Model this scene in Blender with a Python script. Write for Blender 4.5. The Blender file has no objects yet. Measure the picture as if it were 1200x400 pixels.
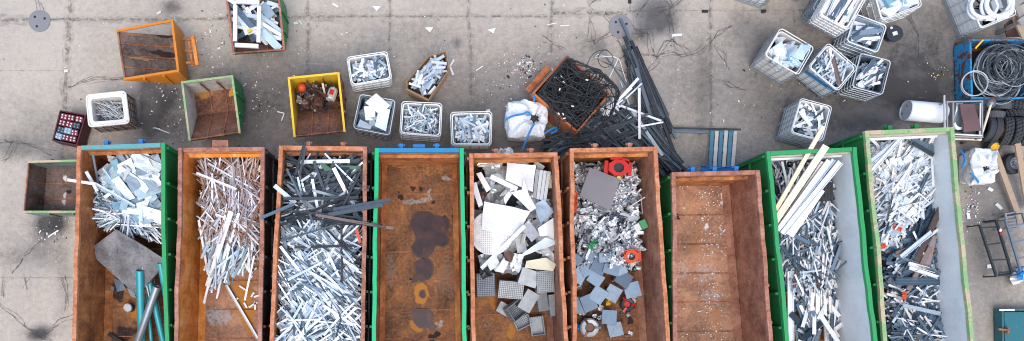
import bpy, math, random
from mathutils import Vector, Matrix, noise
PI = math.pi
R = random.Random(7)
SC = bpy.context.scene
COL = SC.collection

# ------------------------------------------------------------------ camera model (drone looking straight down)
CAM_H, FPX, NX, NY = 20.0, 840.0, 500.0, 356.0
def P(px, py, z=0.0):
    s = (CAM_H - z) / FPX
    return Vector(((px - NX) * s, (NY - py) * s, z))

cam = bpy.data.cameras.new('camera')
cam.sensor_fit = 'HORIZONTAL'; cam.sensor_width = 36.0
cam.lens = FPX / 1200 * 36.0
cam.shift_x = (600 - NX) / 1200; cam.shift_y = (NY - 200) / 1200
cam.clip_start = 0.1; cam.clip_end = 3000
co = bpy.data.objects.new('camera', cam); COL.objects.link(co)
co.location = (0, 0, CAM_H); SC.camera = co

# ------------------------------------------------------------------ light
w = bpy.data.worlds.new('World'); SC.world = w; w.use_nodes = True
nt = w.node_tree; bg = nt.nodes['Background']
sky = nt.nodes.new('ShaderNodeTexSky'); sky.sky_type = 'NISHITA'; sky.sun_disc = False
SUN_EL = math.radians(64); SUN_AZ = math.radians(186)          # azimuth clockwise from +Y: soft light from the bottom of the picture
sky.sun_elevation = SUN_EL; sky.sun_rotation = SUN_AZ
sky.air_density = 1.0; sky.dust_density = 2.0; sky.ozone_density = 1.0
bg.inputs[1].default_value = 0.15
hs = nt.nodes.new('ShaderNodeHueSaturation'); hs.inputs['Saturation'].default_value = 0.86
nt.links.new(sky.outputs[0], hs.inputs['Color']); nt.links.new(hs.outputs[0], bg.inputs[0])
sd = Vector((math.sin(SUN_AZ) * math.cos(SUN_EL), math.cos(SUN_AZ) * math.cos(SUN_EL), math.sin(SUN_EL)))
sl = bpy.data.lights.new('sun', 'SUN'); sl.energy = 0.85; sl.angle = math.radians(50); sl.color = (1.0, 0.94, 0.86)
so = bpy.data.objects.new('sun', sl); COL.objects.link(so); so.rotation_euler = (-sd).to_track_quat('-Z', 'Y').to_euler()
so.location = sd * 60
SC.view_settings.view_transform = 'Standard'; SC.view_settings.look = 'None'
SC.cycles.filter_width = 1.05; SC.cycles.use_denoising = True
SC.view_settings.gamma = 1.0; SC.view_settings.use_curve_mapping = False
SC.view_settings.exposure = 1.02

# ------------------------------------------------------------------ materials
class NT:
    def __init__(s, name):
        s.m = bpy.data.materials.new(name); s.m.use_nodes = True
        s.t = s.m.node_tree; s.b = s.t.nodes['Principled BSDF']; s.out = s.t.nodes['Material Output']
    def n(s, ty, **kw):
        x = s.t.nodes.new('ShaderNode' + ty)
        for k, v in kw.items(): setattr(x, k, v)
        return x
    def l(s, a, b): s.t.links.new(a, b)
    def put(s, sock, v):
        if isinstance(v, bpy.types.NodeSocket): s.l(v, sock)
        else: sock.default_value = v
    def math(s, op, a, b=0.0, c=0.0, clamp=False):
        x = s.n('Math', operation=op, use_clamp=clamp)
        for i, v in enumerate((a, b, c)): s.put(x.inputs[i], v)
        return x.outputs[0]
    def noise(s, vec, scale, detail=4, rough=0.6, dist=0.0):
        x = s.n('TexNoise'); s.l(vec, x.inputs['Vector'])
        x.inputs['Scale'].default_value = scale; x.inputs['Detail'].default_value = detail
        x.inputs['Roughness'].default_value = rough; x.inputs['Distortion'].default_value = dist
        return x.outputs[0]
    def ramp(s, f, stops, interp='LINEAR'):
        x = s.n('ValToRGB'); x.color_ramp.interpolation = interp
        e = x.color_ramp.elements
        while len(e) < len(stops): e.new(0.5)
        for i, (p, c) in enumerate(stops):
            e[i].position = p
            e[i].color = (*c, 1) if isinstance(c, tuple) else (c, c, c, 1)
        s.put(x.inputs[0], f); return x.outputs[0]
    def mix(s, f, a, b, mode='MIX'):
        x = s.n('Mix', data_type='RGBA', blend_type=mode)
        s.put(x.inputs[0], f)
        for i, v in ((6, a), (7, b)):
            if isinstance(v, tuple): v = (*v, 1)
            s.put(x.inputs[i], v)
        return x.outputs[2]
    def step(s, f, a, b):
        x = s.n('MapRange'); s.put(x.inputs[0], f); x.inputs[1].default_value = a; x.inputs[2].default_value = b
        return x.outputs[0]
    def map(s, vec, sc=(1, 1, 1)):
        x = s.n('Mapping'); s.l(vec, x.inputs[0]); x.inputs['Scale'].default_value = sc; return x.outputs[0]
    def bump(s, h, st, dist=0.02):
        x = s.n('Bump'); x.inputs['Strength'].default_value = st; x.inputs['Distance'].default_value = dist
        s.l(h, x.inputs['Height']); s.l(x.outputs[0], s.b.inputs['Normal'])
    def fin(s, col, rough=0.7, metal=0.0, spec=None):
        s.put(s.b.inputs['Base Color'], (*col, 1) if isinstance(col, tuple) else col)
        s.put(s.b.inputs['Roughness'], rough); s.put(s.b.inputs['Metallic'], metal)
        if spec is not None: s.b.inputs['Specular IOR Level'].default_value = spec
        return s.m
    def pos(s): return s.n('NewGeometry').outputs['Position']
    def obj(s): return s.n('TexCoord').outputs['Object']
    def rnd(s):
        a = s.n('ObjectInfo').outputs['Random']; b = s.n('NewGeometry').outputs['Random Per Island']
        return s.math('FRACT', s.math('ADD', s.math('MULTIPLY', a, 7.31), b))
    def jpos(s):   # object coordinates moved by the object's random number, for copies
        a = s.n('ObjectInfo').outputs['Random']
        x = s.n('VectorMath', operation='ADD'); s.l(s.obj(), x.inputs[0])
        y = s.n('CombineXYZ')
        for i in range(3): s.l(s.math('MULTIPLY', a, 37.0 + 11 * i), y.inputs[i])
        s.l(y.outputs[0], x.inputs[1]); return x.outputs[0]

def rust(name, stops, scale=1.6, fine=14, rough=0.85, streak=0.35, stain=False, light=(0.56, 0.42, 0.33), lamt=0.38, dark=(0.035, 0.022, 0.018), damt=0.5, bmp=0.55):
    s = NT(name); p = s.pos()
    n1 = s.noise(p, scale, 8, 0.68, 0.4); n2 = s.noise(p, fine, 5, 0.7)
    st = s.noise(s.map(p, (5, 5, 0.5)), 1.0, 5, 0.65)
    f = s.math('ADD', s.math('MULTIPLY', n1, 0.62), s.math('MULTIPLY', n2, 0.38 - streak * 0.4))
    f = s.math('ADD', f, s.math('MULTIPLY', st, streak * 0.4))
    f = s.math('ADD', s.math('MULTIPLY', s.math('SUBTRACT', f, .5), 1.55), .5)
    c = s.ramp(f, stops)
    sp = s.step(s.noise(p, 5.5, 8, 0.75, 1.0), 0.60, 0.72)
    c = s.mix(s.math('MULTIPLY', sp, lamt), c, light)
    dk = s.step(s.noise(p, 3.1, 7, 0.7, 0.6), 0.56, 0.70)
    c = s.mix(s.math('MULTIPLY', dk, damt), c, dark)
    sc_ = s.step(s.noise(s.map(p, (1.2, 14, 3)), 2.5, 3, 0.5), 0.64, 0.70)
    c = s.mix(s.math('MULTIPLY', sc_, 0.18), c, light)
    if stain:
        a = s.n('Attribute', attribute_name='stain')
        br = s.step(s.math('ADD', a.outputs['Alpha'], s.math('MULTIPLY', s.math('SUBTRACT', n2, 0.5), 0.9)), 0.32, 0.62)
        c = s.mix(br, c, a.outputs['Color'])
    s.bump(s.math('ADD', n2, s.math('MULTIPLY', n1, 0.6)), bmp, 0.02)
    return s.fin(c, rough, 0.0, 0.3)

def paint(name, col, chip=(0.16, 0.07, 0.035), amt=0.0, rough=0.5, var=0.35, edge=None, scale=2.0):
    s = NT(name); p = s.pos()
    n1 = s.noise(p, scale, 7, 0.65, 0.3); n2 = s.noise(p, 16, 5, 0.7)
    c = s.mix(s.math('MULTIPLY', n1, var * 2), tuple(x * 1.12 for x in col), tuple(x * 0.45 for x in col))
    drt = s.step(s.noise(s.map(p, (6, 6, 0.6)), 1.2, 5, 0.6), 0.5, 0.75)
    c = s.mix(s.math('MULTIPLY', drt, 0.35), c, (0.12, 0.10, 0.085))
    thr = 0.72 - amt * 0.36
    ch = s.step(s.math('ADD', s.math('MULTIPLY', n1, 0.55), s.math('MULTIPLY', n2, 0.45)), thr, thr + 0.05)
    c = s.mix(ch, c, chip)
    s.bump(n2, 0.3, 0.015)
    return s.fin(c, rough, 0.0, 0.4)

def scrap(name, stops, rough=0.42, metal=0.25, dirt_dark=0.35, interp='CONSTANT', dcol=(0.16, 0.15, 0.14)):
    s = NT(name); r = s.rnd(); p = s.pos()
    c = s.ramp(r, stops, interp)
    n = s.noise(p, 7, 6, 0.7); n2 = s.noise(p, 34, 4, 0.7)
    c = s.mix(s.math('MULTIPLY', s.step(n, 0.48, 0.72), dirt_dark), c, dcol)
    c = s.mix(s.math('MULTIPLY', s.step(n2, 0.55, 0.75), dirt_dark * 0.55), c, tuple(x * 0.7 for x in dcol))
    s.bump(n2, 0.25, 0.01)
    ro = s.math('ADD', rough - 0.12, s.math('MULTIPLY', n, 0.3))
    return s.fin(c, ro, metal, 0.45)

def plain(name, col, rough=0.5, metal=0.0, var=0.25, scale=6.0, bump=0.2, dirt_dark=0.2):
    s = NT(name); p = s.pos(); n = s.noise(p, scale, 6, 0.65); n2 = s.noise(p, scale * 6, 4, 0.7)
    c = s.mix(s.math('MULTIPLY', n, var * 2), tuple(min(1, x * 1.1) for x in col), tuple(x * 0.5 for x in col))
    c = s.mix(s.math('MULTIPLY', s.step(n2, 0.56, 0.72), dirt_dark), c, (0.13, 0.115, 0.10))
    s.bump(n2, bump, 0.01)
    return s.fin(c, rough, metal, 0.45)

def perforated(name, col, scale=34, hole=(0.05, 0.05, 0.055), metal=0.4):
    s = NT(name); p = s.obj()
    v = s.n('TexVoronoi'); v.inputs['Randomness'].default_value = 0.0; v.inputs['Scale'].default_value = scale
    s.l(p, v.inputs['Vector'])
    h = s.step(v.outputs['Distance'], 0.30, 0.42)
    n = s.noise(s.pos(), 6, 6, 0.65)
    c = s.mix(s.math('MULTIPLY', s.step(n, 0.42, 0.7), 0.5), col, tuple(x * 0.45 for x in col))
    c = s.mix(h, hole, c)
    s.bump(h, 0.4, 0.006)
    return s.fin(c, 0.45, metal, 0.45)

def chips(name, base, chip, rustc, amt=0.5):
    s = NT(name); p = s.pos()
    n1 = s.noise(p, 3.2, 7, 0.7, 0.6); n2 = s.noise(p, 18, 5, 0.7)
    c = s.mix(s.math('MULTIPLY', n2, 0.6), base, tuple(x * .5 for x in base))
    f = s.step(s.math('ADD', s.math('MULTIPLY', n1, 0.7), s.math('MULTIPLY', n2, 0.3)), 0.62 - amt * 0.2, 0.66 - amt * 0.2)
    c = s.mix(f, c, rustc)
    g = s.step(s.noise(p, 7.5, 6, 0.7), 0.62, 0.66)
    c = s.mix(s.math('MULTIPLY', g, 0.7), c, chip)
    s.bump(n2, 0.5, 0.015)
    return s.fin(c, 0.75, 0, 0.3)

def wood(name, col, col2, rough=0.75):
    s = NT(name); p = s.jpos()
    n = s.noise(s.map(p, (1.2, 16, 16)), 1.0, 5, 0.6, 0.8); n2 = s.noise(s.pos(), 8, 5, 0.7)
    c = s.mix(n, col, col2)
    c = s.mix(s.math('MULTIPLY', s.step(n2, 0.52, 0.72), 0.35), c, (0.14, 0.12, 0.10))
    s.bump(n, 0.35, 0.01)
    return s.fin(c, rough, 0, 0.3)

M = {}
M['rust_brown'] = rust('rust_brown', [(0.28, (0.08, 0.036, 0.022)), (0.45, (0.20, 0.082, 0.046)), (0.57, (0.33, 0.130, 0.066)), (0.74, (0.46, 0.22, 0.12))])
M['rust_wall'] = rust('rust_wall', [(0.28, (0.11, 0.042, 0.018)), (0.44, (0.30, 0.105, 0.038)), (0.56, (0.47, 0.172, 0.052)), (0.72, (0.62, 0.30, 0.12))], streak=0.5)
M['rust_orange'] = rust('rust_orange', [(0.28, (0.24, 0.078, 0.02)), (0.42, (0.56, 0.165, 0.025)), (0.55, (0.74, 0.26, 0.045)), (0.72, (0.76, 0.42, 0.20))], streak=0.6, lamt=0.55, light=(0.62, 0.5, 0.36), damt=0.35)
M['rust_red'] = rust('rust_red', [(0.28, (0.13, 0.060, 0.040)), (0.46, (0.30, 0.135, 0.085)), (0.60, (0.44, 0.215, 0.135)), (0.76, (0.55, 0.33, 0.24))], lamt=0.25, damt=0.3)
M['rust_floor'] = rust('rust_floor', [(0.28, (0.055, 0.030, 0.019)), (0.46, (0.165, 0.078, 0.038)), (0.60, (0.28, 0.122, 0.05)), (0.77, (0.46, 0.20, 0.06))], streak=0.0, stain=True, scale=1.1, light=(0.32, 0.29, 0.27), lamt=0.4)
M['rust_floor_grey'] = rust('rust_floor_grey', [(0.28, (0.13, 0.078, 0.055)), (0.46, (0.29, 0.155, 0.098)), (0.60, (0.42, 0.225, 0.135)), (0.77, (0.55, 0.30, 0.14))], streak=0.0, stain=True, scale=1.3, light=(0.42, 0.40, 0.39), lamt=0.5, damt=0.3)
M['rail_brown'] = rust('rail_brown', [(0.3, (0.15, 0.066, 0.045)), (0.5, (0.34, 0.145, 0.095)), (0.7, (0.48, 0.26, 0.19))], scale=3, lamt=0.5, streak=0.1, light=(0.5, 0.36, 0.27), damt=0.3)
M['rail_orange'] = rust('rail_orange', [(0.3, (0.24, 0.085, 0.04)), (0.5, (0.48, 0.175, 0.08)), (0.7, (0.58, 0.31, 0.19))], scale=3, lamt=0.5, streak=0.1, light=(0.55, 0.42, 0.3), damt=0.2)
M['green'] = paint('green_paint', (0.012, 0.185, 0.05), amt=0.12, var=0.3)
M['green_rail'] = paint('green_rail_paint', (0.02, 0.28, 0.085), amt=0.12, var=0.15)
M['green_rail_bright'] = paint('bright_green_rail_paint', (0.0, 0.40, 0.155), amt=0.0, var=0.12)
M['green_rail_worn'] = paint('worn_green_rail_paint', (0.22, 0.38, 0.16), chip=(0.48, 0.38, 0.24), amt=0.66, var=0.2)
M['teal_rail'] = paint('teal_rail_paint', (0.10, 0.32, 0.33), chip=(0.3, 0.2, 0.13), amt=0.5, var=0.2)
M['blue_rail'] = paint('blue_rail_paint', (0.01, 0.20, 0.40), amt=0.1, var=0.2)
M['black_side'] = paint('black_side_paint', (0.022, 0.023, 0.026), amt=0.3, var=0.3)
M['pale_inner'] = rust('pale_inner_steel', [(0.15, (0.50, 0.53, 0.53)), (0.45, (0.68, 0.71, 0.71)), (0.70, (0.78, 0.79, 0.78)), (0.92, (0.66, 0.58, 0.50))], scale=1.0, lamt=0.35, light=(0.55, 0.57, 0.57), damt=0.12, dark=(0.25, 0.17, 0.12), streak=0.5, bmp=0.15)
M['cream_lip'] = paint('cream_lip', (0.46, 0.42, 0.32), amt=0.25, var=0.25)
M['white_strip'] = scrap('white_strip_metal', [(0, (0.62, 0.70, 0.76)), (0.2, (0.80, 0.83, 0.85)), (0.36, (0.40, 0.52, 0.61)), (0.52, (0.84, 0.85, 0.85)), (0.66, (0.24, 0.33, 0.41)), (0.78, (0.55, 0.64, 0.71)), (0.88, (0.10, 0.145, 0.19))], dirt_dark=0.25)
M['white_lit'] = scrap('white_lacquered_metal', [(0, (0.68, 0.72, 0.75)), (0.3, (0.77, 0.78, 0.78)), (0.55, (0.50, 0.58, 0.65)), (0.8, (0.74, 0.72, 0.69))], dirt_dark=0.15, metal=0.05)  # near-white lacquer tones, paler than the mixed white strips
M['pink_strip'] = scrap('brownish_strip_metal', [(0, (0.42, 0.33, 0.31)), (0.2, (0.60, 0.58, 0.60)), (0.4, (0.28, 0.18, 0.14)), (0.55, (0.70, 0.70, 0.72)), (0.75, (0.40, 0.38, 0.42)), (0.9, (0.36, 0.16, 0.08))], dirt_dark=0.3)
M['dark_strip'] = scrap('dark_strip_metal', [(0, (0.025, 0.036, 0.046)), (0.3, (0.05, 0.07, 0.088)), (0.55, (0.016, 0.02, 0.026)), (0.78, (0.085, 0.115, 0.145)), (0.95, (0.32, 0.37, 0.41))], dirt_dark=0.2, metal=0.0, rough=0.6)
M['slate_strip'] = scrap('slate_strip_metal', [(0, (0.05, 0.085, 0.12)), (0.35, (0.085, 0.135, 0.185)), (0.65, (0.12, 0.18, 0.24)), (0.9, (0.17, 0.12, 0.105))], dirt_dark=0.2, metal=0.1)
M['mixed_strip'] = scrap('mixed_strip_metal', [(0, (0.80, 0.82, 0.84)), (0.22, (0.13, 0.19, 0.25)), (0.38, (0.84, 0.84, 0.83)), (0.56, (0.07, 0.11, 0.15)), (0.70, (0.55, 0.64, 0.72)), (0.84, (0.74, 0.71, 0.69)), (0.93, (0.14, 0.20, 0.26))], dirt_dark=0.2, metal=0.1)
M['plate_blue'] = scrap('pale_blue_plate', [(0, (0.66, 0.78, 0.83)), (0.25, (0.82, 0.85, 0.86)), (0.5, (0.46, 0.60, 0.67)), (0.66, (0.26, 0.34, 0.40)), (0.78, (0.60, 0.63, 0.65)), (0.9, (0.20, 0.38, 0.48))], dirt_dark=0.18, metal=0.1)
M['steel_blue'] = scrap('steel_blue_plate', [(0, (0.18, 0.26, 0.345)), (0.35, (0.24, 0.33, 0.42)), (0.6, (0.14, 0.20, 0.27)), (0.8, (0.29, 0.37, 0.44))], dirt_dark=0.4, metal=0.2)
M['grey_strip'] = scrap('grey_blue_strip', [(0, (0.38, 0.46, 0.53)), (0.35, (0.54, 0.60, 0.66)), (0.65, (0.28, 0.35, 0.42)), (0.85, (0.64, 0.68, 0.71))], dirt_dark=0.25, metal=0.2)
M['rod_grey'] = scrap('grey_rod_metal', [(0, (0.46, 0.48, 0.49)), (0.4, (0.62, 0.64, 0.65)), (0.7, (0.26, 0.27, 0.28))], dirt_dark=0.3, metal=0.2)
M['silver'] = scrap('silver_shred', [(0, (0.55, 0.58, 0.61)), (0.3, (0.78, 0.80, 0.82)), (0.5, (0.24, 0.27, 0.31)), (0.64, (0.86, 0.87, 0.88)), (0.8, (0.10, 0.11, 0.13)), (0.92, (0.60, 0.66, 0.72))], dirt_dark=0.2, metal=0.45, rough=0.36)
M['motor'] = scrap('motor_metal', [(0, (0.05, 0.05, 0.055)), (0.35, (0.14, 0.065, 0.045)), (0.6, (0.30, 0.28, 0.26)), (0.8, (0.07, 0.035, 0.03))], dirt_dark=0.3, metal=0.3)
M['fill'] = plain('dark_scrap_fill', (0.04, 0.046, 0.054), 0.8, 0, 0.45, 20, 1.0, 0.3)
M['fill_pale'] = plain('pale_scrap_fill', (0.10, 0.12, 0.145), 0.8, 0, 0.48, 24, 1.0, 0.4)
M['board_white'] = plain('white_board', (0.70, 0.70, 0.69), 0.5, 0, 0.20, 3, 0.15, 0.30)
M['board_grey'] = rust('dirty_grey_board', [(0.22, (0.07, 0.068, 0.07)), (0.44, (0.15, 0.147, 0.147)), (0.58, (0.22, 0.215, 0.215)), (0.78, (0.30, 0.295, 0.29))], scale=2.2, fine=22, streak=0.0, light=(0.46, 0.46, 0.46), lamt=0.4, dark=(0.05, 0.045, 0.04), damt=0.5)
M['board_grey2'] = plain('grey_board', (0.24, 0.235, 0.235), 0.6, 0.1, 0.48, 5, 0.3, 0.65)
M['panel_violet'] = plain('grey_violet_panel', (0.185, 0.172, 0.182), 0.45, 0.2, 0.22, 4, 0.15, 0.2)
M['disc_white'] = perforated('white_perforated_sheet', (0.72, 0.71, 0.69), 18, (0.40, 0.39, 0.38), 0.05)
M['perf'] = perforated('grey_perforated_sheet', (0.30, 0.325, 0.34), 20, (0.09, 0.10, 0.11), 0.35)
M['teal'] = plain('teal_tube_paint', (0.03, 0.33, 0.37), 0.35, 0.1, 0.25, 5, 0.1, 0.25)
M['tube_grey'] = plain('grey_tube_metal', (0.28, 0.33, 0.36), 0.35, 0.4, 0.3, 6, 0.1, 0.3)
M['cream'] = wood('cream_plank', (0.78, 0.68, 0.55), (0.66, 0.53, 0.40))
M['cream_white'] = wood('white_plank', (0.84, 0.81, 0.77), (0.70, 0.66, 0.62))
M['yellow_plank'] = wood('yellow_plank', (0.82, 0.70, 0.52), (0.70, 0.54, 0.36))
M['old_wood'] = wood('old_wood', (0.48, 0.36, 0.25), (0.27, 0.185, 0.12))
M['grey_wood'] = wood('grey_wood', (0.36, 0.34, 0.31), (0.20, 0.185, 0.165))
M['pallet_white'] = wood('pallet_white_slat', (0.62, 0.59, 0.55), (0.40, 0.37, 0.34))
M['pallet_blue'] = wood('pallet_blue_slat', (0.09, 0.24, 0.34), (0.05, 0.14, 0.21))
M['black'] = plain('black_cable_rubber', (0.022, 0.024, 0.028), 0.5, 0, 0.3, 10, 0.1, 0.15)
M['cable_grey'] = scrap('grey_cable', [(0, (0.07, 0.085, 0.10)), (0.35, (0.15, 0.175, 0.20)), (0.6, (0.035, 0.042, 0.05)), (0.82, (0.36, 0.40, 0.43))], dirt_dark=0.25, metal=0.1)
M['ring_grey'] = plain('pale_grey_cable', (0.42, 0.45, 0.47), 0.5, 0, 0.25, 8, 0.1, 0.2)
M['hose_white'] = plain('white_hose', (0.66, 0.68, 0.70), 0.5, 0, 0.15, 8, 0.1, 0.2)
M['rail_pale'] = plain('pale_crate_rail', (0.60, 0.62, 0.63), 0.45, 0.2, 0.2, 9, 0.1, 0.25)
M['tub_white'] = plain('white_plastic_tub', (0.78, 0.81, 0.82), 0.45, 0, 0.18, 3, 0.1, 0.28)
M['tub_dirty'] = plain('dirty_white_plastic', (0.74, 0.71, 0.66), 0.5, 0, 0.22, 4, 0.1, 0.3)
M['tub_blue'] = plain('bluish_plastic_tub', (0.30, 0.42, 0.51), 0.45, 0, 0.3, 3, 0.1, 0.2)
M['tub_dark'] = plain('dark_plastic_tub', (0.10, 0.14, 0.18), 0.45, 0, 0.3, 3, 0.1, 0.2)
M['cage'] = plain('galvanised_cage', (0.33, 0.355, 0.37), 0.5, 0.2, 0.25, 9, 0.1, 0.2)
M['cage_white'] = plain('pale_cage', (0.74, 0.74, 0.72), 0.5, 0.2, 0.2, 9, 0.1, 0.25)
M['cage_rust'] = plain('rusty_cage', (0.15, 0.075, 0.05), 0.7, 0.2, 0.3, 9, 0.1, 0.2)
M['blue_stripe'] = plain('blue_label_stripe', (0.02, 0.16, 0.36), 0.45, 0, 0.2, 6, 0.1, 0.1)
M['maroon'] = plain('maroon_metal', (0.095, 0.018, 0.022), 0.55, 0.1, 0.35, 8, 0.2, 0.2)
M['maroon_block'] = plain('maroon_block', (0.17, 0.02, 0.035), 0.4, 0.1, 0.3, 8, 0.1, 0.1)
M['block_blue'] = plain('blue_grey_block', (0.22, 0.36, 0.43), 0.4, 0.1, 0.3, 8, 0.1, 0.1)
M['block_dark'] = plain('dark_blue_block', (0.03, 0.05, 0.065), 0.4, 0.1, 0.3, 8, 0.1, 0.1)
M['socket'] = plain('pale_socket', (0.62, 0.62, 0.62), 0.4, 0.3, 0.2, 8, 0.1, 0.1)
M['orange'] = paint('orange_paint', (0.62, 0.20, 0.012), chip=(0.22, 0.09, 0.03), amt=0.22, var=0.2)
M['orange_in'] = rust('grey_brown_inner', [(0.28, (0.045, 0.033, 0.028)), (0.45, (0.115, 0.083, 0.070)), (0.6, (0.18, 0.133, 0.112)), (0.76, (0.27, 0.15, 0.08))], streak=0.0, stain=True, lamt=0.35, light=(0.4, 0.37, 0.35))
M['pale_side'] = rust('worn_pale_side', [(0.3, (0.22, 0.16, 0.11)), (0.45, (0.44, 0.41, 0.37)), (0.6, (0.56, 0.55, 0.52)), (0.75, (0.42, 0.24, 0.10))], streak=0.3, lamt=0.3, damt=0.1)
M['skip_brown'] = rust('skip_brown', [(0.28, (0.05, 0.025, 0.018)), (0.45, (0.145, 0.066, 0.043)), (0.6, (0.24, 0.11, 0.07)), (0.76, (0.32, 0.17, 0.12))], streak=0.0, stain=True, lamt=0.22, light=(0.32, 0.26, 0.23), damt=0.3)
M['yellow'] = paint('yellow_paint', (0.74, 0.48, 0.035), chip=(0.28, 0.14, 0.05), amt=0.22, var=0.15)
M['green_grey'] = rust('green_grey_wall', [(0.3, (0.05, 0.075, 0.06)), (0.46, (0.12, 0.165, 0.14)), (0.6, (0.20, 0.235, 0.20)), (0.76, (0.17, 0.11, 0.07))], lamt=0.3, light=(0.34, 0.37, 0.35), damt=0.4)
M['box_rust'] = rust('box_rust', [(0.28, (0.20, 0.066, 0.028)), (0.44, (0.42, 0.135, 0.05)), (0.58, (0.54, 0.19, 0.07)), (0.76, (0.56, 0.29, 0.16))], lamt=0.3, damt=0.25)
M['blue_chip'] = chips('chipped_blue_steel', (0.025, 0.27, 0.52), (0.16, 0.40, 0.55), (0.12, 0.05, 0.028), 0.62)
M['teal_chip'] = chips('chipped_teal_steel', (0.035, 0.17, 0.20), (0.12, 0.26, 0.28), (0.15, 0.07, 0.035), 0.25)
M['card'] = plain('brown_cardboard', (0.40, 0.245, 0.135), 0.85, 0, 0.15, 4, 0.1, 0.08)
M['card_in'] = plain('cardboard_inside', (0.34, 0.205, 0.115), 0.85, 0, 0.15, 4, 0.1, 0.08)
M['tyre'] = plain('tyre_rubber', (0.034, 0.038, 0.044), 0.75, 0, 0.35, 10, 0.3, 0.35)
M['tyre_grey'] = plain('dusty_tyre_rubber', (0.085, 0.09, 0.095), 0.8, 0, 0.3, 8, 0.3, 0.35)
M['rim_orange'] = plain('orange_rim', (0.45, 0.19, 0.05), 0.6, 0, 0.25, 8, 0.2, 0.2)
M['rim_yellow'] = plain('yellow_rim', (0.72, 0.40, 0.01), 0.45, 0, 0.15, 8, 0.1, 0.1)
M['rim_steel'] = plain('steel_rim', (0.36, 0.37, 0.38), 0.45, 0.4, 0.25, 8, 0.1, 0.2)
M['tank'] = plain('white_tank_paint', (0.80, 0.81, 0.82), 0.4, 0, 0.08, 3, 0.05, 0.12)
M['tank_cap'] = plain('grey_tank_cap', (0.62, 0.66, 0.69), 0.5, 0.1, 0.3, 9, 0.1, 0.3)
M['frame_grey'] = plain('grey_steel_frame', (0.34, 0.35, 0.36), 0.45, 0.4, 0.3, 8, 0.1, 0.3)
M['frame_dark'] = plain('dark_steel_frame', (0.035, 0.045, 0.055), 0.5, 0.3, 0.3, 8, 0.1, 0.2)
M['frame_blue'] = plain('blue_grey_frame', (0.15, 0.20, 0.25), 0.45, 0.3, 0.3, 8, 0.1, 0.2)
M['board_maroon'] = plain('maroon_board', (0.13, 0.072, 0.075), 0.8, 0, 0.15, 20, 0.2, 0.3)
M['glassy'] = plain('grey_glass_panel', (0.30, 0.38, 0.41), 0.15, 0.2, 0.3, 5, 0.05, 0.2)
M['red'] = plain('red_machine_paint', (0.50, 0.018, 0.012), 0.4, 0, 0.25, 8, 0.1, 0.15)
M['red_orange'] = plain('red_orange_cast', (0.58, 0.075, 0.02), 0.45, 0, 0.2, 8, 0.1, 0.12)
M['yellow_bit'] = plain('yellow_plastic', (0.70, 0.45, 0.03), 0.4, 0, 0.1, 8, 0.1, 0.1)
M['green_bit'] = plain('green_plastic', (0.03, 0.26, 0.09), 0.5, 0, 0.2, 8, 0.1, 0.2)
M['dark_green'] = plain('dark_green_sheet', (0.05, 0.13, 0.085), 0.5, 0, 0.25, 8, 0.1, 0.2)
M['strap'] = plain('blue_strap', (0.015, 0.20, 0.52), 0.6, 0, 0.15, 20, 0.1, 0.05)
M['manhole'] = plain('manhole_iron', (0.23, 0.225, 0.235), 0.7, 0.1, 0.25, 12, 0.4, 0.3)
M['pit'] = plain('black_hole', (0.02, 0.02, 0.02), 0.9, 0, 0.1)
M['lug_blue'] = plain('blue_lug_paint', (0.01, 0.16, 0.44), 0.5, 0, 0.2, 8, 0.1, 0.15)
M['drum_brown'] = plain('brown_motor_case', (0.11, 0.045, 0.03), 0.6, 0.1, 0.4, 8, 0.2, 0.3)
M['can_grey'] = plain('grey_white_can', (0.52, 0.53, 0.53), 0.4, 0.2, 0.25, 8, 0.1, 0.3)
M['foil'] = scrap('crumpled_foil', [(0, (0.62, 0.60, 0.57)), (0.5, (0.72, 0.71, 0.69))], dirt_dark=0.5, metal=0.5, rough=0.35)
M['cushion'] = plain('cream_cushion', (0.66, 0.63, 0.46), 0.8, 0, 0.15, 6, 0.3, 0.2)

def bag_mat():
    s = NT('white_woven_bag'); p = s.pos()
    n = s.noise(p, 3.0, 6, 0.6, 1.2); n2 = s.noise(p, 60, 2, 0.6)
    c = s.mix(s.math('MULTIPLY', s.step(n, 0.5, 0.75), 0.35), (0.74, 0.76, 0.79), (0.42, 0.45, 0.50))
    s.bump(s.math('ADD', n, s.math('MULTIPLY', n2, 0.03)), 0.9, 0.08)
    return s.fin(c, 0.6, 0, 0.4)
M['bag'] = bag_mat()
def puddle_mat():
    s = NT('rusty_water'); p = s.pos()
    n = s.noise(p, 3.5, 5, 0.6, 0.5)
    c = s.ramp(n, [(0.30, (0.030, 0.018, 0.018)), (0.52, (0.055, 0.030, 0.029)), (0.66, (0.09, 0.036, 0.026)), (0.74, (0.30, 0.09, 0.03))])  # orange end of the ramp paints warm reflections into the brown water
    return s.fin(c, 0.2, 0, 0.32)
M['puddle'] = puddle_mat()
M['wet_rust'] = plain('wet_rust_edge', (0.045, 0.022, 0.014), 0.35, 0, 0.3, 8, 0.2, 0.1)

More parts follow.
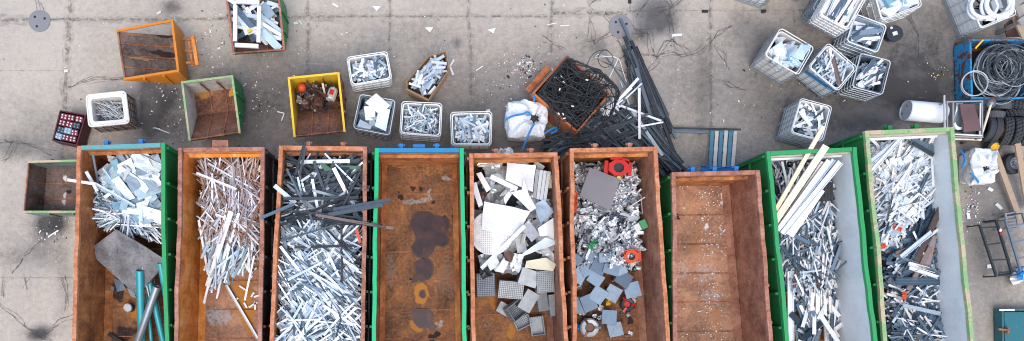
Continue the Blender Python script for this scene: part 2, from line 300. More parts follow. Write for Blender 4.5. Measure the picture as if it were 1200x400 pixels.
# ------------------------------------------------------------------ mesh helpers
class MB:
    def __init__(s): s.v = []; s.f = []; s.mi = []; s.cur = 0
    def add(s, vs, fs, m=None):
        o = len(s.v)
        s.v += [tuple(m @ Vector(v)) for v in vs] if m is not None else [tuple(v) for v in vs]
        s.f += [tuple(i + o for i in f) for f in fs]; s.mi += [s.cur] * len(fs); return s
    def box(s, c, d, rz=0.0, m=None):
        x, y, z = d[0] / 2, d[1] / 2, d[2] / 2
        vs = [(-x, -y, -z), (x, -y, -z), (x, y, -z), (-x, y, -z), (-x, -y, z), (x, -y, z), (x, y, z), (-x, y, z)]
        mm = Matrix.Translation(c) @ Matrix.Rotation(rz, 4, 'Z')
        return s.add(vs, BOXF, m @ mm if m else mm)
    def prism(s, top, bot):
        n = len(top); fs = [tuple(range(n)), tuple(range(2 * n - 1, n - 1, -1))]
        fs += [(i, n + i, n + (i + 1) % n, (i + 1) % n) for i in range(n)]
        return s.add(list(top) + list(bot), fs)
    def slab(s, pts, t):   # polygon extruded along its normal
        pts = [Vector(p) for p in pts]; n = (pts[1] - pts[0]).cross(pts[2] - pts[0]).normalized() * t
        return s.prism(pts, [p - n for p in pts])
    def beam(s, a, b, w, h, up=Vector((0, 0, 1))):
        a = Vector(a); b = Vector(b); d = (b - a).normalized(); sd_ = d.cross(up)
        if sd_.length < 1e-4: sd_ = d.cross(Vector((0, 1, 0)))
        sd_.normalize(); u = sd_.cross(d) * h / 2; q = sd_ * w / 2
        vs = [a - q - u, a + q - u, a + q + u, a - q + u, b - q - u, b + q - u, b + q + u, b - q + u]
        return s.add(vs, [(0, 1, 2, 3), (7, 6, 5, 4), (0, 4, 5, 1), (1, 5, 6, 2), (2, 6, 7, 3), (3, 7, 4, 0)])
    def tube(s, pts, r, n=6, closed=False):
        pts = [Vector(p) for p in pts]; k = len(pts); vs = []; up = Vector((0, 0, 1))
        for i, p in enumerate(pts):
            a = pts[(i - 1) % k] if closed or i > 0 else p; b = pts[(i + 1) % k] if closed or i < k - 1 else p
            d = (b - a).normalized(); x = d.cross(up)
            if x.length < 0.05: x = d.cross(Vector((0.3, 1, 0)))
            x.normalize(); y = x.cross(d)
            vs += [p + (x * math.cos(2 * PI * j / n) + y * math.sin(2 * PI * j / n)) * r for j in range(n)]
        fs = []
        for i in range(k if closed else k - 1):
            a, b = i * n, ((i + 1) % k) * n
            fs += [(a + j, a + (j + 1) % n, b + (j + 1) % n, b + j) for j in range(n)]
        if not closed: fs += [tuple(range(n - 1, -1, -1)), tuple(range((k - 1) * n, k * n))]
        return s.add(vs, fs)
    def lathe(s, prof, m=None, n=32, closed=False, lug=None):
        vs = []; k = len(prof)
        for j in range(n):
            a = 2 * PI * j / n
            for i, (r, z) in enumerate(prof):
                rr = r + (lug(i, j) if lug else 0)
                vs.append((rr * math.cos(a), rr * math.sin(a), z))
        fs = []
        for j in range(n):
            b = ((j + 1) % n) * k; a = j * k
            for i in range(k if closed else k - 1):
                i2 = (i + 1) % k; fs.append((a + i, b + i, b + i2, a + i2))
        return s.add(vs, fs, m)
    def disc(s, c, r, t, n=24, m=None):
        top = [Vector((c[0] + r * math.cos(2 * PI * i / n), c[1] + r * math.sin(2 * PI * i / n), c[2] + t)) for i in range(n)]
        bot = [p - Vector((0, 0, t)) for p in top]
        if m: top = [m @ p for p in top]; bot = [m @ p for p in bot]
        return s.prism(top, bot)
    def build(s, name, mats, parent=None, smooth=False, origin=None):
        me = bpy.data.meshes.new(name)
        if parent is not None: org = ORG[parent.name]
        elif origin is not None: org = Vector(origin)
        else:
            n = max(1, len(s.v)); org = Vector((sum(v[0] for v in s.v) / n, sum(v[1] for v in s.v) / n, min(v[2] for v in s.v)))
        me.from_pydata([(v[0] - org.x, v[1] - org.y, v[2] - org.z) for v in s.v], [], s.f)
        mats = mats if isinstance(mats, (list, tuple)) else [mats]
        for m in mats: me.materials.append(M[m] if isinstance(m, str) else m)
        if any(s.mi): me.polygons.foreach_set('material_index', s.mi)
        if smooth: me.polygons.foreach_set('use_smooth', [True] * len(me.polygons))
        me.update()
        o = bpy.data.objects.new(name, me); COL.objects.link(o)
        if parent is not None: o.parent = parent; ORG[o.name] = org
        else: o.location = org; ORG[o.name] = org
        return o
ORG = {}
BOXF = [(3, 2, 1, 0), (4, 5, 6, 7), (0, 1, 5, 4), (1, 2, 6, 5), (2, 3, 7, 6), (3, 0, 4, 7)]

def tag(o, label=None, cat=None, group=None, kind=None):
    if label: o['label'] = label
    if cat: o['category'] = cat
    if group: o['group'] = group
    if kind: o['kind'] = kind
    return o
def thing(name, label, cat, loc, group=None):
    o = bpy.data.objects.new(name, None); COL.objects.link(o); o.location = loc; o.empty_display_size = 0.2
    ORG[o.name] = Vector(loc); return tag(o, label, cat, group)

def profile(sec, n=1, bend=0.0, twist=0.0, closed=True, sag=0.0):
    """extrude a (y,z) section along x from -.5 to .5"""
    vs = []; k = len(sec)
    for i in range(n + 1):
        x = i / n - 0.5; b = bend * (4 * x * x - 1); g = sag * (4 * x * x - 1); c, s_ = math.cos(twist * x), math.sin(twist * x)
        vs += [(x, y * c - z * s_ + b, y * s_ + z * c + g) for y, z in sec]
    fs = []
    for i in range(n):
        a, b = i * k, (i + 1) * k
        fs += [(a + (j + 1) % k, a + j, b + j, b + (j + 1) % k) for j in range(k)]
    fs += [tuple(range(k)), tuple(range((n + 1) * k - 1, n * k - 1, -1))]
    return vs, fs
SQ = [(-.5, -.5), (.5, -.5), (.5, .5), (-.5, .5)]
US = [(-.5, -.5), (.5, -.5), (.5, .5), (.38, .5), (.38, -.25), (-.38, -.25), (-.38, .5), (-.5, .5)]
UD = [(-.5, .5), (-.5, -.5), (-.38, -.5), (-.38, .25), (.38, .25), (.38, -.5), (.5, -.5), (.5, .5)]
LS = [(-.5, -.5), (.5, -.5), (.5, -.3), (-.36, -.3), (-.36, .5), (-.5, .5)]
HS = [(-.5, -.5), (.5, -.5), (.5, -.2), (.15, -.2), (.15, .2), (.5, .2), (.5, .5), (-.5, .5), (-.5, .2), (-.15, .2), (-.15, -.2), (-.5, -.2)]
RB = [(-.5, -.5), (.5, -.5)] + [(.5 - i / 10, .5 if i % 2 == 0 else .05) for i in range(11)]
UNIT = {'flat': profile(SQ), 'chan': profile(US), 'chand': profile(UD), 'angle': profile(LS), 'h': profile(HS),
        'bent': profile(SQ, 8, 0.9, 0), 'curl': profile(SQ, 10, 0.6, 0, True, 2.5), 'twist': profile(SQ, 8, 0.2, 1.0), 'rib': profile(RB),
        'bentc': profile(US, 8, -0.7, 0.2)}
def round_sec(n=10): return [(.5 * math.cos(2 * PI * i / n), .5 * math.sin(2 * PI * i / n)) for i in range(n)]
UNIT['rod'] = profile(round_sec())
def ring_tube(n=14):
    vs = []; fs = []
    for x in (-.5, .5):
        for r in (.5, .41):
            vs += [(x, r * math.cos(2 * PI * i / n), r * math.sin(2 * PI * i / n)) for i in range(n)]
    for i in range(n):
        j = (i + 1) % n
        fs += [(i, j, 2 * n + j, 2 * n + i), (n + j, n + i, 3 * n + i, 3 * n + j), (j, i, n + i, n + j), (2 * n + i, 2 * n + j, 3 * n + j, 3 * n + i)]
    return vs, fs
UNIT['pipe'] = ring_tube()
def crumple(seed):
    r = random.Random(seed); vs = []; fs = []; n = 5
    for i in range(n + 1):
        for j in range(n + 1):
            vs.append((i / n - .5 + r.uniform(-.07, .07), j / n - .5 + r.uniform(-.07, .07), r.uniform(-.5, .5) * (1 if (i + j) % 2 else .35)))
    for i in range(n):
        for j in range(n):
            a = i * (n + 1) + j; fs.append((a, a + n + 1, a + n + 2, a + 1))
    return vs, fs
for q in range(4): UNIT['crumple%d' % q] = crumple(q)
def dented(seed):
    r = random.Random(seed + 90); n = 6; top = []; cj = [[r.uniform(-.07, .07) for _ in range(2)] for _ in range(4)]; a, b, c_ = (r.uniform(-2.2, 2.2) for _ in range(3))
    for i in range(n + 1):
        for j in range(n + 1):
            u, v = i / n, j / n; x, y = u - .5, v - .5
            k = ((1 - u) * (1 - v), u * (1 - v), u * v, (1 - u) * v)
            x += sum(k[m] * cj[m][0] for m in range(4)); y += sum(k[m] * cj[m][1] for m in range(4))
            z = a * (x * x - .1) + b * x * y + c_ * abs(x + .3 * y) + 1.1 * noise.noise(Vector((x * 3, y * 3, seed * 1.7)))
            top.append((x, y, z))
    m = len(top); vs = top + [(x, y, z - 1) for x, y, z in top]; fs = []; w_ = n + 1
    for i in range(n):
        for j in range(n):
            q = i * w_ + j; f = (q, q + w_, q + w_ + 1, q + 1); fs += [f, tuple(m + t for t in f[::-1])]
    for i in range(n):
        for p, q in ((i * w_, (i + 1) * w_), ((i + 1) * w_ + n, i * w_ + n), (i + 1, i), (n * w_ + i, n * w_ + i + 1)): fs.append((p, q, m + q, m + p))
    return vs, fs
for q in range(4): UNIT['dent%d' % q] = dented(q)
def foldplate(seed):
    r = random.Random(seed + 50); k = r.uniform(-.2, .3); h = r.uniform(1.5, 5)
    top = [(-.5, -.5, .5), (k, -.5, .5), (.5, -.5, h), (.5, .5, h * r.uniform(.6, 1)), (k, .5, .5), (-.5, .5, .5)]
    vs = top + [(x, y, z - 1) for x, y, z in top]
    fs = [(0, 1, 4, 5), (1, 2, 3, 4), (11, 10, 7, 6), (10, 9, 8, 7)] + [(i, 6 + i, 6 + (i + 1) % 6, (i + 1) % 6) for i in range(6)]
    return vs, fs
for q in range(3): UNIT['fold%d' % q] = foldplate(q)

MESH = {}
def unit_mesh(var, mat, name):
    k = (var, mat, name)
    if k not in MESH:
        me = bpy.data.meshes.new(name); me.from_pydata(*[UNIT[var][0], [], UNIT[var][1]])
        me.materials.append(M[mat]); me.update()
        if var in ('rod', 'pipe'): me.polygons.foreach_set('use_smooth', [len(p.vertices) == 4 for p in me.polygons])
        MESH[k] = me
    return MESH[k]
def put(name, var, mat, mtx, label, cat, group=None):
    o = bpy.data.objects.new(name, unit_mesh(var, mat, name)); COL.objects.link(o); o.matrix_world = mtx
    return tag(o, label, cat, group)
def pose(c, yaw, pitch, roll, d):
    return Matrix.Translation(c) @ Matrix.Rotation(yaw, 4, 'Z') @ Matrix.Rotation(pitch, 4, 'Y') @ Matrix.Rotation(roll, 4, 'X') @ Matrix.Diagonal((*d, 1))
def stick(name, p0, z0, p1, z1, wd, th, var, mat, label, cat, group=None, roll=0.0):
    a = P(*p0, z0); b = P(*p1, z1); d = b - a
    return put(name, var, mat, pose((a + b) / 2, math.atan2(d.y, d.x), -math.atan2(d.z, math.hypot(d.x, d.y)), roll, (d.length, wd, th)), label, cat, group)
def sheet(name, quad, zs, t, mat, label, cat, group=None, warp=.15):
    if not isinstance(zs, (list, tuple)): zs = [zs] * len(quad)
    top = [P(*q, z) for q, z in zip(quad, zs)]
    if sum((top[i].x * top[(i + 1) % len(top)].y - top[(i + 1) % len(top)].x * top[i].y) for i in range(len(top))) < 0: top.reverse()
    mb = MB(); c = sum(top, Vector()) / len(top)
    if len(top) == 4 and (top[0] - top[2]).length > .5:
        n = 8; g = []; sd_ = R.uniform(0, 50)
        for i in range(n + 1):
            for j in range(n + 1):
                p = top[0].lerp(top[1], i / n).lerp(top[3].lerp(top[2], i / n), j / n)
                g.append(p + Vector((0, 0, warp * noise.noise(Vector((p.x * 1.6 + sd_, p.y * 1.6, sd_))))) + Vector((noise.noise(p * 2.1) * .02, noise.noise(p * 2.1 + Vector((5, 5, 5))) * .02, 0)))
        k = n + 1; m = len(g); fs = []
        for i in range(n):
            for j in range(n): q = i * k + j; f = (q, q + k, q + k + 1, q + 1); fs += [f, tuple(m + t_ for t_ in f[::-1])]
        for i in range(n):
            for p, q in ((i * k, (i + 1) * k), ((i + 1) * k + n, i * k + n), (i + 1, i), (n * k + i, n * k + i + 1)): fs.append((q, p, m + p, m + q))
        mb.add(g + [p - Vector((0, 0, t)) for p in g], fs)
    else: mb.prism(top, [p - Vector((0, 0, t)) for p in top])
    return tag(mb.build(name, mat), label, cat, group)

# ------------------------------------------------------------------ polygons and heaps
def inside(p, poly):
    c = False; n = len(poly); j = n - 1
    for i in range(n):
        a, b = poly[i], poly[j]
        if (a.y > p.y) != (b.y > p.y) and p.x < (b.x - a.x) * (p.y - a.y) / (b.y - a.y) + a.x: c = not c
        j = i
    return c
def edge_dist(p, poly):
    best = 9; n = len(poly)
    for i in range(n):
        a = poly[i].xy; b = poly[(i + 1) % n].xy; d = b - a; t = max(0, min(1, (p.xy - a).dot(d) / max(1e-9, d.length_squared)))
        best = min(best, (p.xy - a - d * t).length)
    return best
def rrange(r, ab): return r.uniform(ab[0], ab[1])

def heap(poly, z0, zb, n_ind, n_stuff, spec, mat, name, label, cat, group, stuff_label, seed, fill='fill', stuff_name='scrap_heap', bumps=0.12, edge=0.25):
    r = random.Random(seed)
    W = [p if isinstance(p, Vector) else P(*p, z0) for p in poly]
    x0, x1 = min(p.x for p in W), max(p.x for p in W); y0, y1 = min(p.y for p in W), max(p.y for p in W)
    def top(x, y):
        d = edge_dist(Vector((x, y, 0)), W); k = min(1, d / edge)
        return zb + (z0 - zb) * (0.45 + 0.55 * k) + bumps * (noise.noise(Vector((x * 1.7, y * 1.7, seed * 3.1)))) * k
    specs = spec if isinstance(spec, list) else [spec]
    def sample(sp, big):
        L = rrange(r, sp['l']); L = max(L, rrange(r, sp['l'])) if big else L
        for t in range(40):
            c = Vector((r.uniform(x0, x1), r.uniform(y0, y1), 0))
            if not inside(c, W): continue
            yw = sp.get('yaw')
            a = r.uniform(0, PI) if yw is None else (yw(c.x, c.y, r) if callable(yw) else r.gauss(math.radians(yw[0]), math.radians(yw[1])))
            e = Vector((math.cos(a), math.sin(a), 0)) * L / 2
            if inside(c + e * .78, W) and inside(c - e * .78, W): return c, a, L
            if t > 15: L *= 0.9
        return None
    mb = MB(); mats = [mat if isinstance(mat, str) else mat[0]]
    mlist = [sp.get('mat', mats[0]) for sp in specs]
    slots = []
    for m_ in mlist:
        if m_ not in slots: slots.append(m_)
    if fill:
        mb.cur = len(slots); st = 0.12 if (x1 - x0) > 1.3 else 0.07
        nx = max(2, int((x1 - x0) / st)); ny = max(2, int((y1 - y0) / st)); idx = {}; vs = []; fs = []
        for i in range(nx + 1):
            for j in range(ny + 1):
                x = x0 + (x1 - x0) * i / nx; y = y0 + (y1 - y0) * j / ny
                ins = inside(Vector((x, y, 0)), W)
                idx[i, j] = (len(vs), ins); vs.append((x, y, (top(x, y) - 0.20 + r.uniform(-.03, .03)) if ins else zb + .01))
        for i in range(nx):
            for j in range(ny):
                q = [idx[i, j], idx[i + 1, j], idx[i + 1, j + 1], idx[i, j + 1]]
                if sum(b for _, b in q) >= 3: fs.append(tuple(a for a, _ in q))
        mb.add(vs, fs); mb.cur = 0
    for k in range(n_stuff):
        si = r.randrange(len(specs)) if len(specs) == 1 else r.choices(range(len(specs)), [s_.get('p', 1) for s_ in specs])[0]
        sp = specs[si]; q = sample(sp, False)
        if not q: continue
        c, a, L = q; z = top(c.x, c.y) - 0.01 - sp.get('deep', .22) * r.random() ** 1.5 + r.uniform(0, .05)
        d = (L, rrange(r, sp['w']), rrange(r, sp['t'])); v = r.choice(sp['var'])
        mb.cur = slots.index(mlist[si])
        mb.add(*UNIT[v], pose((c.x, c.y, z), a, math.radians(r.gauss(0, sp.get('pitch', 7))), math.radians(r.gauss(0, sp.get('roll', 18))), d))
    if mb.v:
        o = mb.build(stuff_name, slots + ([fill] if fill else [])); tag(o, stuff_label, 'scrap heap', None, 'stuff')
    for k in range(n_ind):
        sp = specs[r.choices(range(len(specs)), [s_.get('p', 1) for s_ in specs])[0]]; q = sample(sp, True)
        if not q: continue
        c, a, L = q; z = top(c.x, c.y) + 0.02 + 0.10 * k / max(1, n_ind) + r.uniform(-.02, .02)
        d = (L, rrange(r, sp['w']) * 1.1, rrange(r, sp['t'])); v = r.choice(sp['var'])
        nm, lb, ct, gp = sp.get('name', name), sp.get('label', label), sp.get('cat', cat), sp.get('group', group)
        put(nm, v, sp.get('mat', mats[0]), pose((c.x, c.y, z), a, math.radians(r.gauss(0, sp.get('pitch', 7))), math.radians(r.gauss(0, sp.get('roll', 14))), d), lb, ct, gp)
# ------------------------------------------------------------------ ground
def fbm(x, y, o=4, s=1.0):
    v = 0; a = .5
    for i in range(o): v += a * noise.noise(Vector((x * s, y * s, 3.7 + i))); a *= .5; s *= 2.1
    return v
# stains, plus soft shade behind the containers painted as darker ground: (px, py, rx, ry, amount)
DIRT_SHADE = [(430, 130, 150, 60, .42), (590, 120, 70, 60, .40), (330, 120, 50, 50, .35), (250, 120, 60, 45, .45), (173, 122, 9, 32, 1.5), (190, 112, 22, 26, .85), (202, 8, 12, 8, .7),
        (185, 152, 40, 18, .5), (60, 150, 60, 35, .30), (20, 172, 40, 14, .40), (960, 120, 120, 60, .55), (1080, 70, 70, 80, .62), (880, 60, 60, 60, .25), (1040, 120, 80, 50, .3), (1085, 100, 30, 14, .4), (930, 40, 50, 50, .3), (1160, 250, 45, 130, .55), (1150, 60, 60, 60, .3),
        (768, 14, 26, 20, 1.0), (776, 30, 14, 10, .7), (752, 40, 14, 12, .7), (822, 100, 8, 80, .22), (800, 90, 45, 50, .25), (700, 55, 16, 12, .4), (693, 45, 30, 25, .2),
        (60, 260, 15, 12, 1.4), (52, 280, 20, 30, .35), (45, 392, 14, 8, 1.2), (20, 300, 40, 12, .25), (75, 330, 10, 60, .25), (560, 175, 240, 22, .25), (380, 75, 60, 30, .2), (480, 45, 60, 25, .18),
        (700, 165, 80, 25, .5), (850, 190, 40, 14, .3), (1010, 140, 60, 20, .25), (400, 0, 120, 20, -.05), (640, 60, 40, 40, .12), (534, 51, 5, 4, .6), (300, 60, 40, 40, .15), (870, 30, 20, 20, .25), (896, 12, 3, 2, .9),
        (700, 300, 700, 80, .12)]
def dirt_dark(px, py):  # sums ground stains and painted shade at one spot
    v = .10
    for x, y, rx, ry, a in DIRT_SHADE:
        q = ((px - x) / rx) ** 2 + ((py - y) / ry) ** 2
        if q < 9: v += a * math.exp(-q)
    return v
xs = [-600, -80, -24] + [-14.4 + .12 * i for i in range(270)] + [26, 80, 600]
ys = [-600, -80, -12] + [-3.0 + .12 * i for i in range(110)] + [14, 80, 600]
vs = []; at = []
for y in ys:
    for x in xs:
        near = -14.5 < x < 18.1 and -3.1 < y < 10.3
        vs.append((x, y, 0.0)); px = NX + x * 42; py = NY - y * 42
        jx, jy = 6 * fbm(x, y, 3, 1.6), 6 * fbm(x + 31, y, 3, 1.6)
        at.append((dirt_dark(px + jx, py + jy) + .22 * fbm(x, y, 4, .45)) if near else .25)
nx_ = len(xs)
fs = [(j * nx_ + i, j * nx_ + i + 1, (j + 1) * nx_ + i + 1, (j + 1) * nx_ + i) for j in range(len(ys) - 1) for i in range(nx_ - 1)]
me = bpy.data.meshes.new('ground'); me.from_pydata(vs, [], fs)
a_ = me.attributes.new('dirt', 'FLOAT', 'POINT'); a_.data.foreach_set('value', at)  # darkens the concrete colour: yard stains together with painted container shade
def ground_mat():
    s = NT('concrete_yard'); p = s.pos()
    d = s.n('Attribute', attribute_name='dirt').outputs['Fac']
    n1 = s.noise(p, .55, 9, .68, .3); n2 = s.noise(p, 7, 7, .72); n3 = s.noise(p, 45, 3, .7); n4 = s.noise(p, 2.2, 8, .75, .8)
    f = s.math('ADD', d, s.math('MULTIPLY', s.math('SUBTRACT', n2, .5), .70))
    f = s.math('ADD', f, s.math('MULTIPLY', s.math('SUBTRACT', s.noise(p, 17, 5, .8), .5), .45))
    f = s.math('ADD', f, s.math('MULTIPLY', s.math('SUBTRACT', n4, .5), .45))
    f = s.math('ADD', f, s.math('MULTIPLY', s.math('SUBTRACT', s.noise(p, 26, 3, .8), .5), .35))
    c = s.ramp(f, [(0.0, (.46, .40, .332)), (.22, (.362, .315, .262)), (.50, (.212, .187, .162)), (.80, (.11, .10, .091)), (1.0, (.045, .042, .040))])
    c = s.mix(s.math('MULTIPLY', s.step(n1, .45, .65), .28), c, (.315, .30, .29))
    sp = s.step(n3, .60, .72); c = s.mix(s.math('MULTIPLY', sp, .30), c, (.10, .097, .095))
    sp2 = s.step(s.noise(p, 30, 4, .75), .64, .70); c = s.mix(s.math('MULTIPLY', sp2, .35), c, (.50, .48, .45))
    # spots of old oil and light scuffs
    o = s.step(s.noise(p, 1.7, 6, .8, 1.5), .66, .72); c = s.mix(s.math('MULTIPLY', o, .40), c, (.07, .068, .068))
    sc_ = s.step(s.noise(s.map(p, (.6, 9, 1)), 1.3, 4, .6, .4), .66, .74); c = s.mix(s.math('MULTIPLY', sc_, .22), c, (.48, .46, .43))
    ru = s.step(s.noise(p, .8, 5, .7, .5), .70, .76); c = s.mix(s.math('MULTIPLY', ru, .25), c, (.30, .19, .11))
    s.bump(s.math('ADD', n2, s.math('MULTIPLY', n3, .4)), .35, .012)
    return s.fin(c, s.math('ADD', .62, s.math('MULTIPLY', n4, .3)), 0, .3)
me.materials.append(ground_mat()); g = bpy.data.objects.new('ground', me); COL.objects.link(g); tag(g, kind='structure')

def crack_mat(name, col, keep, amt=.8):
    s = NT(name); p = s.pos(); n = s.noise(p, 6, 6, .75, .5)
    k = s.step(n, keep - .12, keep + .16); tr = s.n('BsdfTransparent'); mx = s.n('MixShader')
    s.fin(s.mix(n, col, tuple(x * .6 for x in col)), .9, 0, .2)
    s.l(s.math('MULTIPLY', k, amt), mx.inputs[0]); s.l(tr.outputs[0], mx.inputs[1]); s.l(s.b.outputs[0], mx.inputs[2]); s.l(mx.outputs[0], s.out.inputs['Surface'])
    return s.m
def ribbons(name, lines, mat, z, jit):
    mb = MB()
    for pts, wd in lines:
        W = [P(*p, 0) for p in pts]; q = []
        for a, b in zip(W, W[1:]):
            n = max(1, int((b - a).length / .10))
            for i in range(n): q.append(a.lerp(b, i / n))
        q.append(W[-1])
        L = []
        for i, p in enumerate(q):
            d = (q[min(i + 1, len(q) - 1)] - q[max(i - 1, 0)]).normalized(); nr = Vector((-d.y, d.x, 0))
            o = jit * fbm(p.x * 3, p.y * 3, 3, 1.3); h = wd / 2 * R.uniform(.55, 1.3)
            L += [p + nr * (o + h) + Vector((0, 0, z)), p + nr * (o - h) + Vector((0, 0, z))]
        mb.add(L, [(2 * i, 2 * i + 1, 2 * i + 3, 2 * i + 2) for i in range(len(q) - 1)])
    return tag(mb.build(name, mat, origin=(0, 0, 0)), kind='structure')
joints = [([(0, 23.5), (36, 23.5)], .11), ([(57, 23), (210, 23)], .07), ([(210, 23), (345, 20)], .05), ([(345, 20), (392, 20)], .09), ([(392, 19.5), (648, 19.5)], .045), ([(648, 15.5), (735, 15.5)], .10), ([(735, 13), (1000, 12)], .045),
          ([(82, 0), (80, 50), (77, 100), (74, 190)], .12), ([(361, 0), (361, 120)], .07), ([(457, 0), (456, 60)], .05), ([(549, 0), (552, 60), (552, 112)], .06), ([(646, 0), (646, 62)], .07),
          ([(738, 0), (738, 15)], .05), ([(832, 0), (833, 120), (834, 196)], .06), ([(0, 83), (76, 83)], .035), ([(0, 325.5), (88, 325.5)], .04), ([(930, 12), (932, 60)], .04), ([(77, 102), (150, 92)], .03)]
ribbons('slab_joints', joints, crack_mat('joint_dirt', (.16, .142, .125), .52, .42), .004, .03)
ribbons('joint_borders', [(l, w_ * 2.6) for l, w_ in joints[:6] + joints[7:12] + joints[13:14]], crack_mat('joint_wear', (.22, .20, .18), .52, .3), .0085, .05)
cr = [[(760, 40), (763, 52), (768, 65)], [(768, 65), (778, 50), (790, 45)], [(768, 65), (790, 62), (806, 66)], [(768, 65), (750, 64), (735, 60)], [(768, 65), (772, 75), (760, 85), (750, 95)], [(806, 66), (798, 55), (785, 45), (783, 25), (784, 5), (778, 0)],
      [(806, 66), (820, 60), (835, 47)], [(760, 40), (745, 35), (738, 25)], [(745, 20), (752, 10), (760, 0)], [(708, 18), (715, 30), (722, 40), (728, 55)], [(690, 20), (693, 45), (697, 52), (715, 38)], [(693, 15), (690, 5), (700, 0)], [(833, 48), (845, 40), (858, 30)],
      [(840, 55), (850, 65), (852, 80)], [(0, 358), (20, 375), (45, 395), (60, 400)], [(45, 395), (70, 375), (86, 368)], [(60, 262), (50, 285), (30, 300), (15, 318)], [(0, 168), (20, 165), (40, 172), (60, 182)], [(72, 325), (78, 345), (76, 365)], [(30, 325), (31, 340)], [(2, 325), (4, 350)],
      [(80, 102), (110, 94), (150, 92)], [(45, 0), (48, 14)], [(770, 15), (790, 8), (800, 0)], [(735, 60), (720, 75)], [(835, 90), (850, 100), (870, 105)], [(640, 45), (660, 60)], [(700, 70), (735, 85)], [(20, 165), (10, 185), (0, 190)], [(1060, 10), (1075, 40), (1072, 70)], [(640, 165), (600, 172)]]
ribbons('ground_cracks', [(l, .034 if 700 < l[0][0] < 860 else .028) for l in cr], crack_mat('crack_dirt', (.12, .108, .096), .48, .55), .014, .06)
ribbons('hairline_cracks', [([(x + R.uniform(-6, 6), y + R.uniform(-5, 5)) for x, y in l], .018) for l in cr for _ in range(2)], crack_mat('hairline_dirt', (.12, .11, .105), .46), .018, .10)

def manhole(px, py, r, lab):
    t = thing('manhole_cover', lab, 'manhole cover', P(px, py, 0)); c = P(px, py, 0)
    mb = MB(); mb.disc((c.x, c.y, .005), r, .018, 40); ld = mb.build('lid', 'manhole', t)
    for a in (.4, 2.4, 4.3):
        q = MB(); q.disc((c.x + r * .55 * math.cos(a), c.y + r * .55 * math.sin(a), .0245), .035, .003, 10); q.build('lift_hole', 'pit', ld)
manhole(46.5, 25, .30, 'round grey manhole cover on bare concrete beside the orange hopper')
manhole(727, 31.5, .325, 'round grey manhole cover under the tip of the dark metal profiles')
dr = MB(); dr.box(P(826, 13.5, .008), (.17, .075, .012)); tag(dr.build('drain_slot', 'pit'), 'small black rectangular drain slot in the concrete joint', 'drain')
dr = MB(); dr.box(P(738, 2, .008), (.09, .11, .012)); tag(dr.build('drain_hole', 'pit'), 'small square black hole in the concrete at the top edge', 'drain')

# ------------------------------------------------------------------ big containers
ZR, ZF = 2.0, 0.2
def stain_grid(mb_name, quad, mat, parent, stains, z, n=(60, 150), bumpy=.012):
    a, b, c, d = quad; vs = []; col = []
    jit = lambda x, y: Vector((fbm(x * 1.5, y * 1.5, 3), fbm(x * 1.5 + 9, y * 1.5, 3), 0))
    st = [(P(px, py, z), .72 * r / FPX * (CAM_H - z), .72 * ry / FPX * (CAM_H - z), rgb, al) for px, py, r, ry, rgb, al in stains]
    for j in range(n[1] + 1):
        for i in range(n[0] + 1):
            u, v = i / n[0], j / n[1]; p = a.lerp(b, u).lerp(d.lerp(c, u), v)
            vs.append((p.x, p.y, z + bumpy * fbm(p.x * 2, p.y * 2, 3))); r_ = [0, 0, 0, 0]
            q = p + jit(p.x, p.y) * .30 + Vector((fbm(p.x * 9, p.y * 9, 2), fbm(p.x * 9 + 5, p.y * 9, 2), 0)) * .12
            for s_, rx, ry, rgb, al in st:
                e = ((q.x - s_.x) / rx) ** 2 + ((q.y - s_.y) / ry) ** 2
                if e < 1.6:
                    k = al * max(0, min(1, (1.6 - e) / .9))
                    if k > r_[3]: r_ = [*rgb, k]
            col.append(r_)
    k = n[0] + 1
    fs = [(j * k + i, (j + 1) * k + i, (j + 1) * k + i + 1, j * k + i + 1) for j in range(n[1]) for i in range(n[0])]
    mb = MB(); mb.add(vs, fs); o = mb.build(mb_name, mat, parent)
    at = o.data.attributes.new('stain', 'FLOAT_COLOR', 'POINT'); at.data.foreach_set('color', [x for c_ in col for x in c_])
    return o

def wall_slab(name, p0, p1, zb, zt, th, nrm, mat, parent, bulge=.02, chamfer=0):
    """dented steel wall; p0-p1 outer line, nrm points inwards"""
    p0 = Vector((p0.x, p0.y, 0)); p1 = Vector((p1.x, p1.y, 0)); L = (p1 - p0).length; nx = max(4, int(L / .12)); nz = 10; mb = MB()
    def g(off, flip):
        vs = []
        for i in range(nx + 1):
            for k in range(nz + 1):
                u = i / nx; z = zb + (zt - zb) * k / nz; p = p0.lerp(p1, u)
                e = min(1, 4 * u, 4 * (1 - u)) * min(1, 3 * k / nz, 3 * (1 - k / nz))
                dn = e * (bulge * fbm(p.x * 1.1 + p.y * 1.3, z * 1.6 + p0.x, 3) * 2 - bulge * .4 * abs(math.sin(PI * u * L / .85)))
                vs.append(p + nrm * (off + dn) + Vector((0, 0, z)))
        fs = []
        for i in range(nx):
            for k in range(nz):
                a = i * (nz + 1) + k; q = (a, a + nz + 1, a + nz + 2, a + 1); fs.append(q[::-1] if flip else q)
        mb.add(vs, fs)
    g(0, False); g(th, True)
    for z in (zb, zt):
        mb.add([p0 + Vector((0, 0, z)), p1 + Vector((0, 0, z)), p1 + nrm * th + Vector((0, 0, z)), p0 + nrm * th + Vector((0, 0, z))], [(0, 1, 2, 3)])
    return mb.build(name, mat, parent, smooth=True)

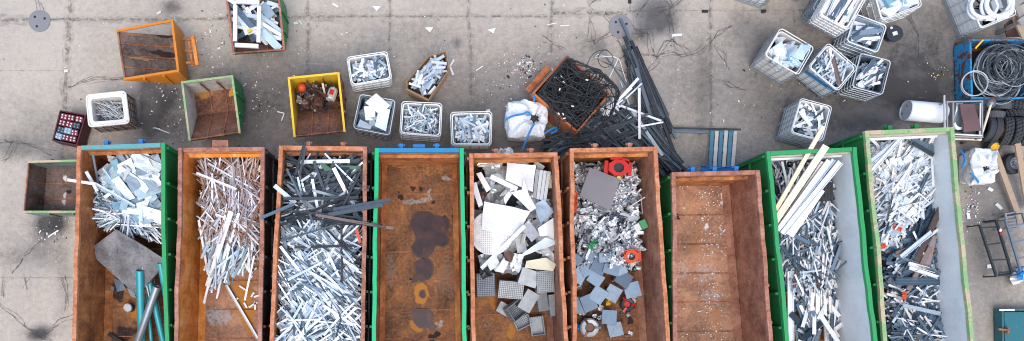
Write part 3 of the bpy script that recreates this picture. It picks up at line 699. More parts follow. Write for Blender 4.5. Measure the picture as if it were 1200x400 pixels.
def container(TL, TR, BR, BL, label, left, right, front, floor, out_l, out_r, rl, rr, rt, stains=(), lugs=(), lug_mat='rail_brown', plate=None, lip=None, ends=470):
    e = lambda T, B: (T[0] + (B[0] - T[0]) * (ends - T[1]) / (400 - T[1]), ends)
    a, b, c, d = (P(*q, ZR) for q in (TL, TR, e(TR, BR), e(TL, BL)))
    flat = lambda v: Vector((v.x, v.y, 0))
    root = thing('scrap_container', label, 'container', flat((a + b + c + d) / 4), 'large scrap containers standing in a row')
    u = (b - a).normalized(); vl = (d - a).normalized(); vr = (c - b).normalized(); w2 = (c - d).normalized()
    nl = Vector((-vl.y, vl.x, 0)); nr = Vector((vr.y, -vr.x, 0)); nf = Vector((u.y, -u.x, 0)); nb = -Vector((w2.y, -w2.x, 0))
    RW = .10
    # rails
    for nm, p, q, n_, m_ in (('top_rail', a, d, nl, rl), ('top_rail', b, c, nr, rr)):
        mb = MB(); k = int((q - p).length / .25); pts = []
        for i in range(k + 1):
            pp = p.lerp(q, i / k) + n_ * (RW / 2 + .030 * fbm(p.x, i * .6, 2) + .07 * fbm(p.x + 3, i * .13, 2)); pts.append(pp - Vector((0, 0, .05 - .012 * fbm(p.x + 5, i * .5, 2))))
        for i in range(k): mb.beam(pts[i], pts[i + 1] + (pts[i + 1] - pts[i]).normalized() * .003, RW, .10)
        mb.build(nm, m_, root)
    for p, q, n_, m_ in ((a, b, nf, rt), (d, c, nb, rt)):
        mb = MB(); x = (q - p).normalized(); mb.beam(p + x * RW + n_ * RW / 2 - Vector((0, 0, .052)), q - x * RW + n_ * RW / 2 - Vector((0, 0, .052)), RW, .10); mb.build('top_rail', m_, root)
    IN = .03
    wall_slab('side_wall', a + nl * IN, d + nl * IN, .12, 1.897, .045, nl, [left], root)
    wall_slab('side_wall', b + nr * IN, c + nr * IN, .12, 1.897, .045, nr, [right], root)
    wall_slab('front_wall', a + u * .08 + nf * IN, b - u * .08 + nf * IN, .12, 1.897, .045, nf, [front], root, bulge=.012)
    wall_slab('tailgate', d + w2 * .08 + nb * IN, c - w2 * .08 + nb * IN, .12, 1.897, .045, nb, [right], root)
    # outer skins with their own paint, 8 mm outside the wall
    for p, q, n_, m_ in ((a, d, nl, out_l), (b, c, nr, out_r)):
        if not m_: continue
        mb = MB(); mb.beam(flat(p) + n_ * .012 + Vector((0, 0, 1.0)), flat(q) + n_ * .012 + Vector((0, 0, 1.0)), .012, 1.78); pan = mb.build('side_panel', m_, root)
        L = (q - p).length; k = int(L / .86)
        for i in range(k + 1):
            pp = flat(p).lerp(flat(q), (i + .12) / (k + .24)) - n_ * .028; x = (q - p).normalized()
            mb = MB(); mb.beam(pp + Vector((0, 0, .16)), pp + Vector((0, 0, 1.88)), .075, .062, up=x); mb.build('rib', m_, pan)
        mb = MB(); mb.beam(flat(p) - n_ * .03 + Vector((0, 0, .10)), flat(q) - n_ * .03 + Vector((0, 0, .10)), .09, .10); mb.build('bottom_rail', m_, root)
        mb = MB(); mb.beam(flat(p) - n_ * .026 + Vector((0, 0, 1.05)), flat(q) - n_ * .026 + Vector((0, 0, 1.05)), .045, .05); mb.build('side_rail', m_, pan)
    # floor
    I2 = .08
    fq = [flat(a) + u * I2 + nf * I2, flat(b) - u * I2 + nf * I2, flat(c) - w2 * I2 + nb * I2, flat(d) + w2 * I2 + nb * I2]
    stain_grid('floor', fq, floor, root, stains, ZF)
    mb = MB(); lo = [p + Vector((0, 0, .17)) for p in fq]; mb.prism(lo, [p - Vector((0, 0, .05)) for p in lo]); mb.build('underframe', out_l or rl, root)
    # chamfer strips along the floor edges, step in the front wall
    for p, q, n_, m_ in ((fq[0], fq[3], nl, left), (fq[1], fq[2], nr, right)):
        A = p + n_ * .004; B = q + n_ * .004; z = Vector((0, 0, 1))
        mb = MB(); mb.prism([A + z * .40, B + z * .40, B + n_ * .14 + z * .206, A + n_ * .14 + z * .206], [A + z * .38, B + z * .38, B + n_ * .12 + z * .19, A + n_ * .12 + z * .19]); mb.build('chamfer', m_, root)
    A = fq[0] + u * .01; B = fq[1] - u * .01; z = Vector((0, 0, 1))
    mb = MB(); mb.prism([A + z * 1.60, B + z * 1.60, B + nf * .07 + z * 1.52, A + nf * .07 + z * 1.52], [A + z * 1.45, B + z * 1.45, B + nf * .06 + z * 1.46, A + nf * .06 + z * 1.46]); mb.build('wall_ridge', front, root)
    if lip:
        mb = MB(); mb.beam(A + z * 1.80 + nf * .03, B + z * 1.80 + nf * .03, .05, .12); mb.build('lip', lip, root)
    # cross seams on the floor
    L = (fq[3] - fq[0]).length
    for i in range(1, int(L / .8)):
        p = fq[0].lerp(fq[3], i * .8 / L) + u * .16; q = fq[1].lerp(fq[2], i * .8 / L) - u * .16
        mb = MB(); mb.beam(p + z * (ZF + .008), q + z * (ZF + .008), .035, .012); mb.build('floor_seam', 'rust_brown', root)
    for k_, lx in enumerate(lugs):
        pp = a.lerp(b, lx) - nf * .06; mb = MB()
        mb.box((pp.x, pp.y, 1.86), (.10, .13, .16)); mb.tube([(pp.x - .09, pp.y + .045, 1.85), (pp.x + .09, pp.y + .045, 1.85)], .028, 8); mb.build('lug', lug_mat, root)
    if plate:
        pp = a.lerp(b, plate[0]) - nf * (plate[2] / 2 + .01); mb = MB(); mb.box((pp.x, pp.y, 1.90), (plate[1], plate[2], .05)); mb.box((pp.x, pp.y + plate[2] * .3, 1.75), (plate[1] * .8, .05, .24)); mb.build('hook_plate', lug_mat, root)
    # hook frame low on the front
    pp = flat(a.lerp(b, .5)) - nf * .10; mb = MB(); mb.beam(pp - u * .5 + z * .5, pp + u * .5 + z * .5, .08, .08); mb.beam(pp - u * .5 + z * .15, pp - u * .5 + z * 1.3, .08, .08); mb.beam(pp + u * .5 + z * .15, pp + u * .5 + z * 1.3, .08, .08); mb.build('hook_frame', lug_mat if lug_mat != 'rail_brown' else 'rust_brown', root)
    return root
BLK = (.035, .02, .018); ORG_ = (.40, .165, .035); GRY = (.36, .35, .35); WHT = (.62, .60, .58); DRK = (.03, .022, .02)
container((90, 171), (192.5, 167.5), (197, 400), (84, 400), 'rusty container with green right side, holding pale sheets and teal tubes, leftmost of the row',
          'rust_wall', 'rust_brown', 'rust_wall', 'rust_floor', 'rust_brown', 'green', 'rail_orange', 'green_rail', 'teal_rail', [(160, 368, 7, 9, ORG_, .9), (140, 345, 14, 14, DRK, .6), (150, 392, 20, 12, DRK, .6)], (.32, .72), 'lug_blue')
container((210, 173.4), (310, 172.5), (306.5, 400), (204, 400), 'rusty orange container with black right side, holding brownish thin strips and long pale profiles',
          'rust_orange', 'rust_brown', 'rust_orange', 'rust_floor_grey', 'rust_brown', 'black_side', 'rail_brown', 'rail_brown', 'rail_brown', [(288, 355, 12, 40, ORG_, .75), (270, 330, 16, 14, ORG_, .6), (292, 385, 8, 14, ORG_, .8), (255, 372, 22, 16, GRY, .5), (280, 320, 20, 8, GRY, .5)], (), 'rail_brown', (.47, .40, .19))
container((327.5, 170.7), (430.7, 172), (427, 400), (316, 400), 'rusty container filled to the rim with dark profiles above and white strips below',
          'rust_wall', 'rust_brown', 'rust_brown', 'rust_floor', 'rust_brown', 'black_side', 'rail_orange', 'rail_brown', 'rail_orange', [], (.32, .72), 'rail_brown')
container((439, 173.7), (543, 173.7), (547.6, 400), (435.5, 400), 'empty rusty container with bright green rim and dark puddles on its floor',
          'rust_wall', 'rust_wall', 'rust_wall', 'rust_floor', 'green', 'green', 'green_rail_bright', 'green_rail_bright', 'blue_rail',
          [(495, 345, 13, 15, ORG_, .95), (497, 290, 12, 10, ORG_, .7), (493, 352, 9, 8, ORG_, .9), (492, 378, 12, 14, ORG_, .65), (498, 262, 20, 20, (.4, .2, .06), .45), (493, 233, 20, 6, (.30, .27, .25), .55), (504, 226, 5, 5, (.30, .27, .25), .6), (521, 210, 5, 5, (.30, .27, .25), .6), (478, 236, 8, 5, (.28, .25, .23), .5), (472, 228, 4, 7, BLK, .9), (482, 218, 4, 3, BLK, .9), (492, 219, 3, 2.5, BLK, .9), (506, 192, 3, 3, BLK, .9), (509, 239, 4, 3, BLK, .85), (533, 246, 3, 8, BLK, .85), (532, 254, 3, 3, BLK, .9), (450, 200, 3, 3, BLK, .8), (505, 200, 20, 14, ORG_, .42), (465, 195, 24, 3, ORG_, .5), (524, 258, 3, 3, BLK, .8), (486, 331, 14, 4, BLK, .8), (536, 341, 4, 3, BLK, .7), (455, 320, 12, 30, (.22, .16, .12), .45), (525, 320, 14, 40, (.20, .13, .09), .45), (508, 395, 10, 6, BLK, .8), (513, 382, 6, 6, GRY, .5)], (.30, .70), 'lug_blue', (.5, .3, .10))
container((550.5, 180), (653.7, 178.7), (666, 400), (551.5, 400), 'rusty container holding white boards, a round disc and grey perforated boxes',
          'rust_brown', 'rust_red', 'rust_wall', 'rust_floor', 'rust_brown', 'rust_brown', 'rail_orange', 'rail_orange', 'rail_orange', [(575, 355, 6, 11, ORG_, .95), (602, 380, 12, 10, ORG_, .9), (598, 392, 8, 8, ORG_, .9), (570, 385, 10, 14, GRY, .3)], (.3, .7))
container((667.5, 174), (770, 172), (784.5, 400), (671, 400), 'rusty container holding shredded silver scrap, a square panel and red machine parts',
          'rust_brown', 'rust_red', 'rust_wall', 'rust_floor', 'rust_brown', 'rust_brown', 'rail_orange', 'rail_orange', 'rail_orange', [(741, 378, 7, 10, BLK, .95), (705, 380, 9, 9, BLK, .6), (690, 366, 20, 16, BLK, .5)], (.3, .7))
container((787.4, 202), (890, 199.5), (906.6, 400), (790, 400), 'empty rusty brown container with white flecks on its bare floor',
          'rust_red', 'rust_red', 'rust_wall', 'rust_floor_grey', 'green', 'rust_red', 'rail_brown', 'rail_brown', 'rail_brown',
          [(846, 228, 6, 9, WHT, .7), (847, 238, 7, 5, WHT, .7), (829, 266, 5, 7, WHT, .65), (845, 268, 4, 8, WHT, .45), (841, 286, 3, 3, WHT, .7), (800, 243, 3, 2, WHT, .6), (829, 322, 24, 16, GRY, .40), (800, 320, 12, 16, GRY, .38), (835, 350, 24, 16, GRY, .40), (840, 375, 12, 20, (.34, .15, .05), .45), (815, 280, 12, 30, (.32, .14, .05), .42), (793, 255, 4, 6, DRK, .8)], (.25, .5, .75), 'lug_blue')
container((898.5, 177.6), (1003, 172.5), (1028, 400), (920, 400), 'green container with long cream planks leaning over its front rim',
          'pale_inner', 'pale_inner', 'pale_inner', 'rust_floor', 'green', 'green', 'green_rail', 'green_rail', 'green_rail', [(938, 388, 25, 30, ORG_, .95), (950, 350, 25, 25, ORG_, .9)], (), 'green', None, 'cream_lip')
container((1014, 153.5), (1118, 149), (1141, 400), (1036, 400), 'green container with worn pale rim and grey inner wall, rightmost of the row',
          'pale_inner', 'pale_inner', 'pale_inner', 'rust_floor', 'green', 'green_rail_worn', 'green_rail_worn', 'green_rail_worn', 'green_rail_worn', [], (.3, .6), 'green', None, 'cream_lip')

# puddles of rusty water on the floor of the empty green-rimmed container
def puddle(pts, lab, cx=None):
    n = len(pts); out = []
    for i in range(n):
        a, b, c, d = (Vector(pts[(i + k) % n]) for k in (-1, 0, 1, 2))
        for t in (0, .25, .5, .75):
            q = .5 * ((2 * b) + (c - a) * t + (2 * a - 5 * b + 4 * c - d) * t * t + (3 * b - a - 3 * c + d) * t ** 3)
            p = P(q.x + R.uniform(-.35, .35), q.y + R.uniform(-.35, .35), ZF + .024); out.append(p)
    if sum(out[i].x * out[(i + 1) % len(out)].y - out[(i + 1) % len(out)].x * out[i].y for i in range(len(out))) < 0: out.reverse()
    cen = sum(out, Vector()) / len(out); inn_ = [p + (cen - p).normalized() * min(.035, (cen - p).length * .3) for p in out]
    mb = MB(); mb.prism(out, [p - Vector((0, 0, .018)) for p in out]); pd = tag(mb.build('puddle', 'wet_rust'), lab, 'puddle', 'puddles in the empty green-rimmed container')
    mb = MB(); mb.prism([p + Vector((0, 0, .004)) for p in inn_], [p + Vector((0, 0, .001)) for p in inn_]); mb.build('water_surface', 'puddle', pd)
puddle([(487, 250), (500, 248), (512, 253), (524, 255), (527, 265), (523, 273), (526, 283), (520, 290), (512, 288), (507, 297), (498, 303), (486, 300), (482, 290), (487, 281), (484, 271), (480, 262)], 'large dark brown puddle on the floor, topmost and biggest of the puddles')
puddle([(487, 308), (495, 303), (503, 304), (508, 312), (506, 325), (498, 329), (490, 330), (481, 332), (486, 322)], 'dark puddle with a pointed left end, second from the top')
puddle([(493, 341), (498, 341), (499, 348), (495, 350), (491, 347)], 'tiny dark puddle in the middle of an orange rust patch')
puddle([(483, 364), (494, 362), (504, 364), (508, 370), (506, 377), (511, 383), (507, 389), (501, 385), (492, 385), (485, 378)], 'dark puddle with orange edges near the bottom of the green-rimmed container')
# ------------------------------------------------------------------ tipping skips and boxes
def flat(v): return Vector((v.x, v.y, 0))
def skip(name, L0, L1, B1, B0, h, fb, label, cat, floor, side0, side1, back, rail, outer, seams=2, seam_dir='slope', stains=(), group=None, zb=.10, back_lean=.0, rw=.055):
    """lip edge L0-L1, back edge B0-B1 (pixels at height h); the floor slopes up to the lip"""
    l0, l1, b1, b0 = (P(*q, h) for q in (L0, L1, B1, B0))
    root = thing(name, label, cat, flat((l0 + l1 + b0 + b1) / 4), group); Z = Vector((0, 0, 1))
    f0 = flat(l0.lerp(b0, fb)) + Z * zb; f1 = flat(l1.lerp(b1, fb)) + Z * zb
    k0 = flat(b0.lerp(l0, back_lean)) + Z * zb; k1 = flat(b1.lerp(l1, back_lean)) + Z * zb
    cen = (l0 + l1 + b0 + b1) / 4
    def inn(p, q): d = (q - p).normalized(); n = Vector((-d.y, d.x, 0)); return n if (flat(cen) - flat(p)).dot(n) > 0 else -n
    n0, n1, nb, nl = inn(l0, b0), inn(l1, b1), inn(b0, b1), inn(l0, l1)
    th = .03
    # side walls
    for p, q, f, k, n_, m_ in ((l0, b0, f0, k0, n0, side0), (l1, b1, f1, k1, n1, side1)):
        poly = [p - Z * .045, f, k, q - Z * .045]
        mb = MB(); A = [x + n_ * .012 for x in poly]; B = [x + n_ * (.012 + th) for x in poly]; mb.prism(B, A); mb.build('side_wall', m_, root)
        if outer:
            mb = MB(); mb.prism([x + n_ * .008 for x in poly], [x - n_ * .004 for x in poly]); pan = mb.build('side_panel', outer, root)
            for t in (.35, .7):
                mb = MB()
                a_ = p.lerp(q, t) - Z * .06 - n_ * .02; c_ = flat(a_) + Z * (zb + .05 if t > fb else zb + (h - zb) * (1 - t / max(fb, .01)) + .05)
                if a_.z - c_.z > .1: mb.beam(a_, c_, .05, .045, up=(q - p).normalized())
                if mb.v: mb.build('stiffener', outer, pan)
    # floor and slope
    i0, i1 = n0 * (th + .014), n1 * (th + .014)
    quad = [l0 + i0 + Z * -.03, l1 + i1 + Z * -.03, f1 + i1, f0 + i0]
    def plate(nm, q4, m_, st):
        vs = []; fs = []; col = []; nu, nv = 24, 24
        S_ = [(P(px, py, .4), rx / 42, ry / 42, rgb, al) for px, py, rx, ry, rgb, al in st]
        for j in range(nv + 1):
            for i in range(nu + 1):
                p = q4[0].lerp(q4[1], i / nu).lerp(q4[3].lerp(q4[2], i / nu), j / nv); p = p + Z * .012 * fbm(p.x * 3, p.y * 3, 3); vs.append(p); r_ = [0, 0, 0, 0]
                w_ = Vector((fbm(p.x * 2, p.y * 2, 3), fbm(p.x * 2 + 7, p.y * 2, 3), 0)) * .2
                for s_, rx, ry, rgb, al in S_:
                    e = ((p.x + w_.x - s_.x) / rx) ** 2 + ((p.y + w_.y - s_.y) / ry) ** 2
                    if e < 1.6 and al * min(1, (1.6 - e) / .9) > r_[3]: r_ = [*rgb, al * min(1, (1.6 - e) / .9)]
                col.append(r_)
        k = nu + 1
        for j in range(nv):
            for i in range(nu): fs.append((j * k + i, j * k + i + 1, (j + 1) * k + i + 1, (j + 1) * k + i))
        n_ = (q4[1] - q4[0]).cross(q4[3] - q4[0])
        if n_.z < 0: fs = [f[::-1] for f in fs]
        mb = MB(); mb.add(vs, fs); o = mb.build(nm, m_, root); at = o.data.attributes.new('stain', 'FLOAT_COLOR', 'POINT'); at.data.foreach_set('color', [x for c_ in col for x in c_])
        b_ = MB(); b_.add([p - Z * .035 for p in q4], [(0, 1, 2, 3)]); b_.build(nm + '_underside', outer or rail, root)
    if fb > .03: plate('sloped_floor', quad, floor, stains)
    plate('floor', [f0 + i0, f1 + i1, k1 + i1, k0 + i0], floor, stains)
    # back wall
    poly = [b0 + i0 - Z * .045, b1 + i1 - Z * .045, k1 + i1, k0 + i0]
    mb = MB(); mb.prism([x + nb * (.012 + th) for x in poly], [x + nb * .012 for x in poly]); mb.build('back_wall', back, root)
    if outer: mb = MB(); mb.prism([x + nb * .008 for x in poly], [x - nb * .004 for x in poly]); mb.build('back_panel', outer, root)
    if fb <= .03 or h < .01:
        poly = [l0 + i0 - Z * .045, l1 + i1 - Z * .045, f1 + i1, f0 + i0]
        mb = MB(); mb.prism([x + nl * (.012 + th) for x in poly], [x + nl * .012 for x in poly]); mb.build('lip_wall', side0, root)
    # rim
    for p, q, n_ in ((l0, b0, n0), (l1, b1, n1)):
        mb = MB(); mb.beam(p + n_ * rw / 2 - Z * .023, q + n_ * rw / 2 - Z * .023, rw, .045); mb.build('rim', rail, root)
    d = (b1 - b0).normalized() * rw
    for p, q, n_ in ((b0, b1, nb), (l0, l1, nl)):
        mb = MB(); mb.beam(p + d + n_ * rw / 2 - Z * .024, q - d + n_ * rw / 2 - Z * .024, rw if n_ is nb else rw * .6, .043); mb.build('rim', rail if n_ is nb else 'rust_brown', root)
    # welded seams
    for s_ in range(seams):
        t = (s_ + 1) / (seams + 1)
        if seam_dir == 'slope':
            mb = MB(); a_ = quad[0].lerp(quad[1], t); b_ = quad[3].lerp(quad[2], t); c_ = (k0 + i0).lerp(k1 + i1, t)
            mb.beam(a_ + Z * .016, b_ + Z * .016, .035, .022); mb.beam(b_ + Z * .016, c_ + Z * .016, .035, .022)
            e_ = (b0 + i0).lerp(b1 + i1, t) + nb * .05; mb.beam(flat(c_) + nb * .05 + Z * .12, flat(e_) + nb * .05 + Z * (h - .08), .035, .022, up=nb)
        else:
            a_ = (l0 + i0).lerp(f0 + i0, t); mb = MB(); b_ = (l1 + i1).lerp(f1 + i1, t); mb.beam(a_ + Z * .0, b_ + Z * .0, .03, .02)
        mb.build('seam', 'rust_brown', root)
    return root
ho = skip('tipping_hopper', (136, 35), (145, 94), (210, 84), (202.5, 22.5), .95, .72, 'empty orange tipping hopper lying open near the top left, lip towards the left', 'hopper', 'orange_in', 'pale_side', 'orange', 'pale_side', 'orange', 'orange', 3, 'slope', [(192, 63, 16, 3.5, BLK, .95), (190, 38, 12, 3, BLK, .7), (160, 44, 20, 2, (.35, .18, .08), .5), (160, 72, 20, 2, (.35, .18, .08), .6)], 'steel skips and hoppers', back_lean=.02, rw=.06)
Z = Vector((0, 0, 1))
for s_, e_ in (((226, 43), (231.5, 77)),):
    mb = MB(); mb.beam(P(*s_, .55), P(*e_, .55), .09, .08); mb.build('handle_bar', 'rust_orange', ho)
for s_, e_ in (((214, 46), (226.5, 46)), ((218, 74), (231, 74)), ((217, 60), (229, 60))):
    mb = MB(); mb.beam(P(*s_, .5), P(*e_, .5), .06, .05); mb.build('bracket', 'rust_wall', ho)
mb = MB(); mb.beam(P(221, 44, .35), P(226, 78, .35), .05, .05); mb.build('crossbar', 'rust_orange', ho)
mb = MB(); mb.box(P(207, 54, .62) + Vector((.02, 0, 0)), (.012, .30, .12)); mb.build('sticker', 'board_white', ho)
skip('tipping_skip', (221, 165.5), (282, 156), (273, 88), (212, 95.5), 1.05, .58, 'empty green tipping skip with brown sloping floor and worn white inner walls', 'skip', 'skip_brown', 'pale_side', 'pale_side', 'pale_side', 'green_rail_worn', 'green', 2, 'slope', [(235, 106, 10, 8, (.38, .2, .05), .6), (269, 105, 3, 5, (.5, .25, .03), .8), (250, 108, 10, 6, (.26, .13, .05), .5)], 'steel skips and hoppers')
skip('tipping_skip', (272.5, 63.7), (334, 59), (327, -9), (264, -4), 1.05, .58, 'green tipping skip at the top edge holding a white window frame and scrap', 'skip', 'skip_brown', 'pale_side', 'pale_side', 'pale_side', 'rail_brown', 'green', 2, 'slope', [], 'steel skips and hoppers')
skip('tipping_skip', (344, 161), (405, 154.5), (397.5, 84.5), (337, 90.5), 1.05, .62, 'yellow walled tipping skip with old motors heaped at its back', 'skip', 'skip_brown', 'yellow', 'yellow', 'yellow', 'yellow', 'rust_brown', 2, 'slope', [(372, 140, 3, 14, (.30, .19, .07), .45), (390, 142, 3, 12, (.27, .16, .08), .4)], 'steel skips and hoppers')
skip('low_bin', (27, 249.5), (32, 188.6), (109, 186.5), (108, 249.5), .85, .06, 'low green and rusty steel bin pushed under the leftmost container', 'bin', 'orange_in', 'green_grey', 'green_grey', 'green_grey', 'green_rail_worn', 'green_grey', 2, 'slope', [(70, 205, 3, 4, WHT, .8), (69, 232, 3, 7, WHT, .8), (72, 222, 3, 4, BLK, .9)], 'steel skips and hoppers', zb=.06)

# plain steel or board boxes
def bin_box(name, quad, h, label, cat, wall, floor, th=.05, skew=None, walls=None, zb=.06, group=None, rails=None):
    q = [P(*p, h) for p in quad]; cen = sum(q, Vector()) / 4; root = thing(name, label, cat, flat(cen), group)
    if sum(q[i].x * q[(i + 1) % 4].y - q[(i + 1) % 4].x * q[i].y for i in range(4)) < 0: q.reverse()
    dirs = [(q[(i + 1) % 4] - q[i]).normalized() for i in range(4)]
    for i in range(4):
        a, b = q[i], q[(i + 1) % 4]; n = Vector((-dirs[i].y, dirs[i].x, 0))
        o = .0 if i % 2 == 0 else th + .002
        a2, b2 = a + dirs[i] * o, b - dirs[i] * o
        mb = MB(); k = 8; vs = []
        top = [a2, b2, b2 + n * th, a2 + n * th]; mb.prism(top, [flat(p) + Z * zb for p in top])
        mb.build('wall', (walls or {}).get(i, wall), root)
    f = [p for p in q]; ins = []
    for i in range(4):
        n1 = Vector((-dirs[i].y, dirs[i].x, 0)); n2 = Vector((-dirs[i - 1].y, dirs[i - 1].x, 0)); ins.append(flat(q[i]) + (n1 + n2) * (th + .003))
    mb = MB(); mb.prism([p + Z * (zb + .03) for p in ins], [p + Z * zb for p in ins]); mb.build('floor', floor, root)
    for i in (0, 2):
        a, b = flat(q[i]).lerp(flat(q[i - 1]), .2), flat(q[(i + 1) % 4]).lerp(flat(q[(i + 2) % 4]), .2)
        mb = MB(); mb.beam(a + Z * zb * .5, b + Z * zb * .5, .08, zb - .004); mb.build('runner', wall, root)
    if rails:
        for i in range(4):
            n = Vector((-dirs[i].y, dirs[i].x, 0)); mb = MB(); mb.beam(q[i] + dirs[i] * .075 + n * .03 + Z * .022, q[(i + 1) % 4] - dirs[i] * .0 + n * .03 + Z * .022, .07, .04); mb.build('top_rail', rails, root)
    return root
NB = bin_box('rusty_box', [(623.5, 109.5), (664.5, 64.5), (716, 110), (676.5, 156)], .95, 'rusty orange steel box set at an angle and full of black cables', 'box', 'box_rust', 'rust_brown', .05)
mb = MB(); mb.beam(P(618, 107, .45), P(643, 79, .45), .16, .05); tag(mb.build('rusty_plank', 'box_rust'), 'short rusty plank leaning along the outside of the cable box', 'plank')
bin_box('motor_crate', [(70, 129), (101, 134.5), (90, 171), (61, 165)], .5, 'small maroon steel crate holding a grid of red blocks beside the white cage crate', 'crate', 'maroon', 'block_dark', .03, rails=None)
XB = bin_box('blue_box', [(1136, 46), (1210, 46), (1210, 116), (1138, 116)], .62, 'chipped blue steel box full of coiled grey cable at the right edge', 'box', 'blue_chip', 'rust_brown', .05)
mb = MB(); mb.beam(P(1128, 50, .3), P(1129.5, 114, .3), .05, .05); mb.beam(P(1122, 50, .06), P(1124, 116, .06), .06, .06); mb.build('side_frame', 'rust_brown', XB)
TB = bin_box('teal_box', [(1174, 362), (1218, 362), (1218, 425), (1175, 425)], .32, 'worn teal steel box with a rusty latch at the bottom right corner', 'box', 'teal_chip', 'rust_brown', .05)
mb = MB(); q = [P(*p, .27) for p in ((1177, 366), (1215, 366), (1215, 423), (1178, 423))]; mb.prism(list(reversed(q)), [p - Z * .03 for p in reversed(q)]); mb.build('cover', 'teal_chip', TB)
mb = MB(); mb.beam(P(1170, 386, .36), P(1181, 387, .36), .05, .05); mb.beam(P(1181, 384, .36), P(1181, 391, .36), .06, .06); mb.build('latch', 'rust_brown', TB)
mb = MB(); mb.box(P(1180, 363.5, .325), (.42, .05, .006)); mb.build('worn_label', 'board_white', TB)

# ------------------------------------------------------------------ cage crates
def rrect(c, ang, w, d, r, n=5):
    out = []; ux = Vector((math.cos(ang), math.sin(ang), 0)); uy = Vector((-ux.y, ux.x, 0))
    for cx, cy, a0 in ((w / 2 - r, d / 2 - r, 0), (-w / 2 + r, d / 2 - r, PI / 2), (-w / 2 + r, -d / 2 + r, PI), (w / 2 - r, -d / 2 + r, 1.5 * PI)):
        for i in range(n + 1):
            a = a0 + PI / 2 * i / n; out.append(c + ux * (cx + r * math.cos(a)) + uy * (cy + r * math.sin(a)))
    return out
def crate(quad, h, label, tub='tub_white', cage='cage', zb=0.0, bars=(5, 4), rail='rail_pale', rail_r=.014, stripe=None, lip=.03, name='cage_crate', tub_inset=.03, cage_on=True, panel=None, tub_h=None, rail_up=.0):
    q = [P(*p, h) for p in quad]; c = sum(q, Vector()) / 4
    e = ((q[1] - q[0]) + (q[2] - q[3])) / 2; f = ((q[3] - q[0]) + (q[2] - q[1])) / 2
    ang = math.atan2(e.y, e.x); w = e.length; d = abs(f.dot(Vector((-e.y, e.x, 0)).normalized()))
    root = thing(name, label, 'crate', Vector((c.x, c.y, zb)), 'crates of metal offcuts')
    rot = Matrix.Rotation(ang, 4, 'Z'); c0 = Vector((c.x, c.y, 0)); ti = tub_inset; th_ = tub_h or (h - .02)
    # tub: wall with lip and thickness
    lv = [(w - 2 * ti - .06, d - 2 * ti - .06, .07, zb + .13), (w - 2 * ti, d - 2 * ti, .09, zb + .2), (w - 2 * ti, d - 2 * ti, .09, th_ - .05), (w - 2 * ti + .02, d - 2 * ti + .02, .10, th_ - .045), (w - 2 * ti + .02, d - 2 * ti + .02, .10, th_),
          (w - 2 * ti - lip, d - 2 * ti - lip, .08, th_), (w - 2 * ti - lip - .01, d - 2 * ti - lip - .01, .08, zb + .2), (w - 2 * ti - lip - .06, d - 2 * ti - lip - .06, .06, zb + .16)]
    vs = []; fs = []
    for (a_, b_, r_, z_) in lv: vs += [p + Z * (z_) for p in rrect(c0, ang, a_, b_, r_)]
    k = len(vs) // len(lv)
    for i in range(len(lv) - 1):
        for j in range(k): fs.append((i * k + j, i * k + (j + 1) % k, (i + 1) * k + (j + 1) % k, (i + 1) * k + j))
    fs += [tuple(range(k - 1, -1, -1)), tuple(range((len(lv) - 1) * k, len(lv) * k))]
    for i in range(len(vs)):   # cut by hand: wavy lip
        v = vs[i]
        if v.z > th_ - .07: vs[i] = v + Z * (.02 * fbm(v.x * 3, v.y * 3, 2)) + Vector((.02 * fbm(v.x * 2, v.y * 2 + 4, 2), .02 * fbm(v.x * 2 + 8, v.y * 2, 2), 0))
    mb = MB(); mb.add(vs, fs); mb.build('tub', tub, root, smooth=False)
    # pallet base
    mb = MB(); ux = Vector((math.cos(ang), math.sin(ang), 0)); uy = Vector((-ux.y, ux.x, 0))
    for t in (-.42, 0, .42): mb.box(c0 + uy * d * t + Z * (zb + .05), (w * .98, .10, .10), ang)
    mb.box(c0 + Z * (zb + .113), (w * .98, d * .98, .022), ang); mb.build('pallet', 'cage', root)
    if cage_on:
        mb = MB()
        zs = [zb + .2 + (h - zb - .2) * i / bars[1] for i in range(bars[1])]
        for z_ in zs: mb.tube([p + Z * z_ for p in rrect(c0, ang, w, d, .08, 3)], .012, 4, True)
        for i in range(bars[0] + 1):
            t = -.45 + .9 * i / bars[0]
            for s_ in (-1, 1):
                for (a0, b0) in ((ux * w * t + uy * s_ * (d / 2 + .008), 0), (uy * d * t + ux * s_ * (w / 2 + .008), 0)):
                    mb.tube([c0 + a0 + Z * (zb + .12), c0 + a0 + Z * (h - .01)], .012, 4)
        cg = mb.build('cage', cage, root)
        mb = MB(); mb.tube([p + Z * (h + rail_up) for p in rrect(c0, ang, w + .01, d + .01, .09, 4)], rail_r, 6, True); mb.build('top_rail', rail, root, smooth=True)
    if stripe:
        mb = MB(); mid = (q[stripe] + q[(stripe + 1) % 4]) / 2; dd = (q[(stripe + 1) % 4] - q[stripe]).normalized(); nn = flat(mid - c).normalized()
        mb.beam(flat(q[stripe]) + dd * .06 + nn * .02 + Z * (h - .15), flat(q[(stripe + 1) % 4]) - dd * .06 + nn * .02 + Z * (h - .15), .010, .13); mb.build('stripe', 'blue_stripe', cg)
    for o_ in list(root.children) + [g_ for ch in root.children for g_ in ch.children]:
        for v_ in o_.data.vertices:
            k_ = max(0, v_.co.z) / max(.3, h - zb); x_, y_ = v_.co.x + c.x, v_.co.y + c.y
            v_.co.x += .055 * k_ * fbm(x_ * 1.1, y_ * 1.1, 2); v_.co.y += .055 * k_ * fbm(x_ * 1.1 + 20, y_ * 1.1, 2); v_.co.z += .05 * k_ * fbm(x_ * 1.3 + 9, y_ * 1.3, 2)
    inner = rrect(Vector((c.x, c.y, h - .1)), ang, w - 2 * ti - lip - .04, d - 2 * ti - lip - .04, .06, 2)
    return root, inner, ang
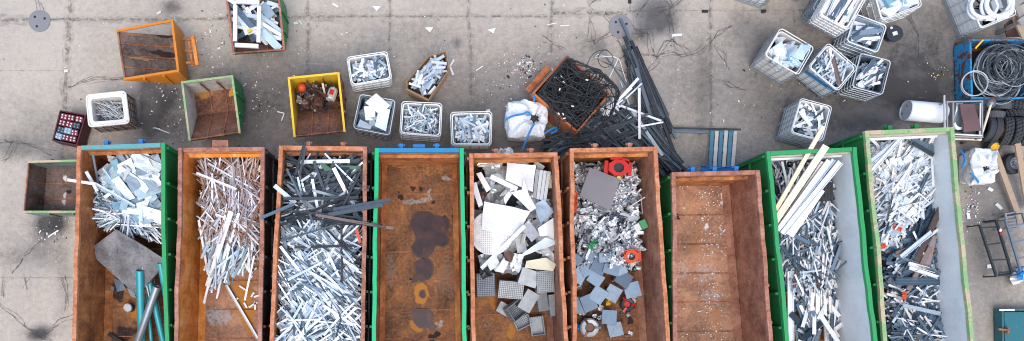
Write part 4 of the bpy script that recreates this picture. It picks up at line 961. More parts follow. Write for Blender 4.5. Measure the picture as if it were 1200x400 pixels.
SHORT = dict(l=(.18, .38), w=(.025, .05), t=(.008, .02), var=['flat', 'flat', 'chan', 'angle', 'rib', 'h'], pitch=9, roll=25)
def off(inner, h, zb, ni, ns, spec, mat, label, seed, fill='fill_pale', bumps=.07, nm='metal_offcut', heapl=None, group=None):
    heap(inner, h - .07, zb + .3 if h - zb > .5 else zb + .12, ni, ns, spec, mat, nm, label, 'offcut', group or 'metal offcuts in the crates', heapl or ('heap of small scrap pieces: ' + label[:60]), seed, fill, bumps=bumps, edge=.15)

r, i, a = crate([(406.5, 67), (452, 61.5), (459, 92), (412, 101)], .78, 'rounded white crate of pale offcuts between the yellow skip and the cardboard box', rail='cage_white', lip=.04, cage='cage_white', bars=(4, 3))
off(i, .80, 0, 26, 110, dict(SHORT, l=(.2, .42), w=(.035, .065)), 'white_strip', 'pale metal offcut in the rounded white crate above the crate of plates', 11)
r, i, a = crate([(422.5, 111), (462.5, 117.5), (456, 159), (414, 150)], .85, 'dark crate topped with large pale blue plates, right of the yellow skip', tub='tub_dark', cage='cage', rail='rail_pale', lip=.04, bars=(5, 4))
off(i, .78, 0, 14, 30, dict(l=(.3, .6), w=(.1, .2), t=(.01, .03), var=['dent0', 'dent2', 'rib'], pitch=8, roll=10), 'slate_strip', 'dark blue metal piece in the crate topped with pale plates', 12, 'fill')
for qd, zz, lb in (([(441, 109.5), (457.5, 124), (444, 135), (428, 121)], .95, 'pale square plate lying topmost at the back of the dark crate'), ([(426.5, 125), (440, 124), (439.5, 141), (428.5, 141)], .9, 'narrow pale plate at the left in the dark crate'),
                   ([(444, 125), (457, 129), (452, 153.5), (439, 148)], .93, 'large pale blue plate at the lower right in the dark crate'), ([(432, 138), (443, 136), (442, 147), (433, 148)], .87, 'small pale plate low in the middle of the dark crate'),
                   ([(422, 140), (436, 147), (434, 152), (418, 149)], .84, 'slate blue plate at the near edge of the dark crate'), ([(452, 118), (460, 119), (458, 128), (452, 126)], .86, 'grey plate in the far right corner of the dark crate')):
    sheet('metal_plate', qd, [zz, zz - .01, zz - .05, zz - .03], .012, 'steel_blue' if 'slate' in lb else 'plate_blue' if 'grey' in lb else 'board_white' if 'square' in lb else 'plate_blue', lb, 'plate', 'plates in the dark crate')
r, i, a = crate([(472, 118.5), (519, 122), (515, 160), (467.5, 157.5)], .80, 'square pale crate heaped with thin shiny strips under the cardboard box', tub='tub_white', rail='cage_white', lip=.035, cage='cage_white', bars=(4, 3))
off(i, .82, 0, 40, 190, dict(l=(.16, .34), w=(.018, .04), t=(.006, .014), var=['curl', 'bent', 'flat', 'bentc'], pitch=14, roll=40), 'white_strip', 'thin curled strip in the square crate under the cardboard box', 13)
r, i, a = crate([(528, 132), (574, 131), (577, 170), (530, 170)], .70, 'low pale crate of white strips just left of the white bulk bag', tub='tub_white', rail='cage_white', lip=.035, cage='cage_white', bars=(4, 3))
off(i, .72, 0, 26, 100, dict(SHORT, l=(.2, .4), w=(.04, .075), var=['flat', 'flat', 'chan']), 'white_strip', 'white metal strip in the low crate beside the bulk bag', 14)
r, i, a = crate([(103.5, 112.5), (150, 107.5), (147, 144.5), (102.5, 149)], .75, 'white plastic crate in a rusty cage holding thin grey rods', tub='tub_dirty', cage='cage_rust', rail='tub_dirty', rail_r=.03, lip=.16, bars=(4, 4), tub_h=.76)
off(i, .60, 0, 34, 50, dict(l=(.35, .75), w=(.012, .02), t=(.012, .02), var=['rod', 'rod', 'flat'], yaw=(-35, 28), pitch=6), 'rod_grey', 'thin grey rod in the white crate with the rusty cage', 15, 'fill', nm='metal_rod')
# crates on the right
r, i, a = crate([(938, 114.6), (974, 125), (965, 166), (927, 156)], .95, 'lone crate of dark and white offcuts, the nearest to the green containers', bars=(5, 5), rail='rail_pale')
off(i, .94, 0, 20, 80, dict(SHORT, l=(.25, .5), w=(.04, .09)), 'mixed_strip', 'dark or white offcut in the lone crate above the green containers', 16, 'fill')
r, i, a = crate([(915, 34), (953, 57), (934, 88), (896, 65)], .95, 'crate of square pale blocks, leftmost of the cluster at upper right', tub='tub_dirty', rail='cage_white', bars=(5, 4), cage='cage', rail_up=.03)
off(i, .90, 0, 12, 16, dict(l=(.22, .34), w=(.16, .26), t=(.05, .12), var=['dent0', 'dent1', 'fold1'], pitch=12, roll=15), 'plate_blue', 'square pale block in the leftmost crate of the upper right cluster', 17, 'fill', nm='metal_block')
# the stack: lower and upper crate
r, i, a = crate([(952.5, 10), (987, 30), (1014, -17), (980, -37)], .72, 'bluish crate carrying the tall white crate on its top, lower of the two', tub='tub_blue', cage='cage', bars=(7, 5))
r, i, a = crate([(960, 17), (993.5, 36), (1020, -11), (986.6, -30)], 1.40, 'tall dirty white crate of long strips, stacked on a bluish crate', tub='tub_dirty', cage='cage_white', rail='cage_white', zb=.74, bars=(5, 4), lip=.06)
off(i, 1.40, .74, 18, 26, dict(l=(.6, 1.0), w=(.05, .10), t=(.01, .03), var=['flat', 'chan', 'flat'], yaw=(62, 7), pitch=3, roll=8), 'mixed_strip', 'long strip in the tall stacked white crate', 18, 'fill')
r, i, a = crate([(946, 79), (971.4, 50.6), (1003, 79.3), (983, 106)], .88, 'crate with a blue stripe on its side, full of pale offcuts', tub='tub_white', rail='rail_pale', bars=(5, 4), stripe=3)
off(i, .88, 0, 26, 110, dict(SHORT, l=(.3, .65), w=(.025, .055), yaw=(60, 30)), 'white_strip', 'pale strip in the crate with the blue stripe', 19)
stick('dark_profile', (976, 66), .93, (984, 99), .93, .10, .03, 'chan', 'slate_strip', 'dark slate profile lying lengthwise in the crate with the blue stripe', 'profile')
r, i, a = crate([(1008.6, 62.3), (1044.7, 72), (1034, 110), (998, 101.6)], .85, 'crate with dark and white strips beside the blue striped crate', tub='tub_dark', rail='rail_pale', bars=(3, 5), cage='rail_pale')
off(i, .82, 0, 22, 60, dict(l=(.3, .65), w=(.04, .09), t=(.01, .03), var=['flat', 'chan', 'flat'], yaw=(40, 18), pitch=6), 'mixed_strip', 'strip in the crate right of the blue striped one', 20, 'fill')
r, i, a = crate([(1004, 17.5), (1036.5, 28), (1031, 63), (991, 47)], .85, 'crate of long grey strips behind the round black lid', tub='tub_blue', rail='cage_white', rail_r=.018, bars=(3, 4), cage='cage_white')
off(i, .82, 0, 16, 24, dict(l=(.5, .85), w=(.06, .13), t=(.01, .03), var=['flat', 'chan', 'rib'], yaw=(15, 18), pitch=5), 'mixed_strip', 'long strip in the crate beside the round black lid', 21, 'fill')
r, i, a = crate([(1024, -20), (1070, -34), (1079, 9), (1031, 24)], .85, 'crate of pale boxes at the top edge, above the black lid', tub='tub_dirty', rail='cage_white', bars=(5, 3), cage='cage_white')
off(i, .84, 0, 12, 12, dict(l=(.25, .4), w=(.2, .3), t=(.06, .14), var=['flat', 'fold0', 'fold2'], pitch=10, roll=12), 'plate_blue', 'pale box in the crate at the top edge', 22, 'fill', nm='metal_box')
r, i, a = crate([(1149.5, 34), (1128.5, -15.5), (1170, -34), (1191, 16)], .85, 'crate with white grid side holding white hose coils, top right', tub='board_white', cage='cage', rail='cage_white', bars=(4, 4))
off(i, .70, 0, 5, 8, dict(l=(.3, .6), w=(.06, .1), t=(.03, .05), var=['flat', 'chan']), 'white_lit', 'white metal piece under the hose coils', 23, 'fill')
def coil(name, px, py, z, r0, r1, turns, rad, mat, label, tilt=(0, 0), n=26, group=None, jit=.03):
    c = P(px, py, z); pts = []
    N = int(turns * n)
    for k in range(N):
        t = k / N; a = 2 * PI * turns * t; r_ = r0 + (r1 - r0) * (.5 - .5 * math.cos(t * PI * 3)) + jit * math.sin(a * .37 + z * 9)
        pts.append(c + Vector((r_ * math.cos(a), r_ * math.sin(a), rad * 1.5 * math.sin(turns * t * 2.2) + tilt[0] * r_ * math.cos(a) + tilt[1] * r_ * math.sin(a) + .02 * math.sin(a * 1.7))))
    mb = MB(); mb.tube(pts, rad, 7); return tag(mb.build(name, mat, smooth=True), label, 'coil', group)
coil('hose_coil', 1151, 8, .86, .26, .36, 4, .045, 'hose_white', 'white hose coil nearer the grid side of the crate, partly under the other coil', (.15, 0))
coil('hose_coil', 1169, 5, .95, .26, .42, 4, .045, 'hose_white', 'white hose coil at the right in the crate, with a grey box in its ring', (.05, .1))
sheet('grey_cover', [(1161, 2), (1172, -2), (1176, 9), (1164, 12)], .98, .08, 'cage', 'small grey box lying inside the right white hose coil', 'box')
stick('white_tube', (1154, 23), .92, (1181, 20), .92, .09, .09, 'pipe', 'hose_white', 'white plastic tube lying along the near rim of the hose crate', 'tube')
stick('white_tube', (1166, 22), .98, (1186, 13), .98, .14, .12, 'pipe', 'hose_white', 'short wide white tube pointing over the right rim of the hose crate', 'tube')
# two crates just beyond the top edge
crate([(859, -20), (902, -6), (921, -23), (878, -37)], .80, 'pale crate corner showing at the top edge, left of the crate cluster')
crate([(925, -24), (953, -10), (962, -40), (934, -54)], .80, 'crate corner barely showing at the top edge beside the stacked crates')
lid = thing('black_pot', 'round black pot lid with a white label on the ground by the crates', 'lid', P(1048.7, 39.4, 0)); c = P(1048.7, 39.4, .30)
mb = MB(); mb.disc((c.x, c.y, .27), .225, .035, 36); dsc = mb.build('disc', 'frame_dark', lid)
mb = MB(); mb.box((c.x, c.y, .309), (.13, .10, .006), .3); mb.build('label_patch', 'board_white', dsc)
mb = MB(); mb.disc((c.x, c.y, 0), .12, .268, 20); mb.build('pot', 'frame_dark', lid)
mb = MB(); mb.disc((c.x - .10, c.y + .15, .305), .035, .01, 14); mb.build('cap', 'board_white', lid)

# ------------------------------------------------------------------ cardboard box and bulk bags
def cardboard():
    pts = [(476, 96), (503.6, 64.6), (523, 60), (526.5, 82), (502, 118), (475.5, 104.5)]; h = .85
    c = P(503, 90, 0); root = thing('cardboard_box', 'open brown cardboard octagon box full of grey blue strips', 'box', c)
    top = [P(*p, h) for p in pts]; base = [flat(P(*p, h)) * 1.0 for p in pts]; base = [c + (b - c) * .90 for b in base]
    n = len(top); sub = []
    for i in range(n):
        for t in (0, .33, .66): sub.append((top[i].lerp(top[(i + 1) % n], t), base[i].lerp(base[(i + 1) % n], t)))
    for nm, o_, m_, dz in (('outer_wall', 1.0, 'card', 0), ('inner_wall', .955, 'card_in', -.05)):
        A = [c + (flat(t) - c) * o_ + Z * (t.z + dz + .03 * fbm(t.x * 4, t.y * 4, 2)) for t, b in sub]; B = [c + (b - c) * o_ + Z * .015 for t, b in sub]
        I = [c + (flat(t) - c) * (o_ - .02) + Z * t_.z for (t, b), t_ in zip(sub, A)]; J = [c + (b - c) * (o_ - .02) + Z * .015 for t, b in sub]
        k = len(A); mb = MB(); fs = []
        for i in range(k):
            j = (i + 1) % k; fs += [(i, j, k + j, k + i), (2 * k + j, 2 * k + i, 3 * k + i, 3 * k + j), (i, 2 * k + i, 2 * k + j, j)]
        mb.add(A + B + I + J, fs); mb.build(nm, m_, root)
    mb = MB(); f = [c + (b - c) * .93 + Z * .02 for t, b in sub]; mb.add(f, [tuple(range(len(f)))]); mb.build('bottom', 'card_in', root)
    q = [top[0], top[1]]; mb = MB(); d = (q[1] - q[0]); nn = Vector((-d.y, d.x, 0)).normalized()
    mb.prism([q[0] + nn * .06 - Z * .12, q[1] + nn * .03 - Z * .05, q[1] + nn * .01, q[0] + nn * .01], [q[0] + nn * .055 - Z * .13, q[1] + nn * .025 - Z * .06, q[1] + nn * .005 - Z * .01, q[0] + nn * .005 - Z * .01]); mb.build('flap', 'card', root)
    inner = [c + (flat(t) - c) * .87 + Z * h for t in top]
    heap([Vector(p) for p in inner], h - .06, .3, 26, 60, dict(l=(.22, .42), w=(.045, .075), t=(.01, .03), var=['chan', 'flat', 'chand'], yaw=(50, 38), pitch=7), 'grey_strip', 'metal_offcut', 'grey blue metal strip in the cardboard box', 'offcut', 'metal offcuts in the crates', 'heap of grey blue strips filling the cardboard box', 31, 'fill_pale', edge=.12, bumps=.08)
cardboard()
def bulk_bag(px, py, rx, ry, h, label, seed, hole, straps, rot=0):
    c = P(px, py, 0); root = thing('bulk_bag', label, 'bag', c, 'white bulk bags'); nu, nv = 64, 26; vs = []
    hv = P(*hole, h) - P(px, py, h)
    for j in range(nv + 1):
        v = j / nv
        for i in range(nu):
            a = 2 * PI * i / nu; sq = 1 / max(abs(math.cos(a)), abs(math.sin(a))) ** .72
            if v < .6: r_ = .88 + .12 * math.sin(v / .6 * PI * .6); z_ = h * .92 * (v / .6) ** .9
            else: t = (v - .6) / .4; r_ = 1.0 - .83 * t; z_ = h * (.92 + .10 * math.sin(t * PI * .7) - (.55 * max(0, t - .72)))
            x = rx * r_ * sq * .9 * math.cos(a + rot); y = ry * r_ * sq * .9 * math.sin(a + rot)
            o = hv * max(0, (v - .6) / .4); p = Vector((x, y, z_)) + o
            k = .16 * min(1, v * 3); ridge = abs(fbm(p.x * 2.2 + seed, p.y * 2.2, 3, 1.2))
            p += Vector((fbm(a * 2 + seed, v * 4, 3), fbm(a * 2 + seed + 9, v * 4, 3), 1.1 * (ridge - .12) if v > .35 else 0)) * k * .95
            if v > .3: p.z += .05 * math.sin(a * 7 + seed + 3 * v) * (1 - abs(v - .65))
            vs.append(c + Vector((p.x, p.y, max(.01 if v == 0 else .03, p.z))))
    fs = [(j * nu + i, j * nu + (i + 1) % nu, (j + 1) * nu + (i + 1) % nu, (j + 1) * nu + i) for j in range(nv) for i in range(nu)]
    fs += [tuple(range(nu - 1, -1, -1))]
    mb = MB(); mb.add(vs, fs); mb.build('sack', 'bag', root, smooth=True)
    top = vs[nv * nu:]; mb = MB(); cc = sum((Vector(v) for v in top), Vector()) / nu; mb.add([Vector(v) * .98 + cc * .02 - Z * .006 for v in top], [tuple(range(nu))]); mb.build('opening', 'fill', root)
    for s_ in straps:
        pts = [P(x, y, z) for x, y, z in s_]; q = []
        for a_, b_ in zip(pts, pts[1:]): q += [a_.lerp(b_, t / 6) for t in range(6)]
        q.append(pts[-1]); q2 = [(q[max(0, i - 2)] + q[i] * 2 + q[min(len(q) - 1, i + 2)]) / 4 for i in range(len(q))]
        mb = MB(); mb.tube(q2, .026, 6); mb.build('strap', 'strap', root)
    return root
bulk_bag(613, 148, .60, .58, .85, 'full white bulk bag with blue straps between the low crate and the cable box', 3, (623, 146),
         [[(590, 142, .92), (600, 136, 1.0), (612, 134, 1.0), (619, 131, 1.02), (622, 134, 1.02), (617, 135, 1.0)], [(627, 144, 1.0), (622, 152, 1.0), (617, 163, .98), (612, 177, .85)], [(625.5, 120, .93), (626, 115, .98), (624.5, 112, 1.0), (627, 113, .97)], [(638, 157, .9), (645, 152, .9), (652, 149, .85), (653, 153, .82), (645, 157, .86)]])
bulk_bag(1135, 199, .38, .52, .66, 'white bulk bag with blue straps behind the rightmost green container', 8, (1137, 203),
         [[(1125, 176, .66), (1130, 182, .74), (1131, 190, .76), (1127, 197, .72)], [(1137, 203, .80), (1143, 208, .78), (1147, 214, .62)], [(1157, 205, .6), (1160, 209, .55), (1157, 214, .5), (1154, 210, .55), (1157, 205, .6)]])
# ------------------------------------------------------------------ leftmost container: sheets, thin strips, grey panel, teal tubes
LC1 = 'leftmost container'
heap([(118, 178), (190, 176), (191, 262), (150, 268), (122, 225)], 1.35, .35, 52, 80, [dict(l=(.3, .75), w=(.14, .36), t=(.01, .03), var=['dent0', 'dent1', 'dent2', 'dent3', 'fold1', 'rib'], pitch=12, roll=14), dict(p=.5, l=(.3, .7), w=(.05, .12), t=(.01, .03), var=['flat', 'chan'], pitch=10)],
     'plate_blue', 'metal_sheet', 'pale blue metal sheet in the upper half of the leftmost container', 'sheet', 'pale sheets in the leftmost container', 'heap of pale sheets and offcuts in the leftmost container', 41, 'fill', bumps=.2)
heap([(102, 225), (122, 212), (190, 255), (192, 285), (130, 272), (104, 262)], 1.1, .3, 36, 230, dict(l=(.5, 1.15), w=(.025, .05), t=(.01, .025), var=['flat', 'chan', 'rod', 'curl'], yaw=lambda x, y, r: math.atan2(y - P(165, 255).y, x - P(165, 255).x) + r.gauss(0, .5), pitch=9),
     'white_strip', 'metal_strip', 'thin white strip fanned out above the grey panel', 'strip', 'thin strips in the leftmost container', 'tangle of thin pale strips in the leftmost container', 42, 'fill', bumps=.12)
stick('metal_strip', (79, 211), 2.06, (112, 216), 1.8, .07, .05, 'flat', 'white_lit', 'pale strip sticking out over the left rim of the leftmost container', 'strip')
stick('metal_strip', (111, 215), 1.8, (158, 242), 1.45, .07, .04, 'chan', 'white_lit', 'long pale strip running on from the overhanging strip into the heap', 'strip')
stick('metal_strip', (101, 201), 1.85, (114, 224), 1.5, .08, .04, 'flat', 'white_lit', 'short pale strip standing by the left wall next to the overhanging strip', 'strip')
stick('metal_strip', (109, 181), 1.8, (116, 220), 1.4, .05, .03, 'flat', 'white_strip', 'thin grey strip upright along the back left of the leftmost container', 'strip')
sheet('metal_sheet', [(102, 294), (136, 269), (196, 305), (161, 347)], [.95, 1.38, 1.4, .95], .10, 'board_grey', 'large dirty grey panel lying across the middle of the leftmost container', 'panel', None, .02)
for p0, z0, p1, z1, wd, mt, v, lb in (((164, 317), 1.25, (166, 405), .5, .20, 'teal', 'pipe', 'left wide teal tube leaning on the grey panel'), ((184, 336), 1.15, (160, 404), .62, .20, 'tube_grey', 'pipe', 'grey blue tube crossing in front of the teal tubes'),
                                      ((188, 308), 1.3, (197, 360), .7, .17, 'teal', 'pipe', 'short teal tube by the right wall next to the grey panel'), ((175, 330), .95, (193, 408), .45, .16, 'teal', 'pipe', 'teal tube lying under the grey one at the right wall'),
                                      ((167, 313), 1.2, (178, 360), .8, .07, 'tube_grey', 'pipe', 'thin grey tube between the teal tubes'), ((172, 345), .7, (178, 405), .4, .10, 'teal', 'pipe', 'narrow dark teal tube half hidden under the others'), ((180, 322), .9, (190, 380), .6, .06, 'frame_dark', 'rod', 'thin dark rod among the teal tubes')):
    stick('metal_tube', p0, z0, p1, z1, wd, wd, v, mt, lb, 'tube')
stick('dark_bar', (127, 391), .30, (144, 402), .30, .09, .05, 'flat', 'frame_dark', 'short black bar on the floor at the bottom of the leftmost container', 'bar')
for qd, lb in (([(133, 326), (143, 330), (148, 340), (137, 342)], 'small bent grey plate below the large grey panel'), ([(149, 338), (156, 341), (160, 350), (153, 347)], 'small grey scrap plate touching the lower corner of the grey panel'), ([(130, 335), (134, 337), (133, 341), (129, 339)], 'tiny white scrap plate on the floor left of the can')):
    sheet('scrap_plate', qd, [.42, .45, .33, .31], .012, 'steel_blue', lb, 'plate')
c = P(153.5, 361, .22); can = thing('paint_can', 'round can with a pale lid on the rusty floor beside the teal tubes', 'can', c)
mb = MB(); mb.disc((c.x, c.y, .225), .115, .20, 24); bd = mb.build('body', 'frame_dark', can); mb = MB(); mb.disc((c.x, c.y, .4255), .10, .012, 24); mb.build('lid', 'can_grey', can)
mb = MB(); mb.tube([Vector((c.x + .115 * math.cos(k * PI / 10), c.y + .115 * math.sin(k * PI / 10), .43 + .0 * k)) for k in range(20)], .012, 5, True); mb.build('rim', 'tube_grey', bd)

# ------------------------------------------------------------------ second container: brownish strips
G2 = 'strips in the orange container with the black side'
heap([(230, 184), (307, 183), (306, 262), (300, 290), (236, 282)], 1.25, .3, 100, 520, dict(l=(.5, 1.5), w=(.018, .045), t=(.012, .03), var=['flat', 'chan', 'angle', 'rod', 'bent', 'twist'], yaw=lambda x, y, r: r.choice([-.85, -.6, 1.0, 1.3, 1.5, 1.75]) + r.gauss(0, .25), pitch=7), 'pink_strip', 'brown_strip',
     'thin brownish strip in the orange container with the black side', 'strip', G2, 'heap of brownish thin strips in the orange container', 51, 'fill', bumps=.12)
heap([(232, 240), (303, 240), (303, 305), (285, 318), (264, 335), (244, 340), (234, 270)], .95, .25, 36, 130, dict(l=(.7, 1.7), w=(.02, .055), t=(.012, .03), var=['flat', 'chan', 'angle'], yaw=(70, 20), pitch=6), 'white_strip', 'metal_strip',
     'pale strip hanging below the brownish heap in the orange container', 'strip', 'pale strips in the orange container', 'pale strips at the foot of the brownish heap', 52, None, bumps=.1)
for p0, z0, p1, z1, wd, v, lb in (((271, 248), 1.35, (243, 336), .55, .13, 'chan', 'widest long pale profile slanting down the orange container'), ((264, 252), 1.25, (239, 356), .35, .06, 'chan', 'longest thin pale profile left of the widest one'), ((276, 262), 1.15, (254, 350), .4, .05, 'flat', 'thin pale profile right of the widest one'),
                                  ((280, 250), 1.2, (250, 338), .5, .07, 'chan', 'long pale profile lying close to the widest one'), ((265, 334), .30, (302, 397), .26, .075, 'chan', 'single white bar lying apart at the bottom of the orange container'), ((298, 300), .8, (287, 352), .28, .05, 'flat', 'thin grey strip near the right wall above the single white bar'),
                                  ((233, 258), 1.0, (244, 322), .4, .06, 'flat', 'dark edged pale strip along the left wall of the orange container'), ((230, 203), 1.45, (277, 222), 1.4, .06, 'chan', 'pale lilac strip lying across the top of the brownish heap')):
    stick('metal_profile', p0, z0 + (.22 if z0 > .7 else 0), p1, z1 + (.22 if z0 > .7 else 0), wd, .035, v, 'white_lit', lb, 'profile', 'long pale profiles')
for k in range(16):
    x, y = R.uniform(262, 303), R.uniform(298, 362)
    if k < 5: x = R.uniform(292, 303)
    a = R.uniform(0, PI); put('metal_offcut', 'flat', 'white_lit', pose(P(x, y, .24), a, 0, 0, (R.uniform(.12, .32), .05, .02)), 'small pale offcut scattered on the floor of the orange container', 'offcut', 'offcuts on the orange container floor')

# ------------------------------------------------------------------ third container: dark over white
heap([(334, 184), (427, 183), (427, 262), (332, 264)], 1.62, .5, 90, 300, [dict(l=(.6, 1.6), w=(.03, .08), t=(.015, .04), var=['flat', 'chan', 'angle', 'chand'], yaw=lambda x, y, r: r.choice([-.2, .1, -.9, 1.1, 1.5, .5]) + r.gauss(0, .2), pitch=8), dict(p=.28, mat='white_strip', l=(.5, 1.3), w=(.03, .06), t=(.012, .03), var=['flat', 'chan', 'angle'], pitch=9, name='metal_strip', label='pale strip among the dark profiles of the overfilled container', cat='strip', group='pale strips among the dark profiles')],
     'dark_strip', 'dark_profile', 'dark metal profile in the upper half of the overfilled container', 'profile', 'dark profiles in the overfilled container', 'heap of dark profiles in the overfilled container', 61, 'fill', bumps=.2)
heap([(330, 256), (426, 258), (423, 410), (322, 410), (326, 300)], 1.62, .5, 110, 1200, [dict(l=(.6, 1.5), w=(.022, .062), t=(.012, .03), var=['flat', 'chan', 'flat', 'angle', 'chand', 'bent', 'twist', 'bentc'], yaw=lambda x, y, r: (-.75 if noise.noise(Vector((x * 1.1, y * 1.1, 2.2))) + r.gauss(0, .25) > -.12 else .72) + r.gauss(0, .22), pitch=9), dict(p=.16, mat='slate_strip', l=(.6, 1.4), w=(.02, .05), t=(.012, .03), var=['flat', 'chan'], pitch=8, name='dark_profile', label='slate strip among the white strips of the overfilled container', cat='profile', group='slate strips among the white strips')], 'white_strip', 'metal_strip',
     'white metal strip in the lower half of the overfilled container', 'strip', 'white strips in the overfilled container', 'heap of white strips in the overfilled container', 62, 'fill', bumps=.15)
for p0, z0, p1, z1, wd, mt, lb in (((305, 256), 2.15, (345, 239), 2.05, .07, 'slate_strip', 'slate strip poking out furthest left over the rim of the overfilled container'), ((321.5, 217.5), 2.1, (346, 238), 1.8, .11, 'white_lit', 'white square tube poking out over the left rim of the overfilled container'),
                                   ((391, 197), 1.85, (413, 240), 1.7, .10, 'white_lit', 'bright pale bar slanting across the dark profiles at the right'), ((366, 210), 1.85, (373, 248), 1.7, .07, 'white_lit', 'bright pale bar standing upright in the middle of the dark profiles'),
                                   ((350, 190), 1.75, (410, 189), 1.75, .09, 'white_strip', 'long white bar lying level along the front wall of the overfilled container'), ((345, 228), 1.8, (374, 252), 1.7, .06, 'cream', 'thin cream strip slanting below the white square tube'),
                                   ((346, 205), 1.95, (357, 168), 2.12, .06, 'dark_strip', 'dark profile sticking up over the front rim, left one of the pair'), ((351, 206), 1.95, (358, 174), 2.1, .06, 'dark_strip', 'dark profile touching the front rim, right one of the pair'),
                                   ((332, 233), 1.95, (420, 232), 1.85, .07, 'dark_strip', 'long dark bar lying level across the middle of the dark heap'), ((330, 264), 1.95, (424, 222), 1.85, .06, 'dark_strip', 'long dark bar rising to the right across the dark heap'), ((332, 246), 1.98, (425, 256), 1.9, .045, 'dark_strip', 'thin dark bar falling to the right across the foot of the dark heap'), ((329, 282), 1.9, (400, 262), 1.9, .04, 'dark_strip', 'thin dark bar at the left where the dark heap meets the white strips'), ((336, 198), 1.9, (368, 262), 1.9, .05, 'dark_strip', 'dark bar slanting down the left part of the dark heap'), ((424, 198), 1.9, (392, 262), 1.9, .05, 'dark_strip', 'dark bar slanting down the right part of the dark heap'), ((378, 264), 1.85, (424, 310), 1.75, .05, 'dark_strip', 'dark bar reaching from the dark heap down into the white strips'),
                                   ((390, 246), 1.95, (457, 234.5), 2.15, .09, 'slate_strip', 'slate profile reaching over the green rim, upper one'), ((385, 252), 1.95, (449, 240), 2.1, .10, 'dark_strip', 'dark profile just reaching the green rim below the upper one'),
                                   ((370, 252), 1.95, (461, 268), 2.1, .07, 'slate_strip', 'slate profile reaching furthest right over the green rim'), ((362, 256), 1.9, (452, 266), 2.12, .06, 'dark_strip', 'dark profile below the one reaching furthest right'),
                                   ((380, 262), 1.85, (448, 264), 2.1, .05, 'dark_strip', 'thin dark strip just over the right rim of the overfilled container'), ((345, 290), 1.8, (420, 288), 1.75, .06, 'dark_strip', 'dark bar lying level across the white strips'),
                                   ((400, 256), 1.8, (401, 346), 1.7, .05, 'dark_strip', 'dark bar lying lengthwise on the white strips'), ((362, 335), 1.75, (427, 300), 1.7, .05, 'dark_strip', 'dark bar slanting up across the white strips'), ((331, 268), 1.8, (343, 350), 1.6, .09, 'slate_strip', 'slate bar along the left wall beside the white strips')):
    stick('dark_profile' if mt in ('dark_strip', 'slate_strip') else 'metal_bar', p0, z0, p1, z1, wd, .045, R.choice(['chan', 'flat', 'chand']), mt, lb, 'profile' if mt in ('dark_strip', 'slate_strip') else 'bar')
sheet('green_sheet', [(373, 191), (380, 192), (390, 199), (381, 201)], [1.83, 1.84, 1.8, 1.82], .012, 'dark_green', 'dark green scrap sheet on the dark profiles, left one', 'sheet')
sheet('green_sheet', [(398, 193), (424, 195), (422, 199), (399, 197)], [1.83, 1.84, 1.8, 1.82], .012, 'dark_green', 'dark green narrow sheet on the dark profiles, right one', 'sheet')
sheet('red_scrap', [(415, 268), (419, 268), (424, 284), (421, 285)], [1.78, 1.79, 1.78, 1.77], .012, 'red_orange', 'small red scrap piece among the white strips by the right wall', 'scrap')

# ------------------------------------------------------------------ fifth container: boards, disc and perforated boxes
heap([(556, 190), (652, 190), (657, 300), (650, 325), (562, 318)], 1.05, .4, 40, 60, [dict(l=(.35, .8), w=(.12, .35), t=(.015, .05), var=['dent0', 'dent1', 'dent3', 'fold0', 'chan'], pitch=14, roll=20), dict(p=.7, mat='silver', l=(.25, .5), w=(.15, .3), t=(.1, .2), var=['crumple0', 'crumple1', 'crumple2'])],
     'rod_grey', 'scrap_plate', 'grey scrap plate under the white boards', 'plate', 'scrap plates under the white boards', 'heap of grey scrap under the white boards', 71, 'fill', bumps=.18)
c = P(576.5, 273, 1.42); mb = MB(); q = [Vector((c.x + .56 * math.cos(t * PI / 24), c.y + .58 * math.sin(t * PI / 24), c.z + .05 * math.cos(t * PI / 24))) for t in range(48)]; mb.prism(q, [p - Z * .02 for p in q]); tag(mb.build('round_disc', 'disc_white'), 'large round white perforated disc half covered by a white board', 'disc')
